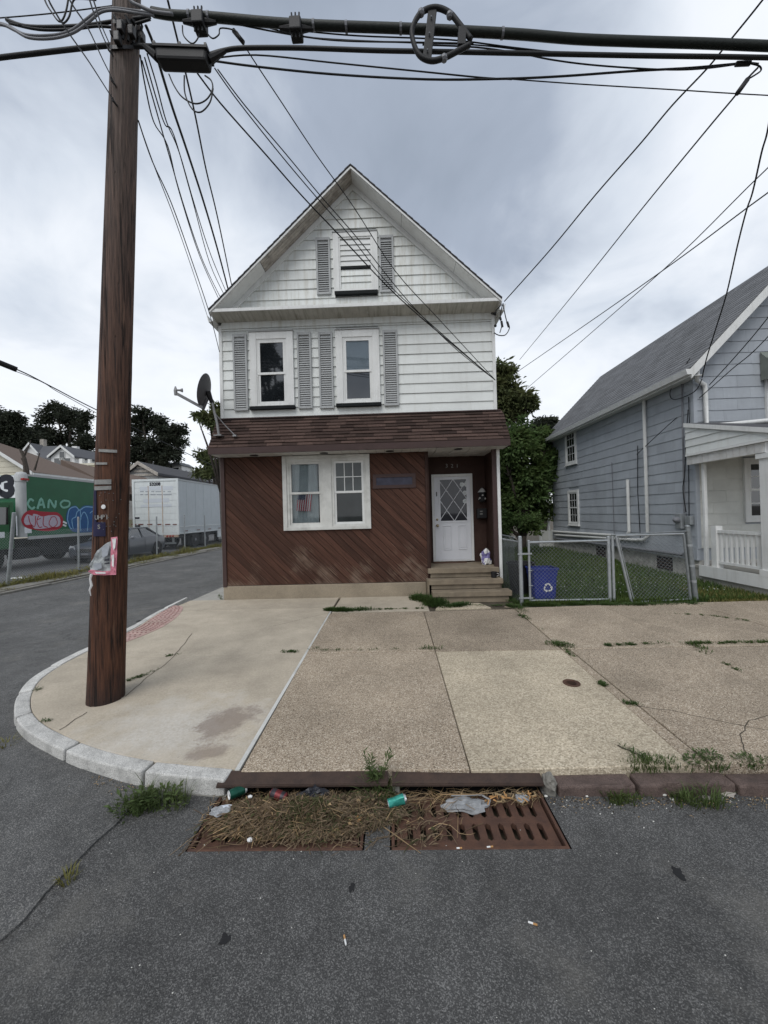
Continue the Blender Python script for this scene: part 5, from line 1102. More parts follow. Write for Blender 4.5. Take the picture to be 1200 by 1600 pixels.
# behind the houses, right of the corner house
px_tree('broadleaf_tree', 'tall olive green tree rising just right of the corner house above its mansard', 19, [(782, 578, 22), (795, 605, 24), (806, 630, 26), (785, 650, 26), (818, 632, 16), (775, 610, 24), (760, 600, 20), (762, 640, 24), (800, 575, 12)], 768, 11000, .26, .11, 'leaf_olive', .22)
px_tree('broadleaf_tree', 'dense dark green tree filling the gap between the two houses', 17, [(800, 700, 32), (832, 690, 28), (790, 750, 30), (825, 745, 32), (852, 720, 22), (800, 790, 28), (835, 795, 26), (848, 765, 20), (780, 715, 22), (812, 670, 18), (806, 730, 26), (840, 740, 26), (855, 690, 18), (815, 770, 28), (788, 680, 20), (850, 800, 22), (786, 820, 22)], 815, 21000, .21, .11, 'leaf_mid', .2)
px_tree('broadleaf_tree', 'dark treetop behind the far eave of the blue grey house', 24, [(848, 668, 18), (862, 660, 12), (835, 680, 18), (858, 690, 18), (838, 700, 16)], 850, 8000, .26, .11, 'leaf_dark', .2)
px_tree('shrub', 'low shrub at the back of the lawn beside the rear porch', 15, [(800, 812, 18), (822, 815, 20), (838, 812, 14), (790, 830, 14)], 812, 3500, .14, .08, 'leaf_mid', .06, 'shrub')
# across the street, opposite the house: seen only mirrored in its windows
tree('broadleaf_tree', 'big leafy tree across the street mirrored in the left upper window', 'tree', (-8.9, -13.8, 0), [(lambda p, r: (p.x, 16.2-p.y, p.z, r/600*30))(at(u, v, 30), r) for u, v, r in ((414, 545, 15), (428, 560, 13), (410, 590, 16), (438, 612, 14), (428, 640, 20), (446, 575, 8), (418, 620, 12), (400, 560, 16), (450, 640, 16), (405, 640, 18))], 6500, .32, .15, 'leaf_dark', .35, fork=.7)
# left, over the parked trailer and the far houses
px_tree('broadleaf_tree', 'dark tree at the left edge behind the tan house', 60, [(5, 655, 18), (28, 660, 17), (-12, 670, 24), (15, 688, 24), (45, 683, 16), (-20, 650, 22), (33, 700, 18)], 15, 17000, .5, .26, 'leaf_dark', .5)
px_tree('broadleaf_tree', 'spreading dark tree with open canopy behind the white gabled house', 70, [(85, 644, 18), (110, 652, 20), (70, 652, 12), (128, 664, 14), (60, 675, 16), (95, 680, 17), (140, 690, 16), (120, 705, 18), (75, 690, 16), (148, 720, 16), (135, 650, 9)], 112, 14000, .55, .26, 'leaf_dark', .6, fork=.7)
px_tree('broadleaf_tree', 'big dark tree with visible limbs behind the grey garage and white trailer', 48, [(212, 662, 18), (205, 690, 20), (240, 660, 19), (262, 682, 20), (282, 670, 11), (240, 700, 20), (270, 706, 16), (215, 715, 16), (286, 690, 8), (225, 645, 12), (252, 720, 14)], 226, 16000, .40, .19, 'leaf_dark', .45, fork=.6)
px_tree('broadleaf_tree', 'thin olive tree leaning out beside the left end of the mansard', 20, [(330, 655, 14), (344, 640, 13), (322, 650, 8), (350, 660, 16), (338, 668, 11), (312, 652, 6)], 352, 2600, .26, .11, 'leaf_olive', .14)
px_tree('broadleaf_tree', 'small sparse tree over the end of the white trailer beside the house corner', 30, [(318, 712, 12), (332, 722, 14), (345, 718, 12), (340, 738, 14), (325, 740, 10), (308, 738, 8), (345, 700, 8)], 338, 2600, .34, .15, 'leaf_olive', .14)

# ------------------------------------------------------------------ across the side street
sheet('lot', [-60, -40, -20, -11.05], [3.3, 8, 14, 22, 40, 80], lambda x, y: .17, 'asphalt_lot'); sheet('far_sidewalk', [-11.05, -10.42], [3.3, 8, 14, 22, 40, 80], lambda x, y: .165, 'soil')
FK = tag(MB().box(-10.42, 3.3, -.1, -10.25, 60, .10).build('far_kerb', 'kerb_far'), kind='structure')
y = 3.3
while y < 45: l_ = U(1.6, 2.6); BX('kerb_stone', -10.415, y+.01, .0, -10.262, y+l_-.01, .165+U(-.02, .02), 'kerb_far', FK, .015); y += l_
FS = bpy.data.objects['far_sidewalk']; y = 3.4
while y < 40:
    l_ = U(.8, 1.5)
    if R() < .8: tx = U(-.02, .03); MB().hexa([(-10.98+U(0, .1), y, .1), (-10.46, y+U(0, .1), .1), (-10.46, y+l_, .1), (-10.95+U(0, .1), y+l_, .1), (-10.98, y, .185+tx), (-10.46, y, .18), (-10.46, y+l_-.05, .18), (-10.95, y+l_, .185+tx)]).build('paving_slab', 'kerb_far', FS, .01)
    y += l_+.03
mb = MB()
for _ in range(13000):
    y = 6+32*R()**1.4; x = -11.25+random.gauss(0, .22) if R() < .75 else U(-11.0, -10.45); k = .5+noise.noise(Vector((x*.6, y*.8, 3)))*1.3
    if k < .2: continue
    blade(mb, x, y, .16, U(.10, .42)*k*(1.0 if x < -10.9 else .45), U(.012, .026), U(.03, .2), U(0, 6.28))
for _ in range(420): y = 9+25*R(); broadleaf(mb, -11.3+random.gauss(0, .2), y, .16, .18, 9, .25*R(), .11)
tag(mb.build('fence_weeds', 'grass_dry'), kind='stuff')
LF = thing('lot_fence', 'long chain link fence with leaning posts around the truck lot', 'fence', (-11.5, 16, .17))
ys = [10.95, 13.75, 16.2, 18.4, 20.9, 23.2, 26.0, 29, 32]
for i, yy in enumerate(ys):
    if i == 0: MB().tube([at(12, 916, 10.95), at(22, 801, 10.75)], .045, 8).build('post', 'galv', LF, smooth=50)
    else: post(-11.5, yy, .1, 2.15+U(-.05, .08), .032, LF, x2=-11.5+U(-.04, .04))
mb = MB()
for a, b in zip([9.2]+ys, ys): 
    if a < 24: chain_link(mb, (-11.5, a, .19), (-11.5, b, .19), (-11.5+U(-.05, .02), a, 1.72), (-11.5, b, 1.74), .085 if a < 15 else .13, .0019)
tag(mb.build('chain_link_mesh', 'galv', LF), kind='stuff')

# ------------------------------------------------------------------ green box truck
TX, TY0, TY1, TZ0, TZ1 = -14.6, 14.95, 20.15, 1.42, 3.92
TR = thing('box_truck', 'green box truck covered in graffiti parked in the lot', 'truck', (TX-1.2, 17, .17))
BX('cargo_box', TX-2.5, TY0+.02, TZ0, TX, TY1, TZ1, 'paint_green', TR, .02); MB().tube([(TX-.185, TY0+.04, TZ0), (TX-.185, TY0+.04, TZ1+.02)], .19, 12).build('corner_post', 'silver', TR, smooth=50); MB().lathe([(.21, 0), (.21, .26), (.15, .36), (.02, .40)], (TX-.185, TY0+.04, TZ1-.28), 12).build('corner_cap', 'silver', TR, smooth=50); BX('marker_lamp', TX-.02, TY0-.16, TZ1-.24, TX+.10, TY0+.09, TZ1-.16, 'lamp_red', TR, .01)
BX('rail', TX-.04, TY0+.1, TZ0-.10, TX+.012, TY1, TZ0+.03, 'silver', TR); BX('rail', TX-.03, TY0+.1, TZ1-.06, TX+.012, TY1, TZ1+.02, 'silver', TR); BX('chassis', TX-1.9, TY0-2.4, .75, TX-.6, TY1, 1.31, 'chassis', TR); BX('underside_panel', TX-.5, TY0+.9, .60, TX-.3, TY1-1.2, 1.30, 'chassis', TR)
BX('front_panel', TX-2.45, TY0-.004, 3.0, TX-.25, TY0+.018, TZ1-.02, 'g_white', TR)
def wheel(x, y, r, w, par, z=.17, rim='cable_grey'):
    t = MB().lathe([(r*.55, -w/2), (r*.94, -w/2), (r, -w/2+.03), (r, w/2-.03), (r*.94, w/2), (r*.55, w/2)], (x, y, z+r), 24, RT('Y', 90)).build('wheel', 'rubber', par, smooth=40); MB().lathe([(r*.55, 0), (r*.5, .02), (r*.2, .01), (r*.14, .05), (.01, .05)], (x+w/2-.02, y, z+r), 16, RT('Y', 90)).build('rim', rim, t, smooth=40); return t
wheel(TX-.35, TY1-1.5, .48, .5, TR); wheel(TX-2.2, TY1-1.5, .48, .5, TR); wheel(TX-.42, TY0-1.05, .48, .28, TR); wheel(TX-2.2, TY0-1.05, .48, .28, TR)
cb = MB().prism([(TX-2.35, TY0-.35, 1.0), (TX-2.35, TY0-1.9, 1.0), (TX-2.35, TY0-1.95, 1.9), (TX-2.35, TY0-1.6, 2.75), (TX-2.35, TY0-.35, 2.85)], (2.25, 0, 0)).build('cab', 'paint_cab', TR, bevel=.06); MB().hexa([(TX-2.2, TY0-1.93, 1.98), (TX-.28, TY0-1.93, 1.98), (TX-.28, TY0-1.90, 1.97), (TX-2.2, TY0-1.90, 1.97), (TX-2.2, TY0-1.68, 2.62), (TX-.28, TY0-1.68, 2.62), (TX-.28, TY0-1.64, 2.62), (TX-2.2, TY0-1.64, 2.62)]).build('windshield', 'glass_dark', cb)
BX('side_window', TX-.099, TY0-1.5, 1.95, TX-.085, TY0-.6, 2.6, 'glass_dark', cb); MB().tube([(TX-.08, TY0-.42, 2.35), (TX+.02, TY0-.40, 2.25), (TX+.03, TY0-.40, 1.5)], .02, 6).build('grab_rail', 'g_white', cb); BX('door_seam', TX-.099, TY0-.56, 1.05, TX-.092, TY0-.545, 2.7, 'chassis', cb); BX('fuel_tank', TX-.55, TY0-.30, .55, TX-.12, TY0+.75, 1.0, 'chassis', TR, .08)
for zz in (1.45, 2.15): BX('graffiti', TX-.098, TY0-1.35, zz, TX-.094, TY0-.75, zz+.22, 'g_white', cb)
# graffiti: tags and throw-ups sprayed on the side and the front
def blob_poly(pts, mat, par, x, d=.003, name='graffiti'):
    cv = bpy.data.curves.new('c', 'CURVE')
    m_ = len(pts); out_ = []
    for i in range(m_):
        p0, p1, p2, p3 = (Vector(pts[(i+k) % m_]) for k in (-1, 0, 1, 2))
        for s in range(5): t = s/5; out_.append(.5*((2*p1)+(p2-p0)*t+(2*p0-5*p1+4*p2-p3)*t*t+(3*p1-p0-3*p2+p3)*t**3))
    bpy.data.curves.remove(cv); return MB().prism([(x, p.x, p.y) for p in out_], (d, 0, 0)).build(name, mat, par)
def side_pt(u, v): p = atX(u, v, TX); return (p.y, p.z)
def ribbon(pts, w, mat, x, name='graffiti'):
    mb = MB(); P_ = [Vector((x, p[0], p[1])) for p in pts]; sm_ = []
    for i in range(len(P_)-1):
        p0, p1, p2, p3 = P_[max(0, i-1)], P_[i], P_[i+1], P_[min(len(P_)-1, i+2)]
        for s in range(4): t = s/4; sm_.append(.5*((2*p1)+(p2-p0)*t+(2*p0-5*p1+4*p2-p3)*t*t+(3*p1-p0-3*p2+p3)*t**3))
    sm_.append(P_[-1]); mb.tube(sm_, w/2, 6); o = mb.build(name, mat, TR)
    for v in o.data.vertices: v.co.x = x+(v.co.x-x)*.12
    return o
def S(*a): return [side_pt(u, v) for u, v in a]
blob_poly(S((33, 813), (38, 802), (48, 797), (62, 799), (78, 800), (90, 801), (98, 810), (97, 822), (88, 828), (72, 830), (55, 828), (40, 824)), 'g_red', TR, TX+.004)
blob_poly(S((37, 813), (42, 804), (50, 806), (52, 803), (58, 804), (66, 807), (78, 805), (90, 806), (94, 813), (92, 822), (80, 824), (66, 826), (54, 826), (48, 820), (40, 820)), 'g_pink', TR, TX+.009)
for s_ in (((44, 806), (47, 818), (54, 822), (55, 806)), ((60, 806), (57, 815), (61, 824), (65, 823)), ((58, 812), (63, 810)), ((68, 807), (67, 820), (74, 824)), ((80, 808), (76, 818), (82, 824), (89, 818), (86, 808), (80, 808))): ribbon(S(*s_), .036, 'g_red', TX+.016)
for s_ in (((52, 783), (47, 780), (43, 788), (49, 795), (54, 792)), ((58, 795), (64, 779), (69, 794)), ((60, 789), (68, 788)), ((75, 794), (77, 781), (85, 793), (87, 782)), ((99, 782), (94, 787), (98, 793), (107, 791), (108, 784), (99, 782))): ribbon(S(*s_), .10, 'g_pale', TX+.010)
blob_poly(S((103, 808), (108, 794), (118, 790), (124, 795), (132, 790), (150, 791), (162, 796), (165, 822), (150, 830), (120, 832), (108, 825)), 'g_blue', TR, TX+.004)
for s_ in (((105, 812), (108, 796), (118, 792), (124, 797), (133, 792), (147, 793)), ((105, 812), (109, 824), (112, 826)), ((118, 808), (112, 812), (114, 826)), ((125, 797), (126, 812)), ((126, 830), (125, 812), (131, 800), (137, 812), (136, 830)), ((140, 802), (146, 800), (144, 830)), ((118, 808), (120, 800), (124, 797))): ribbon(S(*s_), .045, 'g_sky', TX+.012)
for s_ in (((98, 815), (104, 818)), ((98, 820), (103, 822))): ribbon(S(*s_), .09, 'g_white', TX+.012)
p = side_pt(40, 832); BX('sticker', TX+.003, p[0]-.05, p[1]-.03, TX+.006, p[0]+.25, p[1]+.2, 'g_white', TR)
text('graffiti', 'S3', 1.15, 'g_black', TR, T((TX-.95, TY0-.012, 3.42)) @ FRONT, .075, .004)

# ------------------------------------------------------------------ white trailer
RX0, RX1, RY0, RY1, RZ0, RZ1 = -15.32, -12.58, 22.3, 36.5, 1.08, 4.38
TL = thing('semi_trailer', 'long white semi trailer parked with its numbered rear doors facing the street', 'trailer', (-13.95, 29, .17))
BX('trailer_body', RX0+.02, RY0+.02, RZ0, RX1, RY1, RZ1-.02, 'trailer_side', TL, .02)
rf = frame(MB(), RX0, RZ0-.02, RX1+.012, RZ1, .1, RY0-.03, RY0+.06, 0, (.13, .13, .12, .14)).build('rear_frame', 'trailer_white', TL, bevel=.01)
n = 8
for i in range(n):
    a = RZ0+.105+(RZ1-RZ0-.25)*i/n; b = RZ0+.105+(RZ1-RZ0-.25)*(i+1)/n; BX('door_panel', RX0+.135, RY0-.005+.004*(i % 2), a+.008, RX1-.125, RY0+.02, b-.004, 'trailer_white', TL)
for f in (.335, .668): x = RX0+.13+(RX1-RX0-.26)*f; BX('hinge_strip', x-.018, RY0-.016, RZ0+.11, x+.018, RY0-.004, RZ1-.40, 'trailer_rust', TL)
text('lettering', '53208', .26, 'ink', TL, T(((RX0+RX1)/2, RY0-.012, RZ1-.31)) @ FRONT, .012)
for (u0, v0, u1, v1, m_) in ((218, 760, 270, 766, 'ghost_print'), (220, 788, 268, 792, 'ghost_print'), (224, 779, 264, 785, 'ghost_print')): a0, c0_, a1, c1_ = RX(u0, v0, u1, v1, RY0-.01); BX('faded_print', a0, RY0-.010, c0_, a1, RY0-.008, c1_, m_, TL)
for v, us in ((768, (219, 224.5, 227, 233, 236, 241, 243, 252, 255, 258, 262, 267)), (772.6, (219, 223, 227, 232, 235, 243, 245, 253, 255, 268))):
    for a, b in zip(us[::2], us[1::2]): x0, z0, x1, z1 = RX(a, v-.8, b, v+.8, RY0-.01); BX('print_line', x0, RY0-.012, z0, x1, RY0-.0085, z1, 'ink_grey', TL)
for v, a, b in ((809.5, 210, 218), (822, 209.5, 219)): x0, z0, x1, z1 = RX(a, v-1.4, b, v+1.4, RY0-.01); BX('print_line', x0, RY0-.012, z0, x1, RY0-.0085, z1, 'ink', TL)
for i, u in enumerate((209, 220, 234, 248, 262, 274)): x0, z0, x1, z1 = RX(u-4, 818.6, u+4, 820.4, RY0-.01); BX('reflective_tape', x0, RY0-.013, z0, x1, RY0-.0085, z1, 'tape_red', TL)
BX('bumper', RX0+.1, RY0-.03, RZ0-.16, RX1-.05, RY0+.08, RZ0-.021, 'trailer_rust', TL, .01); BX('guard_frame', RX0+.6, RY0+.02, .52, RX1-.25, RY0+.12, .62, 'galv_dark', TL); [BX('guard_frame', x, RY0+.03, .62, x+.1, RY0+.12, RZ0-.16, 'galv_dark', TL) for x in (RX0+.7, RX1-.45)]
for k in range(3): MB().lathe([(.06, 0), (.055, .02), (.01, .03)], (RX1-.35-.17*k, RY0-.03, RZ0-.09), 12, RT('X', 90)).build('tail_lamp', 'lamp_red', TL)
for zz, hh in ((RZ0+.42, .05), (RZ0+.02, .07), (RZ1-.12, .10)): BX('side_rail', RX1, RY0+.07, zz, RX1+.03, RY1, zz+hh, 'galv' if hh > .09 else 'trailer_white', TL)
for i in range(13): BX('side_post', RX1, RY0+.9+1.05*i, RZ0+.10, RX1+.008, RY0+.96+1.05*i, RZ1-.13, 'trailer_side', TL)
for i in range(9): BX('reflective_tape', RX1+.031, RY0+.5+1.5*i, RZ0+.15, RX1+.034, RY0+.9+1.5*i, RZ0+.20, 'tape_red', TL)
BX('chassis', RX0+.5, RY0+.4, .82, RX1-.3, RY1, RZ0-.001, 'chassis', TL)
for yy in (RY0+2.0, RY0+3.3): wheel(RX1-.32, yy, .5, .5, TL); wheel(RX0+.4, yy, .5, .5, TL)
BX('mud_flap', RX1-.62, RY0+1.3, .35, RX1-.05, RY0+1.33, 1.0, 'rubber', TL); BX('landing_gear', RX1-.5, RY1-3, .17, RX1-.35, RY1-2.85, 1.0, 'galv_dark', TL); BX('side_skirt', RX1-.06, RY0+5, .62, RX1-.02, RY1-4, RZ0, 'trailer_white', TL)

# ------------------------------------------------------------------ grey sedan between truck and trailer
CR = thing('sedan', 'dark grey sedan parked nose out between the green truck and the white trailer', 'car', (-13.25, 18.4, .17)); cx, cy, cz = -13.22, 16.15, .17
def loft(st, mat, name, par):
    mb = MB(); m_ = 10
    for (y, zb, zt, hw, rr_) in st:
        w2 = hw-rr_; mb.v += [(cx+x, cy+y, cz+z) for x, z in ((-hw*.93, zb), (-hw, zb+(zt-zb)*.35), (-hw*.98, zb+(zt-zb)*.75), (-hw*.9, zt-.02), (-hw*.55, zt+.01), (hw*.55, zt+.01), (hw*.9, zt-.02), (hw*.98, zb+(zt-zb)*.75), (hw, zb+(zt-zb)*.35), (hw*.93, zb))]
    for i in range(len(st)-1):
        for j in range(m_): mb.f.append((i*m_+j, i*m_+(j+1) % m_, (i+1)*m_+(j+1) % m_, (i+1)*m_+j)); mb.k.append(0)
    mb.f += [tuple(range(m_-1, -1, -1)), tuple(range((len(st)-1)*m_, len(st)*m_))]; mb.k += [0, 0]
    return mb.build(name, mat, par, smooth=38)
body = loft([(0, .30, .62, .68, 0), (.06, .24, .70, .76, 0), (.35, .20, .80, .85, 0), (.9, .20, .88, .88, 0), (1.35, .20, .94, .89, 0), (2.6, .20, .98, .895, 0), (3.7, .20, 1.0, .89, 0), (4.2, .24, 1.0, .86, 0), (4.5, .34, .95, .80, 0), (4.58, .45, .85, .74, 0)], 'car_paint', 'body', CR)
cab = MB(); cab.hexa([(cx-.80, cy+1.2, cz+.93), (cx+.80, cy+1.2, cz+.93), (cx+.80, cy+4.0, cz+.97), (cx-.80, cy+4.0, cz+.97), (cx-.60, cy+2.05, cz+1.40), (cx+.60, cy+2.05, cz+1.40), (cx+.58, cy+3.25, cz+1.41), (cx-.58, cy+3.25, cz+1.41)]); cab.build('greenhouse', 'glass_dark', CR)
rfm = MB().prism([(cx-.63, cy+1.98, cz+1.39), (cx+.63, cy+1.98, cz+1.39), (cx+.60, cy+3.30, cz+1.40), (cx-.60, cy+3.30, cz+1.40)], (0, 0, .045)).build('car_roof', 'car_paint', CR, bevel=.03)
for s in (-1, 1):
    for (y0, y1) in ((1.2, 2.05), (4.0, 3.25)): MB().beam((cx+s*.80, cy+y0, cz+.94), (cx+s*.61, cy+y1, cz+1.41), .07, .05, (0, 1, 0)).build('pillar', 'car_paint', CR)
    MB().beam((cx+s*.815, cy+2.62, cz+.95), (cx+s*.615, cy+2.66, cz+1.41), .07, .03, (1, 0, 0)).build('pillar', 'car_paint', CR)
    MB().ball((cx+s*.97, cy+1.62, cz+1.0), .10, 8, 6, sq=(1, .7, .75)).build('wing_mirror', 'cable_grey', CR, smooth=True)
    for y in (.85, 3.65):
        MB().lathe([(.37, -.02), (.37, .012)], (cx+s*.885, cy+y, cz+.33), 20, RT('Y', 90)).build('wheel_arch', 'void', CR); w_ = wheel(cx+s*.80, cy+y, .325, .21, CR, cz, 'chrome')
    MB().prism([(cx+s*.42, cy+.02, cz+.60), (cx+s*.78, cy+.12, cz+.62), (cx+s*.80, cy+.22, cz+.76), (cx+s*.50, cy+.06, cz+.74)], (0, -.03, .02)).build('headlight', 'lamp_clear', CR)
    BX('door_seam', cx+s*.896-.004, cy+1.5, cz+.3, cx+s*.896+.004, cy+1.512, cz+.93, 'chassis', CR); BX('door_seam', cx+s*.899-.004, cy+2.64, cz+.3, cx+s*.899+.004, cy+2.652, cz+.95, 'chassis', CR); BX('door_handle', cx+s*.905-.01, cy+2.35, cz+.78, cx+s*.905+.012, cy+2.53, cz+.81, 'car_paint', CR)
gr = BX('grille', cx-.36, cy-.012, cz+.48, cx+.36, cy+.02, cz+.64, 'chassis', CR, .01); [BX('grille_bar', cx-.35, cy-.02, cz+.50+.045*i, cx+.35, cy-.012, cz+.515+.045*i, 'chrome', gr) for i in range(3)]; BX('air_dam', cx-.5, cy-.005, cz+.26, cx+.5, cy+.03, cz+.36, 'chassis', CR); BX('number_plate', cx-.15, cy-.025, cz+.37, cx+.15, cy-.013, cz+.45, 'cable_grey', CR)

# ------------------------------------------------------------------ buildings beyond the lot
def win(par, x, z, w, h, y, mat='glass_dark'): o = frame(MB(), x-w/2, z, x+w/2, z+h, .07, y-.05, y).build('window', 'trim_white', par); BX('pane', x-w/2+.06, y-.02, z+.06, x+w/2-.06, y-.01, z+h-.06, mat, o); return o
t = thing('tan_house', 'cream sided house with a brown hipped roof directly behind the green truck', 'house', (-26, 27, .2))
g = MB().box(-31, 24, 0, -22.9, 29.2, 5.25); g.prism([(-31, 24, 5.25), (-22.9, 24, 5.25), (-26.5, 24, 7.6)], (0, .3, 0)); g.build('wall', 'wall_cream', t)
mb = MB(); mb.poly([(-22.6, 23.6, 5.20), (-22.6, 29.5, 5.10), (-25.9, 27.0, 7.0), (-26.5, 23.6, 7.75)]); mb.poly([(-22.6, 29.5, 5.10), (-31, 29.5, 5.1), (-27, 27, 7.3), (-25.9, 27, 7.0)]); mb.poly([(-26.5, 23.6, 7.75), (-25.9, 27, 7.0), (-27, 27, 7.3), (-31.2, 29.5, 5.1), (-31.2, 23.6, 5.1)]); mb.build('roof', 'roof_brown', t)
MB().hexa([(-22.55, 23.55, 5.0), (-26.5, 23.55, 7.55), (-26.5, 23.6, 7.55), (-22.55, 23.6, 5.0), (-22.55, 23.55, 5.2), (-26.5, 23.55, 7.78), (-26.5, 23.6, 7.78), (-22.55, 23.6, 5.2)]).build('rake_board', 'trim_white', t)
BX('gutter', -22.6, 23.6, 5.02, -22.48, 29.5, 5.14, 'trim_white', t); o = BX('window', -22.9, 25.0, 4.0, -22.85, 26.1, 4.8, 'trim_white', t); BX('pane', -22.85, 25.1, 4.1, -22.84, 26.0, 4.7, 'glass_dark', o)
for i in range(11): BX('clapboard', -31, 23.97, 1.2+.36*i, -22.9, 24.02, 1.53+.36*i, 'wall_cream', t)
for i in range(5): BX('clapboard', -29+.25*i, 23.975, 5.25+.36*i, -23.4-.52*i, 24.02, 5.58+.36*i, 'wall_cream', t)
MB().hexa([(-22.6, 29.5, 4.4), (-20.3, 36, 3.7), (-24, 36, 3.7), (-26, 29.5, 4.4), (-22.6, 29.5, 5.1), (-20.5, 36, 4.3), (-23.4, 36, 6.0), (-25.9, 29.5, 6.9)]).build('rear_wing', 'roof_brown', t)
t = thing('victorian_house', 'white house with two small gables and a dark slate roof among the trees', 'house', (-46, 58, .2)); Yb = 55
def hq(u, v, Y=Yb): return at(u, v, Y)
def gable_wing(par, ul, ur, vb, ua, va, Y, dep, vw, wall='wall_white', roof='roof_slate', holes=()):
    a, b, c = hq(ul, vb, Y), hq(ur, vb, Y), hq(ua, va, Y); w0 = hq(ul, vw, Y).z
    g = MB(); i = .25; g.prism([(a.x+i, Y, w0-4), (b.x-i, Y, w0-4), (b.x-i, Y, b.z), (c.x, Y, c.z-.2), (a.x+i, Y, a.z)], (0, dep, 0)); g.build('wall', wall, par)
    for p in (a, b): s = MB(); s.hexa([(p.x, Y-.3, p.z-.12), (c.x, Y-.3, c.z-.12), (c.x, Y+dep, c.z-.12), (p.x, Y+dep, p.z-.12), (p.x, Y-.3, p.z+.1), (c.x, Y-.3, c.z+.1), (c.x, Y+dep, c.z+.1), (p.x, Y+dep, p.z+.1)]); r_ = s.build('roof', roof, par); MB().hexa([(p.x, Y-.4, p.z-.22), (c.x, Y-.4, c.z-.22), (c.x, Y-.31, c.z-.22), (p.x, Y-.31, p.z-.22), (p.x, Y-.4, p.z+.12), (c.x, Y-.4, c.z+.12), (c.x, Y-.31, c.z+.12), (p.x, Y-.31, p.z+.12)]).build('rake_board', 'trim_white' if wall != 'wall_grey' else 'board_weathered', r_)
gable_wing(t, 77, 119, 714, 97.5, 697, 55, 8, 730); gable_wing(t, 33, 65, 712, 48, 693, 58, 8, 730)
for u, v, w, h in ((97.5, 712, .9, 1.3), (91, 725, 1.2, 1.8), (105, 725, 1.2, 1.8), (99, 725, .7, 1.8)): p = hq(u, v, 55); win(t, p.x, p.z-h*.5, w, h, 54.99)
a, b, c, d = hq(50, 697, 60), hq(93, 697, 60), hq(82, 717, 56), hq(62, 716, 56); MB().poly([d, c, b, a]).build('roof', 'roof_slate', t); a, b = hq(62, 714, 56.5), hq(80, 732, 56.5); BX('wall', a.x, 56.5, b.z-4, b.x, 60, a.z, 'wall_white', t); q = hq(65, 692, 60); BX('chimney', q.x-.3, 60, q.z-2, q.x+.3, 60.6, q.z+.6, 'board_weathered', t); q = hq(116, 703, 60); BX('chimney', q.x-.4, 60, q.z-3, q.x+.4, 60.6, q.z+.6, 'wall_white', t)
t = thing('yellow_building', 'low pale yellow building between the brown roof and the utility pole', 'building', (-36, 46, .2)); a, b = hq(110, 728, 45), hq(190, 748, 45); BX('wall', a.x, 45, .2, b.x, 52, a.z, 'wall_yellow', t); BX('parapet', a.x-.1, 44.9, a.z, b.x+.1, 52.1, a.z+.25, 'wall_cream', t); q = hq(126, 724, 46); BX('chimney', q.x-.2, 46, a.z+.25, q.x+.2, 46.4, a.z+1.0, 'wall_white', t); q = hq(139, 725, 46); BX('chimney', q.x-.15, 46, a.z+.25, q.x+.15, 46.3, a.z+.9, 'wall_white', t)
t = thing('garage', 'weathered grey garage gable showing above the rear of the white trailer', 'garage', (-23, 38, .2)); gable_wing(t, 196, 250, 741, 219, 723, 37, 12, 748, 'wall_grey', 'roof_dark'); 
for k in range(3):
    a, b = hq(205+k*4, 743-k*6+1, 36.9), hq(243-k*8, 738-k*6+1, 36.9); BX('clapboard', a.x, 36.93, min(a.z, b.z), b.x, 36.99, max(a.z, b.z)-.05, 'board_weathered', t)
t = thing('grey_house', 'grey roofed house with small white dormer windows beyond the garage', 'house', (-25, 52, .2)); a, b = hq(224, 740, 50), hq(292, 755, 50); BX('wall', a.x, 50.3, .2, b.x, 57, a.z-.3, 'wall_grey', t); p = [hq(222, 741, 50), hq(292, 742, 50), hq(288, 726, 55), hq(226, 724, 55)]; MB().prism(p, (0, .1, .25)).build('roof', 'roof_grey', t)
for u in (263, 277): q = hq(u, 740, 50.5); BX('dormer', q.x-.75, 50.2, q.z-.2, q.x+.75, 53, q.z+1.0, 'wall_white', t); win(t, q.x, q.z-.1, .9, .9, 50.19); MB().prism([(q.x-.95, 50.0, q.z+1.0), (q.x+.95, 50.0, q.z+1.0), (q.x, 50.0, q.z+1.6)], (0, 3.5, 0)).build('roof', 'roof_grey', t)
t = thing('far_house', 'far low roof and white gable beyond the front end of the trailer', 'house', (-22, 60, .2)); a, b = hq(296, 742, 58), hq(352, 755, 58); BX('wall', a.x, 58, .2, b.x, 64, a.z-1.0, 'wall_grey', t); p = [hq(290, 752, 58), hq(354, 752, 58), hq(346, 738, 62), hq(300, 738, 62)]; MB().prism(p, (0, .1, .25)).build('roof', 'roof_dark', t); gable_wing(t, 326, 352, 757, 341, 744, 56, 3, 760, 'wall_white', 'roof_dark')
P = thing('bare_tree', 'bare leaning grey snag standing behind the roof corner of the green truck', 'tree', (-20.5, 22.5, .2)); MB().tube([at(43, 760, 22), at(41, 735, 22), at(38, 717, 22), at(34, 704, 22)], [.16, .14, .10, .06], 7).build('trunk', 'bark', P); 
for pp in (((38, 712), (46, 695), (48, 688)), ((37, 715), (30, 701)), ((40, 727), (33, 716)), ((54, 735), (60, 715), (62, 708))): MB().tube([at(u, v, 22) for u, v in pp], [.06]+[.03]*(len(pp)-1), 5).build('branch', 'bark', P)

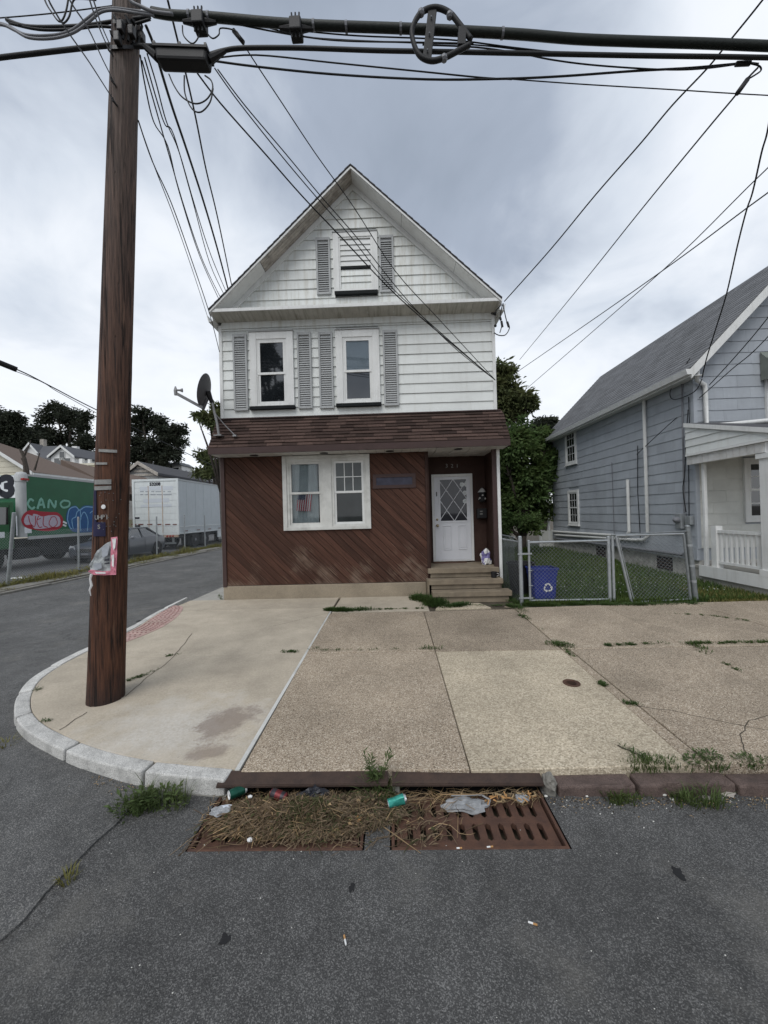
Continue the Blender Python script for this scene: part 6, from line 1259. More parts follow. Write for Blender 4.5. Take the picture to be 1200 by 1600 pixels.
# ------------------------------------------------------------------ utility pole
UP = thing('utility_pole', 'tall dark brown wooden utility pole leaning slightly on the corner pavement', 'utility pole', (-3.0, 3.9, .12)); pb, pt_ = Vector((-3.015, 3.89, -.1)), Vector((-2.50, 3.9, 9.4))
def pr(z): return .166+(.112-.166)*min(1, max(0, (z+.1)/9.5))**.9
def pc(z): return pb.lerp(pt_, (z+.1)/9.5)
mb = MB(); nz, na = 260, 84
for j in range(nz+1):
    z = -.1+9.5*j/nz; c = pc(z); r = pr(z)*(1+.10*max(0, (.5-z))*.6)
    for i in range(na): a = 2*math.pi*i/na; ca, sa = math.cos(a), math.sin(a); q1 = noise.noise(Vector((ca*14, sa*14, z*.33))); q2 = noise.noise(Vector((ca*30+5, sa*30, z*.8))); kn_ = noise.noise(Vector((ca*5, sa*5, z*2.6+9))); k = 1+.022*noise.noise(Vector((ca*2.5, sa*2.5, z*.5)))-.075*max(0, .16-abs(q1))*(1 if noise.noise(Vector((ca*3, sa*3, z*.6+4))) > -.05 else .2)*3-.03*max(0, .1-abs(q2))*3+.06*max(0, kn_-.42); mb.v.append((c.x+r*k*math.cos(a), c.y+r*k*math.sin(a), z))
for j in range(nz):
    for i in range(na): mb.f.append((j*na+i, j*na+(i+1) % na, (j+1)*na+(i+1) % na, (j+1)*na+i)); mb.k.append(0)
mb.f.append(tuple(nz*na+i for i in range(na))); mb.k.append(0); mb.build('shaft', 'pole_wood', UP, smooth=True)
def on_pole(u, v, off=.004):
    d = ray(u, v); lo = 3.95
    t = 3.9/d.y
    for _ in range(6):
        p = EYE+d*t; c = pc(p.z); r = pr(p.z)+off+.004; dx, dy, ox, oy = d.x, d.y, EYE.x-c.x, EYE.y-c.y
        A, B_, C_ = dx*dx+dy*dy, 2*(dx*ox+dy*oy), ox*ox+oy*oy-r*r; q = B_*B_-4*A*C_; t = (-B_-math.sqrt(max(q, 0)))/(2*A)
    return EYE+d*t
def pole_plate(name, u0, v0, u1, v1, mat, n=7, par=None, tilt=0, th=.003):
    mb = MB(); 
    for i in range(n+1):
        u = u0+(u1-u0)*i/n; tv = tilt*i/n; a, b = on_pole(u, v1+tv, .003), on_pole(u, v0+tv, .003); a2, b2 = on_pole(u, v1+tv, .003+th), on_pole(u, v0+tv, .003+th); mb.v += [a[:], b[:], b2[:], a2[:]]
    for i in range(n): k = 4*i; mb.f += [(k+3, k+7, k+6, k+2), (k+2, k+6, k+5, k+1), (k, k+4, k+7, k+3)]; mb.k += [0]*3
    return mb.build(name, mat, par or UP)
pole_plate('metal_tag', 154, 701.5, 183, 706, 'tag_metal', tilt=1.5); pole_plate('metal_tag', 149.5, 722.5, 167.5, 726, 'tag_metal'); ta = pole_plate('metal_tag', 147.5, 749.5, 174, 757, 'tag_metal', tilt=-.5); pole_plate('metal_tag', 147.5, 760, 174, 766, 'tag_metal', tilt=-1)
pole_plate('paint_patch', 146.3, 764, 150.5, 816, 'ink_blue', th=.001); pole_plate('paint_patch', 145.6, 816, 165, 838, 'ink_blue', th=.001); c = on_pole(161.5, 792); MB().lathe([(.023, 0), (.02, .004), (.002, .005)], c, 14, RT('X', 90)).build('nail_disc', 'paper_white', UP)
for ch, u, v, s_ in (('U', 150.5, 809, .055), ('H', 156, 808.5, .055), ('P', 161, 808, .055), ('1', 167, 808.5, .055), ('S', 154.5, 823.5, .055)): p = on_pole(u, v, .006); c = pc(p.z); nn_ = (p-Vector((c.x, c.y, p.z))).normalized(); ang = math.atan2(nn_.x, -nn_.y); text('lettering', ch, s_*1.1, 'tag_metal', UP, T(p) @ Matrix.Rotation(ang, 4, 'Z') @ FRONT, .001, .001)
mb = MB()
for _ in range(34): u, v = U(150, 190), U(760, 830); p = on_pole(u-.02*(v-800), v, 0); mb.lathe([(.004, 0), (.003, .006)], p, 5, RT('X', 90))
tag(mb.build('staple', 'galv_dark', UP), kind='stuff')
PB = thing('stapled_bag', 'torn clear plastic bag with pink edging stapled to the utility pole', 'bag', tuple(at(162, 890, 3.66)))
def sheetpoly(pts, Y, name, mat, par, seed, amp=.012, sub=5):
    bm = bmesh.new(); f = bm.faces.new([bm.verts.new(at(u, v, Y)) for u, v in pts]); bmesh.ops.triangulate(bm, faces=[f]); 
    for _ in range(3): bmesh.ops.subdivide_edges(bm, edges=[e for e in bm.edges if e.calc_length() > .02], cuts=1, use_grid_fill=True)
    bmesh.ops.triangulate(bm, faces=bm.faces[:])
    for v in bm.verts: v.co.y += amp*(noise.noise(v.co*14+Vector((seed, 0, 0)))+.6*noise.noise(v.co*33))
    r_ = bmesh.ops.extrude_face_region(bm, geom=bm.faces[:]); [setattr(v, 'co', v.co+Vector((0, .002, 0))) for v in r_['geom'] if isinstance(v, bmesh.types.BMVert)]
    me = bpy.data.meshes.new(name); bm.to_mesh(me); bm.free(); me.materials.append(MATS[mat]); return put(name, me, par)
sheetpoly([(140, 891), (139, 882), (146, 871), (153, 860), (162, 851), (173, 845.5), (175, 892), (160, 896)], 3.655, 'film', 'bag_grey', PB, 2, .016); sheetpoly([(173, 840), (183.5, 838.5), (184, 842), (181, 897), (173, 898)], 3.645, 'pink_edge', 'pink', PB, 4, .008); sheetpoly([(137.5, 893), (142, 890), (160, 893), (178, 891), (181, 898), (160, 899), (146, 898)], 3.64, 'pink_edge', 'pink', PB, 7, .010)
for q in (((158, 856), (166, 850), (171, 853), (168, 868), (160, 872)), ((145, 881), (158, 879), (159, 888), (148, 891)), ((163, 874), (171, 872), (171, 876), (163, 877)), ((163, 880), (171, 878.5), (171, 881), (163, 882))): sheetpoly(q, 3.632, 'print', 'ink_grey' if q[0][0] < 160 else 'ink', PB, q[0][0], .006)
for q in (((175, 842), (181, 841), (180, 856), (177, 860)), ((174, 868), (178, 866), (178, 886), (175, 884)), ((148, 893.5), (165, 894), (165, 896.5), (150, 896.5))): sheetpoly(q, 3.628, 'print', 'paper_white', PB, q[0][0], .004)
MB().tube([at(143, 897, 3.66), at(141, 905, 3.66), at(143, 915, 3.67), at(140, 922, 3.67), at(142, 931, 3.68)], [.012, .009, .011, .008, .003], 6).build('tail', 'paper_white', PB)
for (u, v, mats_) in ((176, 86, .02), (180, 62, .02), (183, 165, .02), (181, 134, .02)): p = on_pole(u, v, .0); MB().tube([p, p+Vector((-.015, -.035, .01)), p+Vector((-.015, -.045, .035))], .010, 6).build('hook', 'black_metal', UP)
pole_plate('band', 171, 70, 224, 76, 'black_metal', 12, th=.012); pole_plate('band', 176, 30, 226, 36, 'black_metal', 12, th=.012)
for k in range(5): MB().tube([on_pole(178+9*k, 24+6*(k % 2), .02), on_pole(186+9*k, 40, .035), on_pole(184+8*k, 58+3*k, .02)], .012, 6).build('tie_cable', 'cable_black', UP)
for (u, v) in ((190, 45), (207, 52), (222, 60), (185, 62)): p = on_pole(u, v, .03); MB().box(p.x-.03, p.y-.04, p.z-.05, p.x+.03, p.y+.02, p.z+.05).build('clamp', 'black_metal', UP, bevel=.01)

# ------------------------------------------------------------------ cables
def spl(P_, k=5):
    P_ = [Vector(p) for p in P_]; o = []
    for i in range(len(P_)-1):
        p0, p1, p2, p3 = P_[max(0, i-1)], P_[i], P_[i+1], P_[min(len(P_)-1, i+2)]
        for s in range(k): t = s/k; o.append(.5*((2*p1)+(p2-p0)*t+(2*p0-5*p1+4*p2-p3)*t*t+(3*p1-p0-3*p2+p3)*t**3))
    return o+[P_[-1]]
def path(px, Y0, Y1=None):
    Y1 = Y1 or Y0; d = [0]
    for a, b in zip(px, px[1:]): d.append(d[-1]+math.dist(a, b))
    return [at(u, v, 1/((1/Y0)*(1-q/d[-1])+(1/Y1)*q/d[-1])) for (u, v), q in zip(px, d)]
def cable(label, px, Y0, Y1, w, mat='cable_black', group='overhead cables', name='cable', n=6, k=5):
    P_ = path(px, Y0, Y1); P_ = spl(P_, k); m_ = len(P_)
    ys = [max(p.y, .8) for p in P_]; r = w/2/600*(sum(ys)/m_) if Y1 is None or abs(Y1-Y0) < 1 else w/2/600*min(Y0, Y1)*1.15
    o = MB().tube(P_, r, n).build(name, mat, None, smooth=True); return tag(o, label, 'cable', group)
CY = 3.85
cable('thickest dark green cable trunk sagging across the top of the street', [(238, 19), (270, 24), (330, 27), (460, 38), (640, 45), (800, 53), (900, 61), (1000, 65), (1100, 68), (1200, 72), (1500, 84)], CY, CY, 12.5, 'cable_green', n=10)
cable('second black trunk cable running level through the splice box', [(-120, 106), (0, 90), (60, 83), (130, 75), (178, 71), (240, 73)], CY, CY, 7.5)
cable('black trunk cable continuing right from the splice box', [(326, 86), (350, 79), (382, 75), (470, 75), (590, 79), (700, 81), (850, 84), (1000, 87), (1200, 90), (1500, 98)], CY, CY, 6.5)
cable('sleeved black cable pair entering from the left of the pole', [(10, 31), (40, 41), (90, 42), (140, 39), (180, 33), (235, 26)], CY, CY, 5.5); cable('lower sleeved black cable left of the pole', [(14, 36), (60, 46), (110, 46), (150, 41), (190, 42), (235, 30)], CY, CY, 4)
cable('upper grey cable loop dipping left of the pole', [(-80, 37), (-10, 36), (12, 40), (40, 54), (80, 55), (110, 48), (135, 30), (155, 16), (178, 13), (205, 16), (235, 20)], CY-.1, CY-.1, 4, 'cable_grey'); cable('lower grey cable loop dipping left of the pole', [(-80, 40), (-5, 38), (20, 46), (45, 59), (82, 60), (115, 51), (140, 33), (158, 19), (180, 16), (210, 20), (240, 24)], CY-.15, CY-.15, 4, 'cable_grey')
cable('thin straight wire high on the left of the pole', [(-80, 33), (0, 28), (80, 21), (160, 11), (215, 3)], CY+.2, CY+.2, 1.8)
cable('grey cable pair curling over the pole into the green trunk', [(190, -20), (205, 2), (220, 10), (240, 18), (270, 22)], CY-.2, CY-.15, 5, 'cable_grey'); cable('black cable curling over the pole top', [(160, -25), (200, -4), (214, 8), (235, 17)], CY-.2, CY-.15, 4)
for label, px, ya, yb in (('looped wire rising steeply left of the pole, nearest the pole', [(128, -40), (140, 0), (150, 30), (163, 62), (176, 88)], 2.2, 3.72), ('thin wire descending from above to the second pole hook', [(95, -40), (110, 2), (138, 45), (160, 92), (173, 118), (181, 136)], 2.0, 3.72), ('thin wire descending from above to the lowest pole hook', [(60, -40), (78, 4), (105, 48), (140, 98), (172, 148), (184, 166)], 2.0, 3.72), ('wire crossing from the top edge to the pole band', [(132, -40), (146, 0), (158, 38), (170, 66)], 2.2, 3.7)): cable(label, px, ya, yb, 2.6)
cable('left drooping jumper wire above the grey loops', [(58, -40), (70, 0), (80, 18), (94, 34), (104, 14), (110, -30)], 3.3, 3.3, 2.6); cable('right drooping jumper wire above the grey loops', [(64, -40), (76, 0), (88, 22), (98, 36), (108, 26), (114, 2), (124, -2), (150, 0)], 3.4, 3.4, 2.6)
# drops from the pole to the houses
cable('thick black drop cable from the pole to the left eave of the white house', [(228, 40), (240, 70), (253, 115), (270, 170), (292, 235), (318, 315), (340, 390), (358, 458)], 3.95, 9.0, 4.2)
cable('twisted drop wire passing just right of the thick black drop', [(262, 0), (278, 65), (291, 118), (306, 185), (322, 265), (340, 340), (362, 446)], 4.0, 9.0, 3.0)
for i, (px, lb) in enumerate((([(219, 86), (226, 130), (240, 190), (262, 228), (280, 300), (312, 400), (344, 472)], 'thin drop wire kinked at a small splice beside the pole'), ([(222, 95), (240, 158), (262, 235), (290, 330), (318, 410), (347, 470)], 'thin drop wire with two small clips behind the pole'), ([(226, 90), (246, 160), (258, 195), (272, 212), (300, 310), (328, 412), (352, 464)], 'thin bending drop wire left of the thick black drop'), ([(230, 84), (244, 130), (260, 190), (280, 238), (304, 320), (330, 400), (356, 462)], 'faint drop wire closest to the thick black drop'))): cable(lb, px, 4.0, 9.0, 2.0)
cable('low thin wire from the pole to the left corner of the white house', [(216, 188), (238, 252), (268, 318), (300, 408), (328, 492), (343, 550)], 3.95, 8.0, 1.8); cable('lowest thin wire paired beside it left of the white house', [(217, 192), (242, 262), (274, 345), (304, 432), (326, 500)], 3.95, 9.5, 1.5)
end = (774, 594)
for lb, px, w_ in (('lowest of the service wires slanting across the white gable', [(308, 114), (345, 162), (414, 240), (470, 304), (524, 361), (618, 460), (700, 532), end], 2.4), ('second service wire slanting across the white gable', [(335, 106), (372, 158), (437, 240), (490, 303), (545, 366), (612, 449), (700, 530), end], 1.8), ('third service wire slanting across the white gable', [(340, 108), (382, 164), (447, 241), (500, 305), (560, 374), (640, 473), (712, 545), end], 1.8), ('highest service wire slanting across the white gable from the splice clamp', [(372, 55), (395, 92), (440, 160), (493, 240), (553, 324), (618, 424), (687, 500), end], 1.8)): cable(lb, px, 3.95, 8.03, w_)
# cables along and across the street on the right
cable('slack wire under the trunk cables meeting the lower slack wire', [(328, 92), (400, 86), (520, 98), (660, 112), (750, 121), (800, 124)], CY+.1, CY+.1, 2.2)
cable('slack wire that sags lowest below the trunk cables', [(333, 95), (400, 104), (520, 116), (667, 124), (790, 123), (880, 119), (990, 111), (1080, 106), (1160, 99), (1185, 100)], CY+.1, CY+.1, 3.0)
cable('thin straight wire below the slack wires on the right', [(790, 123), (900, 131), (1050, 140), (1200, 149), (1500, 163)], CY+.2, CY+.6, 1.6); cable('wire leaving the second trunk cable in a shallow sag', [(660, 70), (745, 74), (815, 84), (860, 93), (920, 101), (1000, 107), (1060, 109), (1110, 106), (1160, 99)], CY+.05, CY+.1, 2.2)
cable('upper small wire strung just under the green trunk', [(405, 40), (470, 48), (560, 56), (700, 62), (800, 74), (870, 82)], CY+.05, CY+.05, 2.0); cable('lower small wire strung just under the green trunk', [(335, 30), (405, 45), (480, 58), (540, 64), (640, 66), (740, 68)], CY+.02, CY+.02, 2.2); cable('long thin wire leaving the clamp towards the right', [(400, 37), (450, 52), (500, 60), (620, 66), (740, 70), (830, 80)], CY+.06, CY+.06, 1.8)
cable('twisted service cable from upper right to the right eave of the white house', [(1260, -90), (1190, 2), (1140, 64), (1104, 108), (1050, 165), (1000, 225), (930, 305), (860, 390), (788, 471)], 3.6, 7.9, 3.0)
cable('straight thin drop from the right splices down past the white house', [(1184, 106), (1166, 125), (1150, 148), (1100, 208), (1000, 330), (900, 455), (812, 562)], 3.9, 17, 2.6)
cable('upper of the crossing wires falling from the right edge to the trees', [(1420, 66), (1200, 262), (1060, 400), (940, 506), (822, 608)], 4.5, 17.5, 2.2); cable('lower of the crossing wires falling from the right edge to the trees', [(1450, 130), (1200, 301), (1067, 400), (940, 490), (798, 588)], 4.5, 18, 2.6)
cable('wavy black cable dropping to the corner of the neighbour house', [(1225, 20), (1202, 190), (1190, 238), (1176, 300), (1166, 330), (1152, 385), (1135, 460), (1118, 515), (1104, 560), (1097, 590)], 4.5, 8.75, 2.6)
cable('upper wire from the right edge to the corner downspout of the neighbour house', [(1420, 190), (1300, 360), (1200, 496), (1150, 556), (1108, 602)], 5, 8.72, 2.0)
a = path([(1420, 270), (1200, 526), (1140, 580), (1079, 634)], 5, 9.25)+[atX(1040, 668, 6.9), atX(995, 710, 6.93)]
tag(MB().tube(spl(a), .009, 6).build('cable', 'cable_black', None, smooth=True), 'low wire from the right edge to the blue grey side wall', 'cable', 'overhead cables')
q = [atX(1078, 560, 6.9), atX(1052, 600, 6.93), atX(1047, 618, 6.93), atX(1056, 624, 6.93), atX(1085, 612, 6.9)]+[at(1097, 592, 8.75)]
tag(MB().tube(spl(q), .010, 6).build('cable', 'cable_black', None, smooth=True), 'slack black cable looped on the side wall below the neighbour gutter', 'cable', 'overhead cables')
tag(MB().tube(spl([atX(1075, 640, 6.9), atX(1072, 690, 6.9), atX(1070, 740, 6.88), atX(1067, 765, 6.9), atX(1072, 800, 6.9)]), .010, 6).build('cable', 'cable_black', None, smooth=True), 'black cable running down the side wall to the meter boxes', 'cable', 'overhead cables')
s = cable('long sagging wire over the truck lot from the left edge to the house', [(-260, 470), (-60, 545), (28, 578), (80, 604), (150, 640), (283, 704), (340, 731)], 8, 24, 2.4); SLV = tag(MB().tube(path([(-60, 543), (-10, 563), (26, 577.5)], 8.6, 9.4), .07, 8).build('cable_sleeve', 'black_plastic', None, smooth=True), 'thick black sleeve on the sagging wire at the left edge', 'cable sleeve')
cable('second thin wire just below the long sagging lot wire', [(-260, 478), (40, 586), (90, 612), (150, 645)], 8, 13, 1.3)
# hardware on the cables
SB = thing('splice_box', 'black rectangular cable splice box hanging beside the pole', 'splice box', tuple(at(287, 92, CY)))
a, b = at(246, 88, CY), at(328, 91, CY); ax = (b-a).normalized()
mb = MB(); ex_ = (b-a); zt_ = at(287, 69, 3.78).z-(a.z+b.z)/2; z0 = at(287, 90, 3.78).z-(a.z+b.z)/2; z1 = zt_
def bxp(s, y, z): return a+ex_*s+Vector((0, y, z))
mb.hexa([bxp(.03, -.065, z0), bxp(.97, -.065, z0), bxp(.97, .075, z0), bxp(.03, .075, z0), bxp(0, -.07, z1), bxp(1, -.07, z1), bxp(1, .08, z1), bxp(0, .08, z1)]); mb.build('body', 'black_plastic', SB, bevel=.025)
for s in (.02, .5, .98): mb = MB(); p = bxp(s, 0, z1); MB().box(p.x-.012, p.y-.08, p.z-.005, p.x+.012, p.y+.08, p.z+.02).build('rib', 'black_metal', SB)
MB().tube([bxp(0, 0, z1-.06), at(225, 72, CY)], [.042, .025], 8).build('end_cone', 'black_plastic', SB); MB().tube([bxp(1, 0, z1-.06), at(352, 79, CY)], [.042, .020], 8).build('end_cone', 'black_plastic', SB); MB().hexa([bxp(-.01, -.082, z1-.03), bxp(1.01, -.082, z1-.03), bxp(1.01, .088, z1-.03), bxp(-.01, .088, z1-.03), bxp(-.01, -.082, z1-.005), bxp(1.01, -.082, z1-.005), bxp(1.01, .088, z1-.005), bxp(-.01, .088, z1-.005)]).build('lid', 'black_plastic', SB)
for lb, px in (('larger drooping wire loop below the splice box', [(264, 116), (272, 134), (285, 152), (305, 162), (322, 156), (332, 140), (330, 126), (320, 118)]), ('smaller drooping wire loop below the splice box', [(288, 118), (289, 146), (300, 170), (314, 175), (328, 160), (333, 138)])): cable(lb, px, CY, CY, 2.2)
for k, (u, v, sgn) in enumerate(((312, 36, 1), (463, 46, -1))):
    tb_ = thing('terminal_block', ['black cable terminal with hanging wires just right of the pole', 'black cable terminal hung below the green trunk mid span'][k], 'cable terminal', tuple(at(u, v, CY))); p = at(u, v, CY); MB().box(p.x-.06, p.y-.07, p.z-.07, p.x+.06, p.y+.07, p.z+.06).build('body', 'black_plastic', tb_, bevel=.012)
    MB().tube([at(u-26, v-2, CY), at(u-8, v-1, CY)], [.018, .035], 8).build('end_cone', 'black_plastic', tb_); MB().tube([at(u+26, v-1, CY), at(u+8, v-1, CY)], [.018, .035], 8).build('end_cone', 'black_plastic', tb_)
    for d in (-.035, .0, .035): MB().tube([p+Vector((d, -.03, .05)), p+Vector((d*1.1, -.03, .13))], .009, 6).build('stud', 'black_metal', tb_); MB().tube([p+Vector((d, -.03, -.06)), p+Vector((d*1.1, -.03, -.12))], .008, 6).build('stud', 'black_metal', tb_)
for lb, px in (('left wire loop hanging from the terminal beside the pole', [(285, 40), (287, 56), (300, 68), (309, 60), (311, 48)]), ('right wire loop hanging from the terminal beside the pole', [(322, 50), (332, 60), (342, 54), (345, 44), (368, 48), (376, 60)])): cable(lb, px, CY, CY, 2)
SH = thing('cable_storage_loop', 'teardrop shaped black cable storage frame hung on the trunk cables', 'cable storage loop', tuple(at(690, 55, CY-.1)))
lp = spl([at(u, v, CY-.15) for u, v in ((736, 62), (718, 38), (702, 20), (680, 12), (658, 20), (645, 42), (645, 62), (655, 86), (674, 95), (695, 90), (715, 80), (734, 70))], 6); mb = MB(); mb.tube(lp, .024, 8); mb.build('rim', 'black_plastic', SH, smooth=True)
a, b = at(676, 14, CY-.14), at(667, 93, CY-.14); MB().beam(a, b, .085, .035, (0, 1, 0)).build('cross_bar', 'black_plastic', SH, bevel=.006); MB().beam(at(722, 46, CY-.14), at(721, 74, CY-.14), .075, .06, (0, 1, 0)).build('end_plate', 'black_plastic', SH, bevel=.006)
for (u, v) in ((674, 26), (671, 52), (668, 78)): MB().ball(at(u, v, CY-.17), .010, 8, 4).build('bolt', 'cable_grey', SH)
for (u, v) in ((658, 20), (703, 24), (694, 91)): MB().ball(at(u, v, CY-.15), .036, 8, 5).build('clip', 'cable_grey', SH)
for lb, px in (('right splice sleeve on the slack wire', [(1150, 100), (1172, 99)]), ('slanted splice sleeve on the thin drop at upper right', [(1152, 146), (1168, 124)]), ('short splice sleeve left below the green trunk', [(365, 48), (380, 66)])): tag(MB().tube(path(px, CY+.05), .022, 8).build('cable_sleeve', 'black_plastic', None, smooth=True), lb, 'cable sleeve')
cable('curled jumper wire between the two splices at upper right', [(1172, 99), (1186, 103), (1189, 110), (1180, 117), (1168, 124)], CY+.05, CY+.05, 2.4)
for i, u in enumerate((296, 326, 490, 541, 626, 785)):
    f = {296: 25, 326: 27, 490: 39.5, 541: 42, 626: 44.5, 785: 52}[u]; p = at(u, f, CY); MB().tube([p-Vector((.012, 0, 0)), p+Vector((.012, 0, 0))], .046, 10).build('cable_strap', 'cable_grey', bpy.data.objects['cable'])
# service drop hardware at the right eave
SD = thing('service_drop', 'dangling service wire splices under the right eave of the white house', 'service drop', tuple(at(785, 490, 7.85))); e0 = at(786, 474, 7.85)
for px in (((786, 474), (783, 485), (782, 497), (784, 508), (781, 520)), ((786, 474), (788, 486), (792, 503), (796, 512), (790, 523), (780, 524), (772, 520)), ((784, 476), (776, 484), (772, 490))): MB().tube(spl(path(px, 7.86)), .010, 6).build('wire', 'cable_black', SD)
for (u0, v0, u1, v1) in ((783.5, 502, 785, 511), (792.5, 503, 795, 511), (781.5, 496, 782.5, 500)): MB().tube([at(u0, v0, 7.85), at(u1, v1, 7.85)], .024, 8).build('splice', 'black_plastic', SD)
MB().ball(at(774, 509, 7.95), .03, 8, 5).build('insulator', 'black_plastic', SD)

# ------------------------------------------------------------------ storm drains at the kerb
def grate(x0, x1, par):
    y = [2.292, 2.330, 2.462, 2.506, 2.640, 2.70]; n = 11; mb = MB(); zt, zb = -.012, -.05; a0, a1 = x0+.062, x1-.055; sp = (a1-a0)/n; sw = .034
    for (p, q) in ((y[0], y[1]), (y[2], y[3]), (y[4], y[5])): mb.box(x0+.02, p, zb, x1-.02, q, zt)
    for (p, q) in ((y[1], y[2]), (y[3], y[4])):
        c = [a0+sp*(i+.5) for i in range(n)]; ed = [x0+.02]+[v for t in c for v in (t-sw/2, t+sw/2)]+[x1-.02]
        for i in range(0, len(ed), 2): mb.box(ed[i], p, zb, ed[i+1], q, zt)
        for t in c:
            for sx in (-1, 1):
                for yy, sy_ in ((p, 1), (q, -1)):
                    X = t+sx*sw/2; k = [(X, yy), (X-sx*.017, yy), (X-sx*.012, yy+sy_*.005), (X-sx*.005, yy+sy_*.012), (X, yy+sy_*.017)]; k = k if sx*sy_ > 0 else k[::-1]; mb.prism([(u, v, zb) for u, v in k], (0, 0, zt-zb))
    return mb.build('grate', 'rust', par, bevel=.002, seg=1)
DR = []
for k, (a, b) in enumerate(BASIN):
    d = thing('storm_drain', ['rusty storm drain heaped with dead weeds under the left kerb plate', 'rusty storm drain with two rows of open slots under the right kerb plate'][k], 'storm drain', ((a+b)/2, 2.5, 0)); DR.append(d)
    fr_ = MB(); fr_.box(a, BY0, -.08, b, BY0+.018, .004); fr_.box(a, BY0+.018, -.08, a+.018, 2.72, .004); fr_.box(b-.018, BY0+.018, -.08, b, 2.72, .004); fr_.box(a+.018, BY0+.018, -.09, b-.018, BY0+.036, -.012); fr_.build('frame', 'rust', d, bevel=.002, seg=1)
    grate(a+.012, b-.012, d)
    pit = MB(); pit.box(a, BY0, -.95, b, BY0+.003, -.08); pit.box(a, BY1-.06, -.95, b, BY1-.05, .09); pit.box(a-.01, BY0, -.95, a, BY1+.05, .0); pit.box(b, BY0, -.95, b+.01, BY1+.05, .0); pit.box(a, BY0, -.96, b, BY1+.05, -.95); pit.build('pit', 'void', d)
for k, (a, b, zl, zr) in enumerate(((-1.29, -.085, .118, .118), (-.055, 1.0, .116, .086))):
    hd = MB(); hd.hexa([(a, 2.675, zl-.034), (b, 2.675+.03*k, zr-.034), (b, 2.793, zr-.012), (a, 2.793, zl-.012), (a, 2.675, zl-.018), (b, 2.675+.03*k, zr-.018), (b, 2.793, zr+.006), (a, 2.793, zl+.002)]); hd.hexa([(a, 2.668, zl-.040), (b, 2.668+.03*k, zr-.040), (b, 2.6745+.03*k, zr-.040), (a, 2.6745, zl-.040), (a, 2.668, zl-.022), (b, 2.668+.03*k, zr-.022), (b, 2.6745+.03*k, zr-.022), (a, 2.6745, zl-.022)]); hd.build('hood_plate', 'rust_dark', DR[k], bevel=.004)
    MB().box(a, 2.70, -.05, a+.05, 2.86, zl-.035).build('hood_jamb', 'cement', DR[k])
crumple('stone', 'pale pebbly mortar lump wedged at the right end of the kerb plate', 'stone', (1.04, 2.70, .03), (.04, .06, .062), 'kerb_far', 8, .8)
# dead weeds swept over the drain
def heap(x, y):
    a = math.exp(-((x+.80)/.36)**2-((y-2.49)/.135)**2)*.075+math.exp(-((x+.18)/.20)**2-((y-2.56)/.12)**2)*.05+math.exp(-((x+.48)/.24)**2-((y-2.50)/.13)**2)*.055
    return max(0, a-.006)
mb = MB()
def twig(x, y, z, az, el, l, r, k):
    d = Vector((math.cos(az)*math.cos(el), math.sin(az)*math.cos(el), math.sin(el))); p = Vector((x, y, z)); sd_ = Vector((-d.y, d.x, 0)); c_ = U(-.22, .22)*l; kz = U(-.01, .02); mb.tube([p-d*l/2+sd_*c_*.6+Vector((0, 0, U(-.008, .008))), p-d*l*.15+sd_*c_*-.25+Vector((0, 0, kz)), p+d*l*.18+sd_*c_*-.3+Vector((0, 0, kz*.6)), p+d*l/2+sd_*c_*.7], [r, r*.9, r*.75, r*.4], 3, k, cap=False)
gx, gy = 64, 26
for j in range(gy+1):
    for i in range(gx+1): x, y = -1.26+1.5*i/gx, 2.27+.46*j/gy; h = heap(x, y); mb.v.append((x, y, h*.82-.018+.012*noise.noise(Vector((x*22, y*22, 0)))))
for j in range(gy):
    for i in range(gx):
        k = j*(gx+1)+i
        if max(mb.v[t][2] for t in (k, k+1, k+gx+2, k+gx+1)) > .004: mb.f.append((k, k+1, k+gx+2, k+gx+1)); mb.k.append(3)
cnt = 0
while cnt < 4300:
    x, y = U(-1.32, .30), U(2.27, 2.74); h = heap(x, y)
    if h < .012 and R() > .06: continue
    cnt += 1; k = 0 if R() < .80 else (1 if R() < .5 else 2); twig(x, y, h*U(.35, 1.1)+.004, random.gauss(.5, .8) if R() < .6 else U(0, 6.28), U(-.2, .3), U(.04, .19), U(.0011, .0028), k)
for _ in range(4200):
    x, y = U(-1.3, .28), U(2.28, 2.74); h = heap(x, y)
    if h < .012 and R() > .05: continue
    leaf(mb, Vector((x, y, h*U(.5, 1.12)+.006)), Vector((U(-1, 1), U(-1, 1), U(-.3, .4))), Vector((U(-.5, .5), U(-.5, .5), 1)), U(.018, .055), U(.006, .022)); mb.k[-1] = 0 if R() < .70 else (1 if R() < .38 else 2)
for _ in range(420):   # greener clippings
    x, y = random.gauss(-.60, .10), random.gauss(2.46, .06); leaf(mb, Vector((x, y, heap(x, y)+.012)), Vector((U(-1, 1), U(-1, 1), U(-.1, .4))), Vector((0, 0, 1)), U(.02, .05), U(.004, .009)); mb.k[-1] = 2
for _ in range(260):   # straws strayed over the right grate
    x, y = U(.0, .98), 2.72-abs(random.gauss(0, .075)) if R() < .7 else U(2.3, 2.7); 
    if x > .45 and y < 2.6: continue
    twig(x, y, U(-.006, .02), U(0, 6.28) if R() < .5 else random.gauss(.3, .3), U(-.06, .1), U(.04, .22), U(.0010, .0024), 1 if R() < .5 else 0)
twig(-.02, 2.33, .01, -.72, .02, .34, .0035, 1); twig(.55, 2.655, .03, .12, .02, .55, .0035, 1)
tag(mb.build('plant_debris', ['straw', 'straw_pale', 'clipping', 'silt']), kind='stuff')
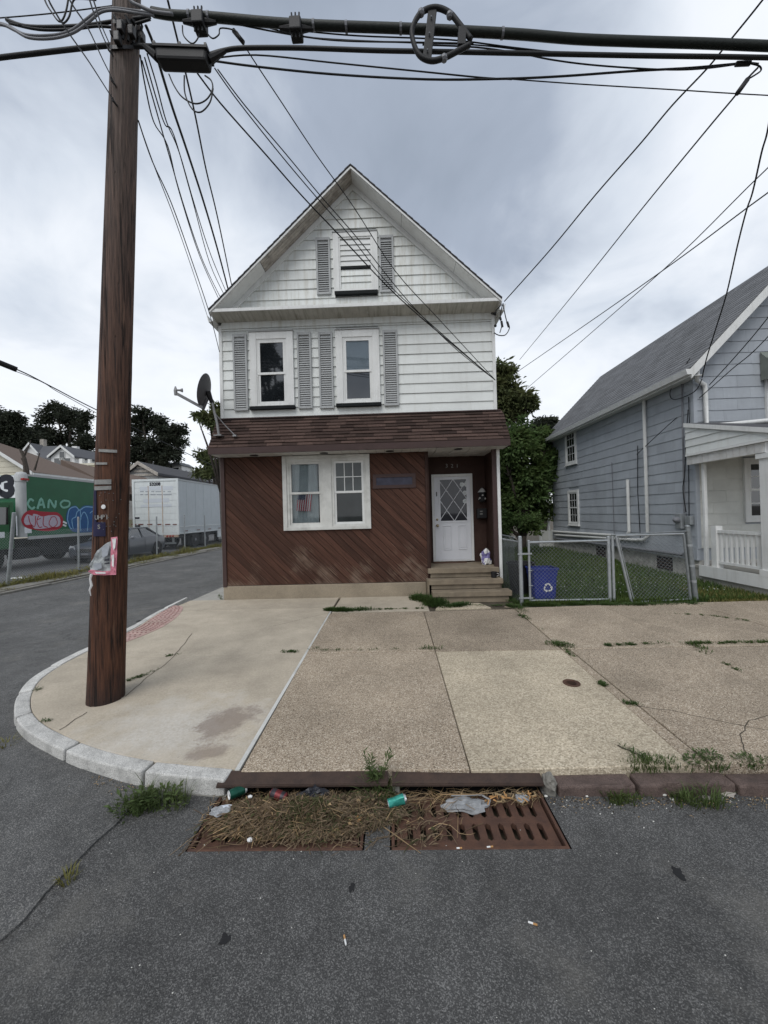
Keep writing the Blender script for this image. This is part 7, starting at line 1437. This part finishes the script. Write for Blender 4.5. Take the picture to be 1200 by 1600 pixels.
# litter
def can(label, c, d, body, top='alu', crush=0.0, stripe=None, r=.032, l=.118):
    t_ = thing('drink_can', label, 'can', c); d = Vector(d).normalized(); q = d.to_track_quat('Z', 'Y').to_matrix().to_4x4()
    pr_ = [(r*.78, -l/2), (r*.80, -l/2+.004), (r, -l/2+.014), (r, -l/6), (r, l/6), (r, l/2-.016), (r*.84, l/2-.003), (r*.86, l/2), (r*.78, l/2-.001), (r*.76, l/2-.006), (.001, l/2-.006)]
    m1 = MB(); m1.lathe(pr_, (0, 0, 0), 24, None, 0, [1, 1, 0, 2, 0, 0, 1, 1, 1, 1]); 
    out_ = []
    for v in m1.v:
        v = Vector(v)
        if crush: w_ = math.exp(-(v.z/(l*.33))**2); v.x *= 1-crush*w_; v += Vector((0, 0, 0))+Vector((noise.noise(v*60), noise.noise(v*60+Vector((5, 0, 0))), 0))*crush*.012
        out_.append(tuple(Vector(c)+(q @ v)))
    m1.v = out_; m1.build('body', [body, top, stripe or body], t_, smooth=35); p = Vector(c)+d*(l/2-.004); MB().lathe([(.010, 0), (.008, .002)], p+(q @ Vector((.006, .004, 0))), 10, q).build('tab', 'alu' if top != 'alu' else 'cable_grey', t_)
can('green can with a white lid lying under the left end of the kerb plate', tuple(at(371, 1237, 2.66)), (-.75, -.62, .05), 'can_green', 'paper_white')
can('black and dark red can lying on the dead weeds', tuple(at(436, 1243, 2.58)), (-.85, .25, .12), 'can_dark', 'can_red', 0, 'can_red')
can('crushed teal can lying between the two storm drains', tuple(at(620, 1252, 2.56)), (-.9, -.25, -.12), 'can_teal', 'alu', .45, 'can_teal', .033, .125)
crumple('bag', 'black crumpled plastic bag under the left kerb plate', 'bag', tuple(at(492, 1249, 2.63)), (.105, .06, .05), 'bag_black', 11, 1.2)
crumple('plastic_film', 'clear grey plastic wrap with leaf litter across the back of the right drain', 'plastic wrap', tuple(at(727, 1262, 2.60)), (.16, .07, .028), 'plastic_film', 5, 1.3)
crumple('plastic_tub', 'flattened clear tub at the right end of the right drain', 'container', tuple(at(816, 1249, 2.64)), (.052, .04, .018), 'plastic_film', 6, .9)
crumple('plastic_film', 'torn clear wrapper at the left end of the left drain', 'plastic wrap', tuple(at(345, 1270, 2.52)), (.075, .05, .018), 'plastic_film', 15, 1.2, 'shade_white')
fr2 = MB().tube([at(705, 1243, 2.66), at(752, 1242, 2.66), at(766, 1250, 2.6), at(764, 1258, 2.58), at(700, 1264, 2.56)], .006, 6).build('tray_rim', 'plastic_film', None); tag(fr2, 'bent clear tray rim lying on the right drain', 'tray')
def scrap(label, u, v, Y, s, mat, name='paper_scrap', cat='scrap', dz=.0, group=None, sd=None):
    p = at(u, v, Y); o = crumple(name, label, cat, (p.x, p.y, p.z+dz), (s, s*.8, s*.45), mat, sd or u*.37, .8, sub=2)
    if group: o['group'] = group
    return o
for lb, u, v, Y, s, m_ in (('white scrap beside the green can under the kerb plate', 391, 1246, 2.6, .018, 'paper_white'), ('white crumb on the right shoulder of the weed heap', 520, 1254, 2.55, .018, 'paper_white'), ('pale scrap in the middle of the weed heap', 426, 1285, 2.42, .014, 'paper_white'), ('flat white scrap at the front edge of the weed heap', 391, 1314, 2.31, .022, 'paper_white'), ('orange wrapper strip behind the weed heap', 482, 1256, 2.57, .034, 'orange'), ('white lump on the weed heap below the orange strip', 478, 1264, 2.54, .014, 'paper_white'), ('dry tan leaf at the right end of the weed heap', 560, 1282, 2.45, .034, 'butt_orange')): scrap(lb, u, v, Y, s, m_)
def butt(label, u, v, az, l=.052, zz=0):
    d = ray(u, v); t_ = (zz+.004-EYE.z)/d.z; p = EYE+d*t_; o = thing('cigarette_butt', label, 'cigarette butt', tuple(p)); v_ = Vector((math.cos(az), math.sin(az), 0)); MB().tube([p-v_*l/2, p], .0042, 8).build('paper', 'paper_white', o, smooth=40); MB().tube([p, p+v_*l*.42], .0044, 8).build('filter', 'butt_orange', o, smooth=40)
butt('cigarette butt lying alone upright in the picture on the near asphalt', 539, 1468, 1.9, .045); butt('cigarette butt lying flat on the asphalt below the right drain', 833, 1443, -.35, .045); butt('cigarette butt on the front frame of the right drain', 766, 1323, .1, .04, .004); butt('second cigarette butt left on the front frame of the right drain', 718, 1325, .05, .034, .004)
mb = MB()
for _ in range(46): q = U(0, 1); p = at(760+q*80, 1250+U(-8, 6)-q*4, U(2.55, 2.65)); az = U(0, 6.28); v_ = Vector((math.cos(az), math.sin(az), U(-.2, .3)))*U(.010, .022); p.z = max(p.z, .004); mb.tube([p-v_, p+v_], .004, 6, 0 if R() < .5 else 1)
tag(mb.build('cigarette_litter', ['butt_orange', 'straw_pale']), kind='stuff')
# white pebbles and leaf litter along the right kerb
mb = MB()
for _ in range(60): x = U(1.0, 2.9); y = 2.64-abs(random.gauss(0, .07)); mb.ball((x, y, .002), U(.002, .006), 6, 4, 0, (1, .8, .6))
for _ in range(200): x, y = U(-4, 4), U(.6, 2.4); mb.ball((x, y, .001), U(.0015, .004), 5, 3, 0, (1.2, .8, .5))
tag(mb.build('pebbles', 'gravel_white'), kind='stuff')
mb = MB()
for _ in range(1500):
    if R() < .55: x = U(1.0, 4.2); y = 2.645-abs(random.gauss(0, .055))
    else: q = outer[random.randrange(34, 78)]; x = q[0]+U(-.05, .05)-.05*R(); y = q[1]-abs(random.gauss(0, .05))-.01
    z0 = .002 if x > -1.45 else .03; mb.ball((x, y, z0+.002), U(.0015, .005), 4, 3, 0 if R() < .6 else 1, (1.3, 1, .6))
    if R() < .12: leaf(mb, Vector((x, y, z0+.006)), Vector((U(-1, 1), U(-1, 1), .1)), Vector((0, 0, 1)), U(.01, .03), U(.004, .010)); mb.k[-1] = 1
tag(mb.build('gutter_grit', ['silt', 'straw_pale']), kind='stuff')
for i, (u, v, s) in enumerate(((853, 1245, .012), (899, 1241, .014), (922, 1240, .016), (917, 1245, .010), (1037, 1243, .02), (1050, 1250, .014), (893, 1240, .012))): d = ray(u, v); t_ = (.0-EYE.z)/d.z; p = EYE+d*t_; tag(crumple('stone', None, None, (p.x, p.y, 0), (s, s*.8, s*.6), 'gravel_white', i+30, .4, sub=2), 'small white stone on the asphalt along the right kerb', 'stone', 'white stones along the kerb')
for lb, u, v, s in (('torn pale leaf in the weeds at the right kerb', 1105, 1248, .035), ('crumpled tan leaf litter at the right kerb', 1138, 1242, .05)): d = ray(u, v); t_ = (.0-EYE.z)/d.z; p = EYE+d*t_; crumple('dead_leaf', lb, 'leaf', (p.x, p.y, 0), (s, s*.7, s*.3), 'board_weathered', u, 1.3, sub=2)
d = ray(893, 1067)
p = gnd(893, 1067); mc = thing('valve_cover', 'small round rusty valve cover set in the pale sidewalk slab', 'valve cover', (p.x, p.y, p.z)); MB().lathe([(.085, -.01), (.085, .008), (.076, .009), (.074, .004), (.002, .004)], (p.x, p.y, p.z-.004), 28).build('lid', 'rust', mc); [MB().beam((p.x-.04+.02*i, p.y-.035, p.z+.0025), (p.x-.04+.02*i, p.y+.035, p.z+.0025), .008, .005).build('raised_bar', 'rust', mc) for i in range(5)]; MB().lathe([(.062, 0), (.058, .004), (.054, .004), (.050, 0)], (p.x, p.y, p.z), 24).build('raised_ring', 'rust', mc)
p = gnd(214, 957); MB().box(-4.82, 7.02, .06, -4.62, 7.12, .10).build('road_scrap', 'rubber', None, bevel=.01); tag(bpy.data.objects['road_scrap'], 'black flat scrap lying on the side street beside the kerb', 'scrap')
p = Vector((-12.6, 12.3, .17)); MB().box(p.x, p.y, .17, p.x+.5, p.y+.25, .19).build('paper_sheet', 'paper_white', None); tag(bpy.data.objects['paper_sheet'], 'white sheet of litter on the lot asphalt behind the chain link fence', 'litter')
# tar spots on the near asphalt
for i, (u, v, s, lb) in enumerate(((551, 1387, .022, 'round black tar spot nearest the middle of the street'), (352, 1468, .026, 'black tar spot on the asphalt left of the middle'), (1060, 1365, .03, 'irregular black tar mark on the asphalt at the right'))):
    d = ray(u, v); p = EYE+d*(-EYE.z/d.z); m_ = 26; pts = [(p.x+s*(1+.9*noise.noise(Vector((math.cos(a)*1.6, math.sin(a)*1.6, i*5+.3))))*math.cos(a)*(.7 if i == 0 else 1), p.y+s*(1+.9*noise.noise(Vector((math.cos(a)*1.8, math.sin(a)*1.8, i*7+.6))))*math.sin(a), -.01) for a in [2*math.pi*k/m_ for k in range(m_)]]; tag(MB().prism(pts, (0, 0, .0125)).build('tar_spot', 'rubber', None), lb, 'tar spot')

# ------------------------------------------------------------------ weeds
def weeds(name, label, fn, mat='weed', cat='weed', kind=None, group=None):
    mb = MB(); fn(mb); o = mb.build(name, mat, None); return tag(o, label if not kind else None, cat if not kind else None, group, kind)
def tall(mb):
    b = Vector((-.155, 2.70, .0))
    for _ in range(16):
        a = U(0, 6.28); l = U(.12, .30); tip = b+Vector((math.cos(a)*l*.35, math.sin(a)*l*.22, l)); q = spl([b+Vector((U(-.05, .05), U(-.03, .02), 0)), b.lerp(tip, .5)+Vector((0, 0, .03)), tip], 4); mb.tube(q, .0022, 3, cap=False)
        for t in range(12): p = q[min(len(q)-1, 2+t*(len(q)-2)//12)]; leaf(mb, p, Vector((U(-1, 1), U(-.8, .8), U(-.1, .8))), Vector((0, -.3, 1)), U(.03, .075), U(.006, .013))
    tuft(mb, b.x, b.y-.02, 0, .12, 160, .17, 0, .007)
weeds('tall_weed', 'tall feathery green weed growing between the two kerb plates', tall)
def lk(mb):
    for _ in range(9): x = U(-1.86, -1.42); tuft(mb, x, 2.60+U(-.02, .05), .0, .07, 42, U(.07, .15), 0, .006)
    for _ in range(10): x = U(-1.9, -1.5); broadleaf(mb, x, 2.60+U(-.05, .04), .0, .07, 26, .14, .045)
    tuft(mb, -1.5, 2.62, 0, .04, 26, .22, 0, .004); tuft(mb, -1.76, 2.64, 0, .03, 14, .22, 0, .004)
weeds('kerb_weed', 'clump of green weeds at the foot of the granite kerb left of the drain', lk)
def rk(mb):
    for _ in range(13): x = random.gauss(1.86, .18); y = U(2.60, 2.68) if R() < .6 else U(2.78, 2.86); tuft(mb, x, y, 0 if y < 2.7 else walk_z(y)-.02, .06, 36, U(.04, .10), 0, .007)
    for _ in range(10): x = U(1.55, 2.3); tuft(mb, x, 2.80, walk_z(2.8)-.02, .07, 28, .06, 0, .006)
    for _ in range(6): x = U(2.0, 2.3); y = 2.80+U(0, .1); broadleaf(mb, x, y, walk_z(y), .05, 30, .05, .03)
    for _ in range(6): x = U(1.38, 1.6); tuft(mb, x, 2.63, 0, .05, 26, .08, 0, .006)
    for _ in range(5): tuft(mb, U(1.75, 2.1), 2.58, 0, .06, 26, .13, 0, .006)
weeds('kerb_weed', 'spreading clump of grass weeds over the brown kerb right of the drains', rk)
def rk2(mb):
    for _ in range(12): x = U(2.4, 2.9); tuft(mb, x, 2.80+U(0, .03), walk_z(2.9)-.02, .06, 26, .055, 0, .006); broadleaf(mb, x, 2.81, walk_z(2.8), .06, 14, .06, .03)
weeds('kerb_weed', 'low weeds along the brown kerb at the right edge', rk2)
def small(u, v, n, h, r):
    def fn(mb): p = gnd(u, v) if v < 1200 else EYE+ray(u, v)*(-EYE.z/ray(u, v).z); tuft(mb, p.x, p.y, p.z-.004, r, n, h, 0, .006); broadleaf(mb, p.x, p.y, p.z, r, n//3, h*.6, .03)
    return fn
weeds('street_weed', 'small dry tuft growing from the broken paving edge in the street', lambda mb: tuft(mb, -1.84, 2.08, .0, .045, 46, .075, 0, .006), 'grass_dry'); weeds('kerb_weed', 'weed at the bulge of the rounded granite kerb at the far left', lambda mb: (tuft(mb, -3.42, 3.27, .0, .06, 60, .13, 0, .007), broadleaf(mb, -3.42, 3.26, 0, .06, 30, .08, .04)), 'grass_dry')
def line(mb, px, n, h, r=.02, ls=.022, den=1.0):
    pts = [gnd(u, v) for u, v in px]
    for i in range(n): j = R()*(len(pts)-1); k = int(j); p = pts[k].lerp(pts[k+1], j-k); c = max(.12, .55+noise.noise(Vector((p.x*3.3, p.y*3.3, 1)))*1.5)*den; tuft(mb, p.x+U(-r, r), p.y+U(-r, r), walk_z(p.y)-.006, r, int(26*c), h*U(.6, 1.2), 0, .008); broadleaf(mb, p.x, p.y, walk_z(p.y)-.004, r*1.8, int(22*c), h*.6, ls)
def joints(mb):
    line(mb, [(480, 1017), (560, 1016), (685, 1014)], 26, .04); line(mb, [(660, 1014), (690, 1014)], 10, .06, .03); line(mb, [(484, 1016), (496, 1014)], 7, .05, .025, .03)
    line(mb, [(860, 1005), (892, 1010)], 14, .06, .05, .03); line(mb, [(815, 962), (832, 972)], 10, .05, .03, .03); line(mb, [(836, 975), (885, 1015), (900, 1030)], 12, .03); line(mb, [(945, 1009), (1060, 1005), (1120, 1005), (1200, 1003)], 46, .05, .02, .025); line(mb, [(1065, 1005), (1090, 1008), (1108, 1022)], 12, .06, .03, .03); line(mb, [(1085, 1015), (1140, 1040), (1160, 1052)], 8, .03); line(mb, [(936, 1066), (948, 1072)], 5, .04); line(mb, [(980, 1098), (998, 1101)], 6, .04); line(mb, [(955, 1160), (1000, 1180), (1015, 1190)], 12, .05)
    line(mb, [(200, 1064), (222, 1056), (248, 1045)], 16, .035, .02, .02); line(mb, [(262, 1025), (282, 1022)], 6, .03); line(mb, [(440, 1018), (465, 1018)], 5, .03); line(mb, [(1040, 958), (1110, 962), (1180, 972)], 14, .04); line(mb, [(62, 1075), (55, 1080)], 3, .04); line(mb, [(70, 1125), (76, 1128)], 4, .05)
weeds('joint_grass', None, joints, 'clover', kind='stuff')
def base(mb):
    line(mb, [(512, 953), (540, 954), (585, 952)], 70, .075, .05, .035, 1.5); line(mb, [(585, 952), (660, 950)], 22, .03); line(mb, [(652, 935), (672, 940), (690, 946)], 80, .15, .10, .045, 1.5); line(mb, [(664, 946), (705, 948), (730, 944)], 60, .08, .06, .035, 1.3); line(mb, [(672, 932), (720, 929), (745, 926)], 34, .09, .05, .04, 1.3); line(mb, [(742, 926), (775, 926), (800, 930)], 40, .10, .06, .045, 1.5)
    line(mb, [(780, 932), (815, 944), (870, 946)], 60, .08, .08, .04, 1.5); line(mb, [(792, 945), (812, 950), (818, 958)], 30, .07, .06, .035, 1.4); line(mb, [(840, 943), (980, 945), (1090, 943)], 80, .06, .05, .035, 1.2); line(mb, [(730, 945), (790, 946)], 14, .03)
weeds('wall_weeds', None, base, 'clover', kind='stuff')
def twl(mb):
    for _ in range(6): p = gnd(U(346, 352), U(928, 936)); tuft(mb, p.x-.06, p.y, .22, .03, 10, .05)
weeds('corner_weed', 'tiny weed at the foot of the left house corner', twl)
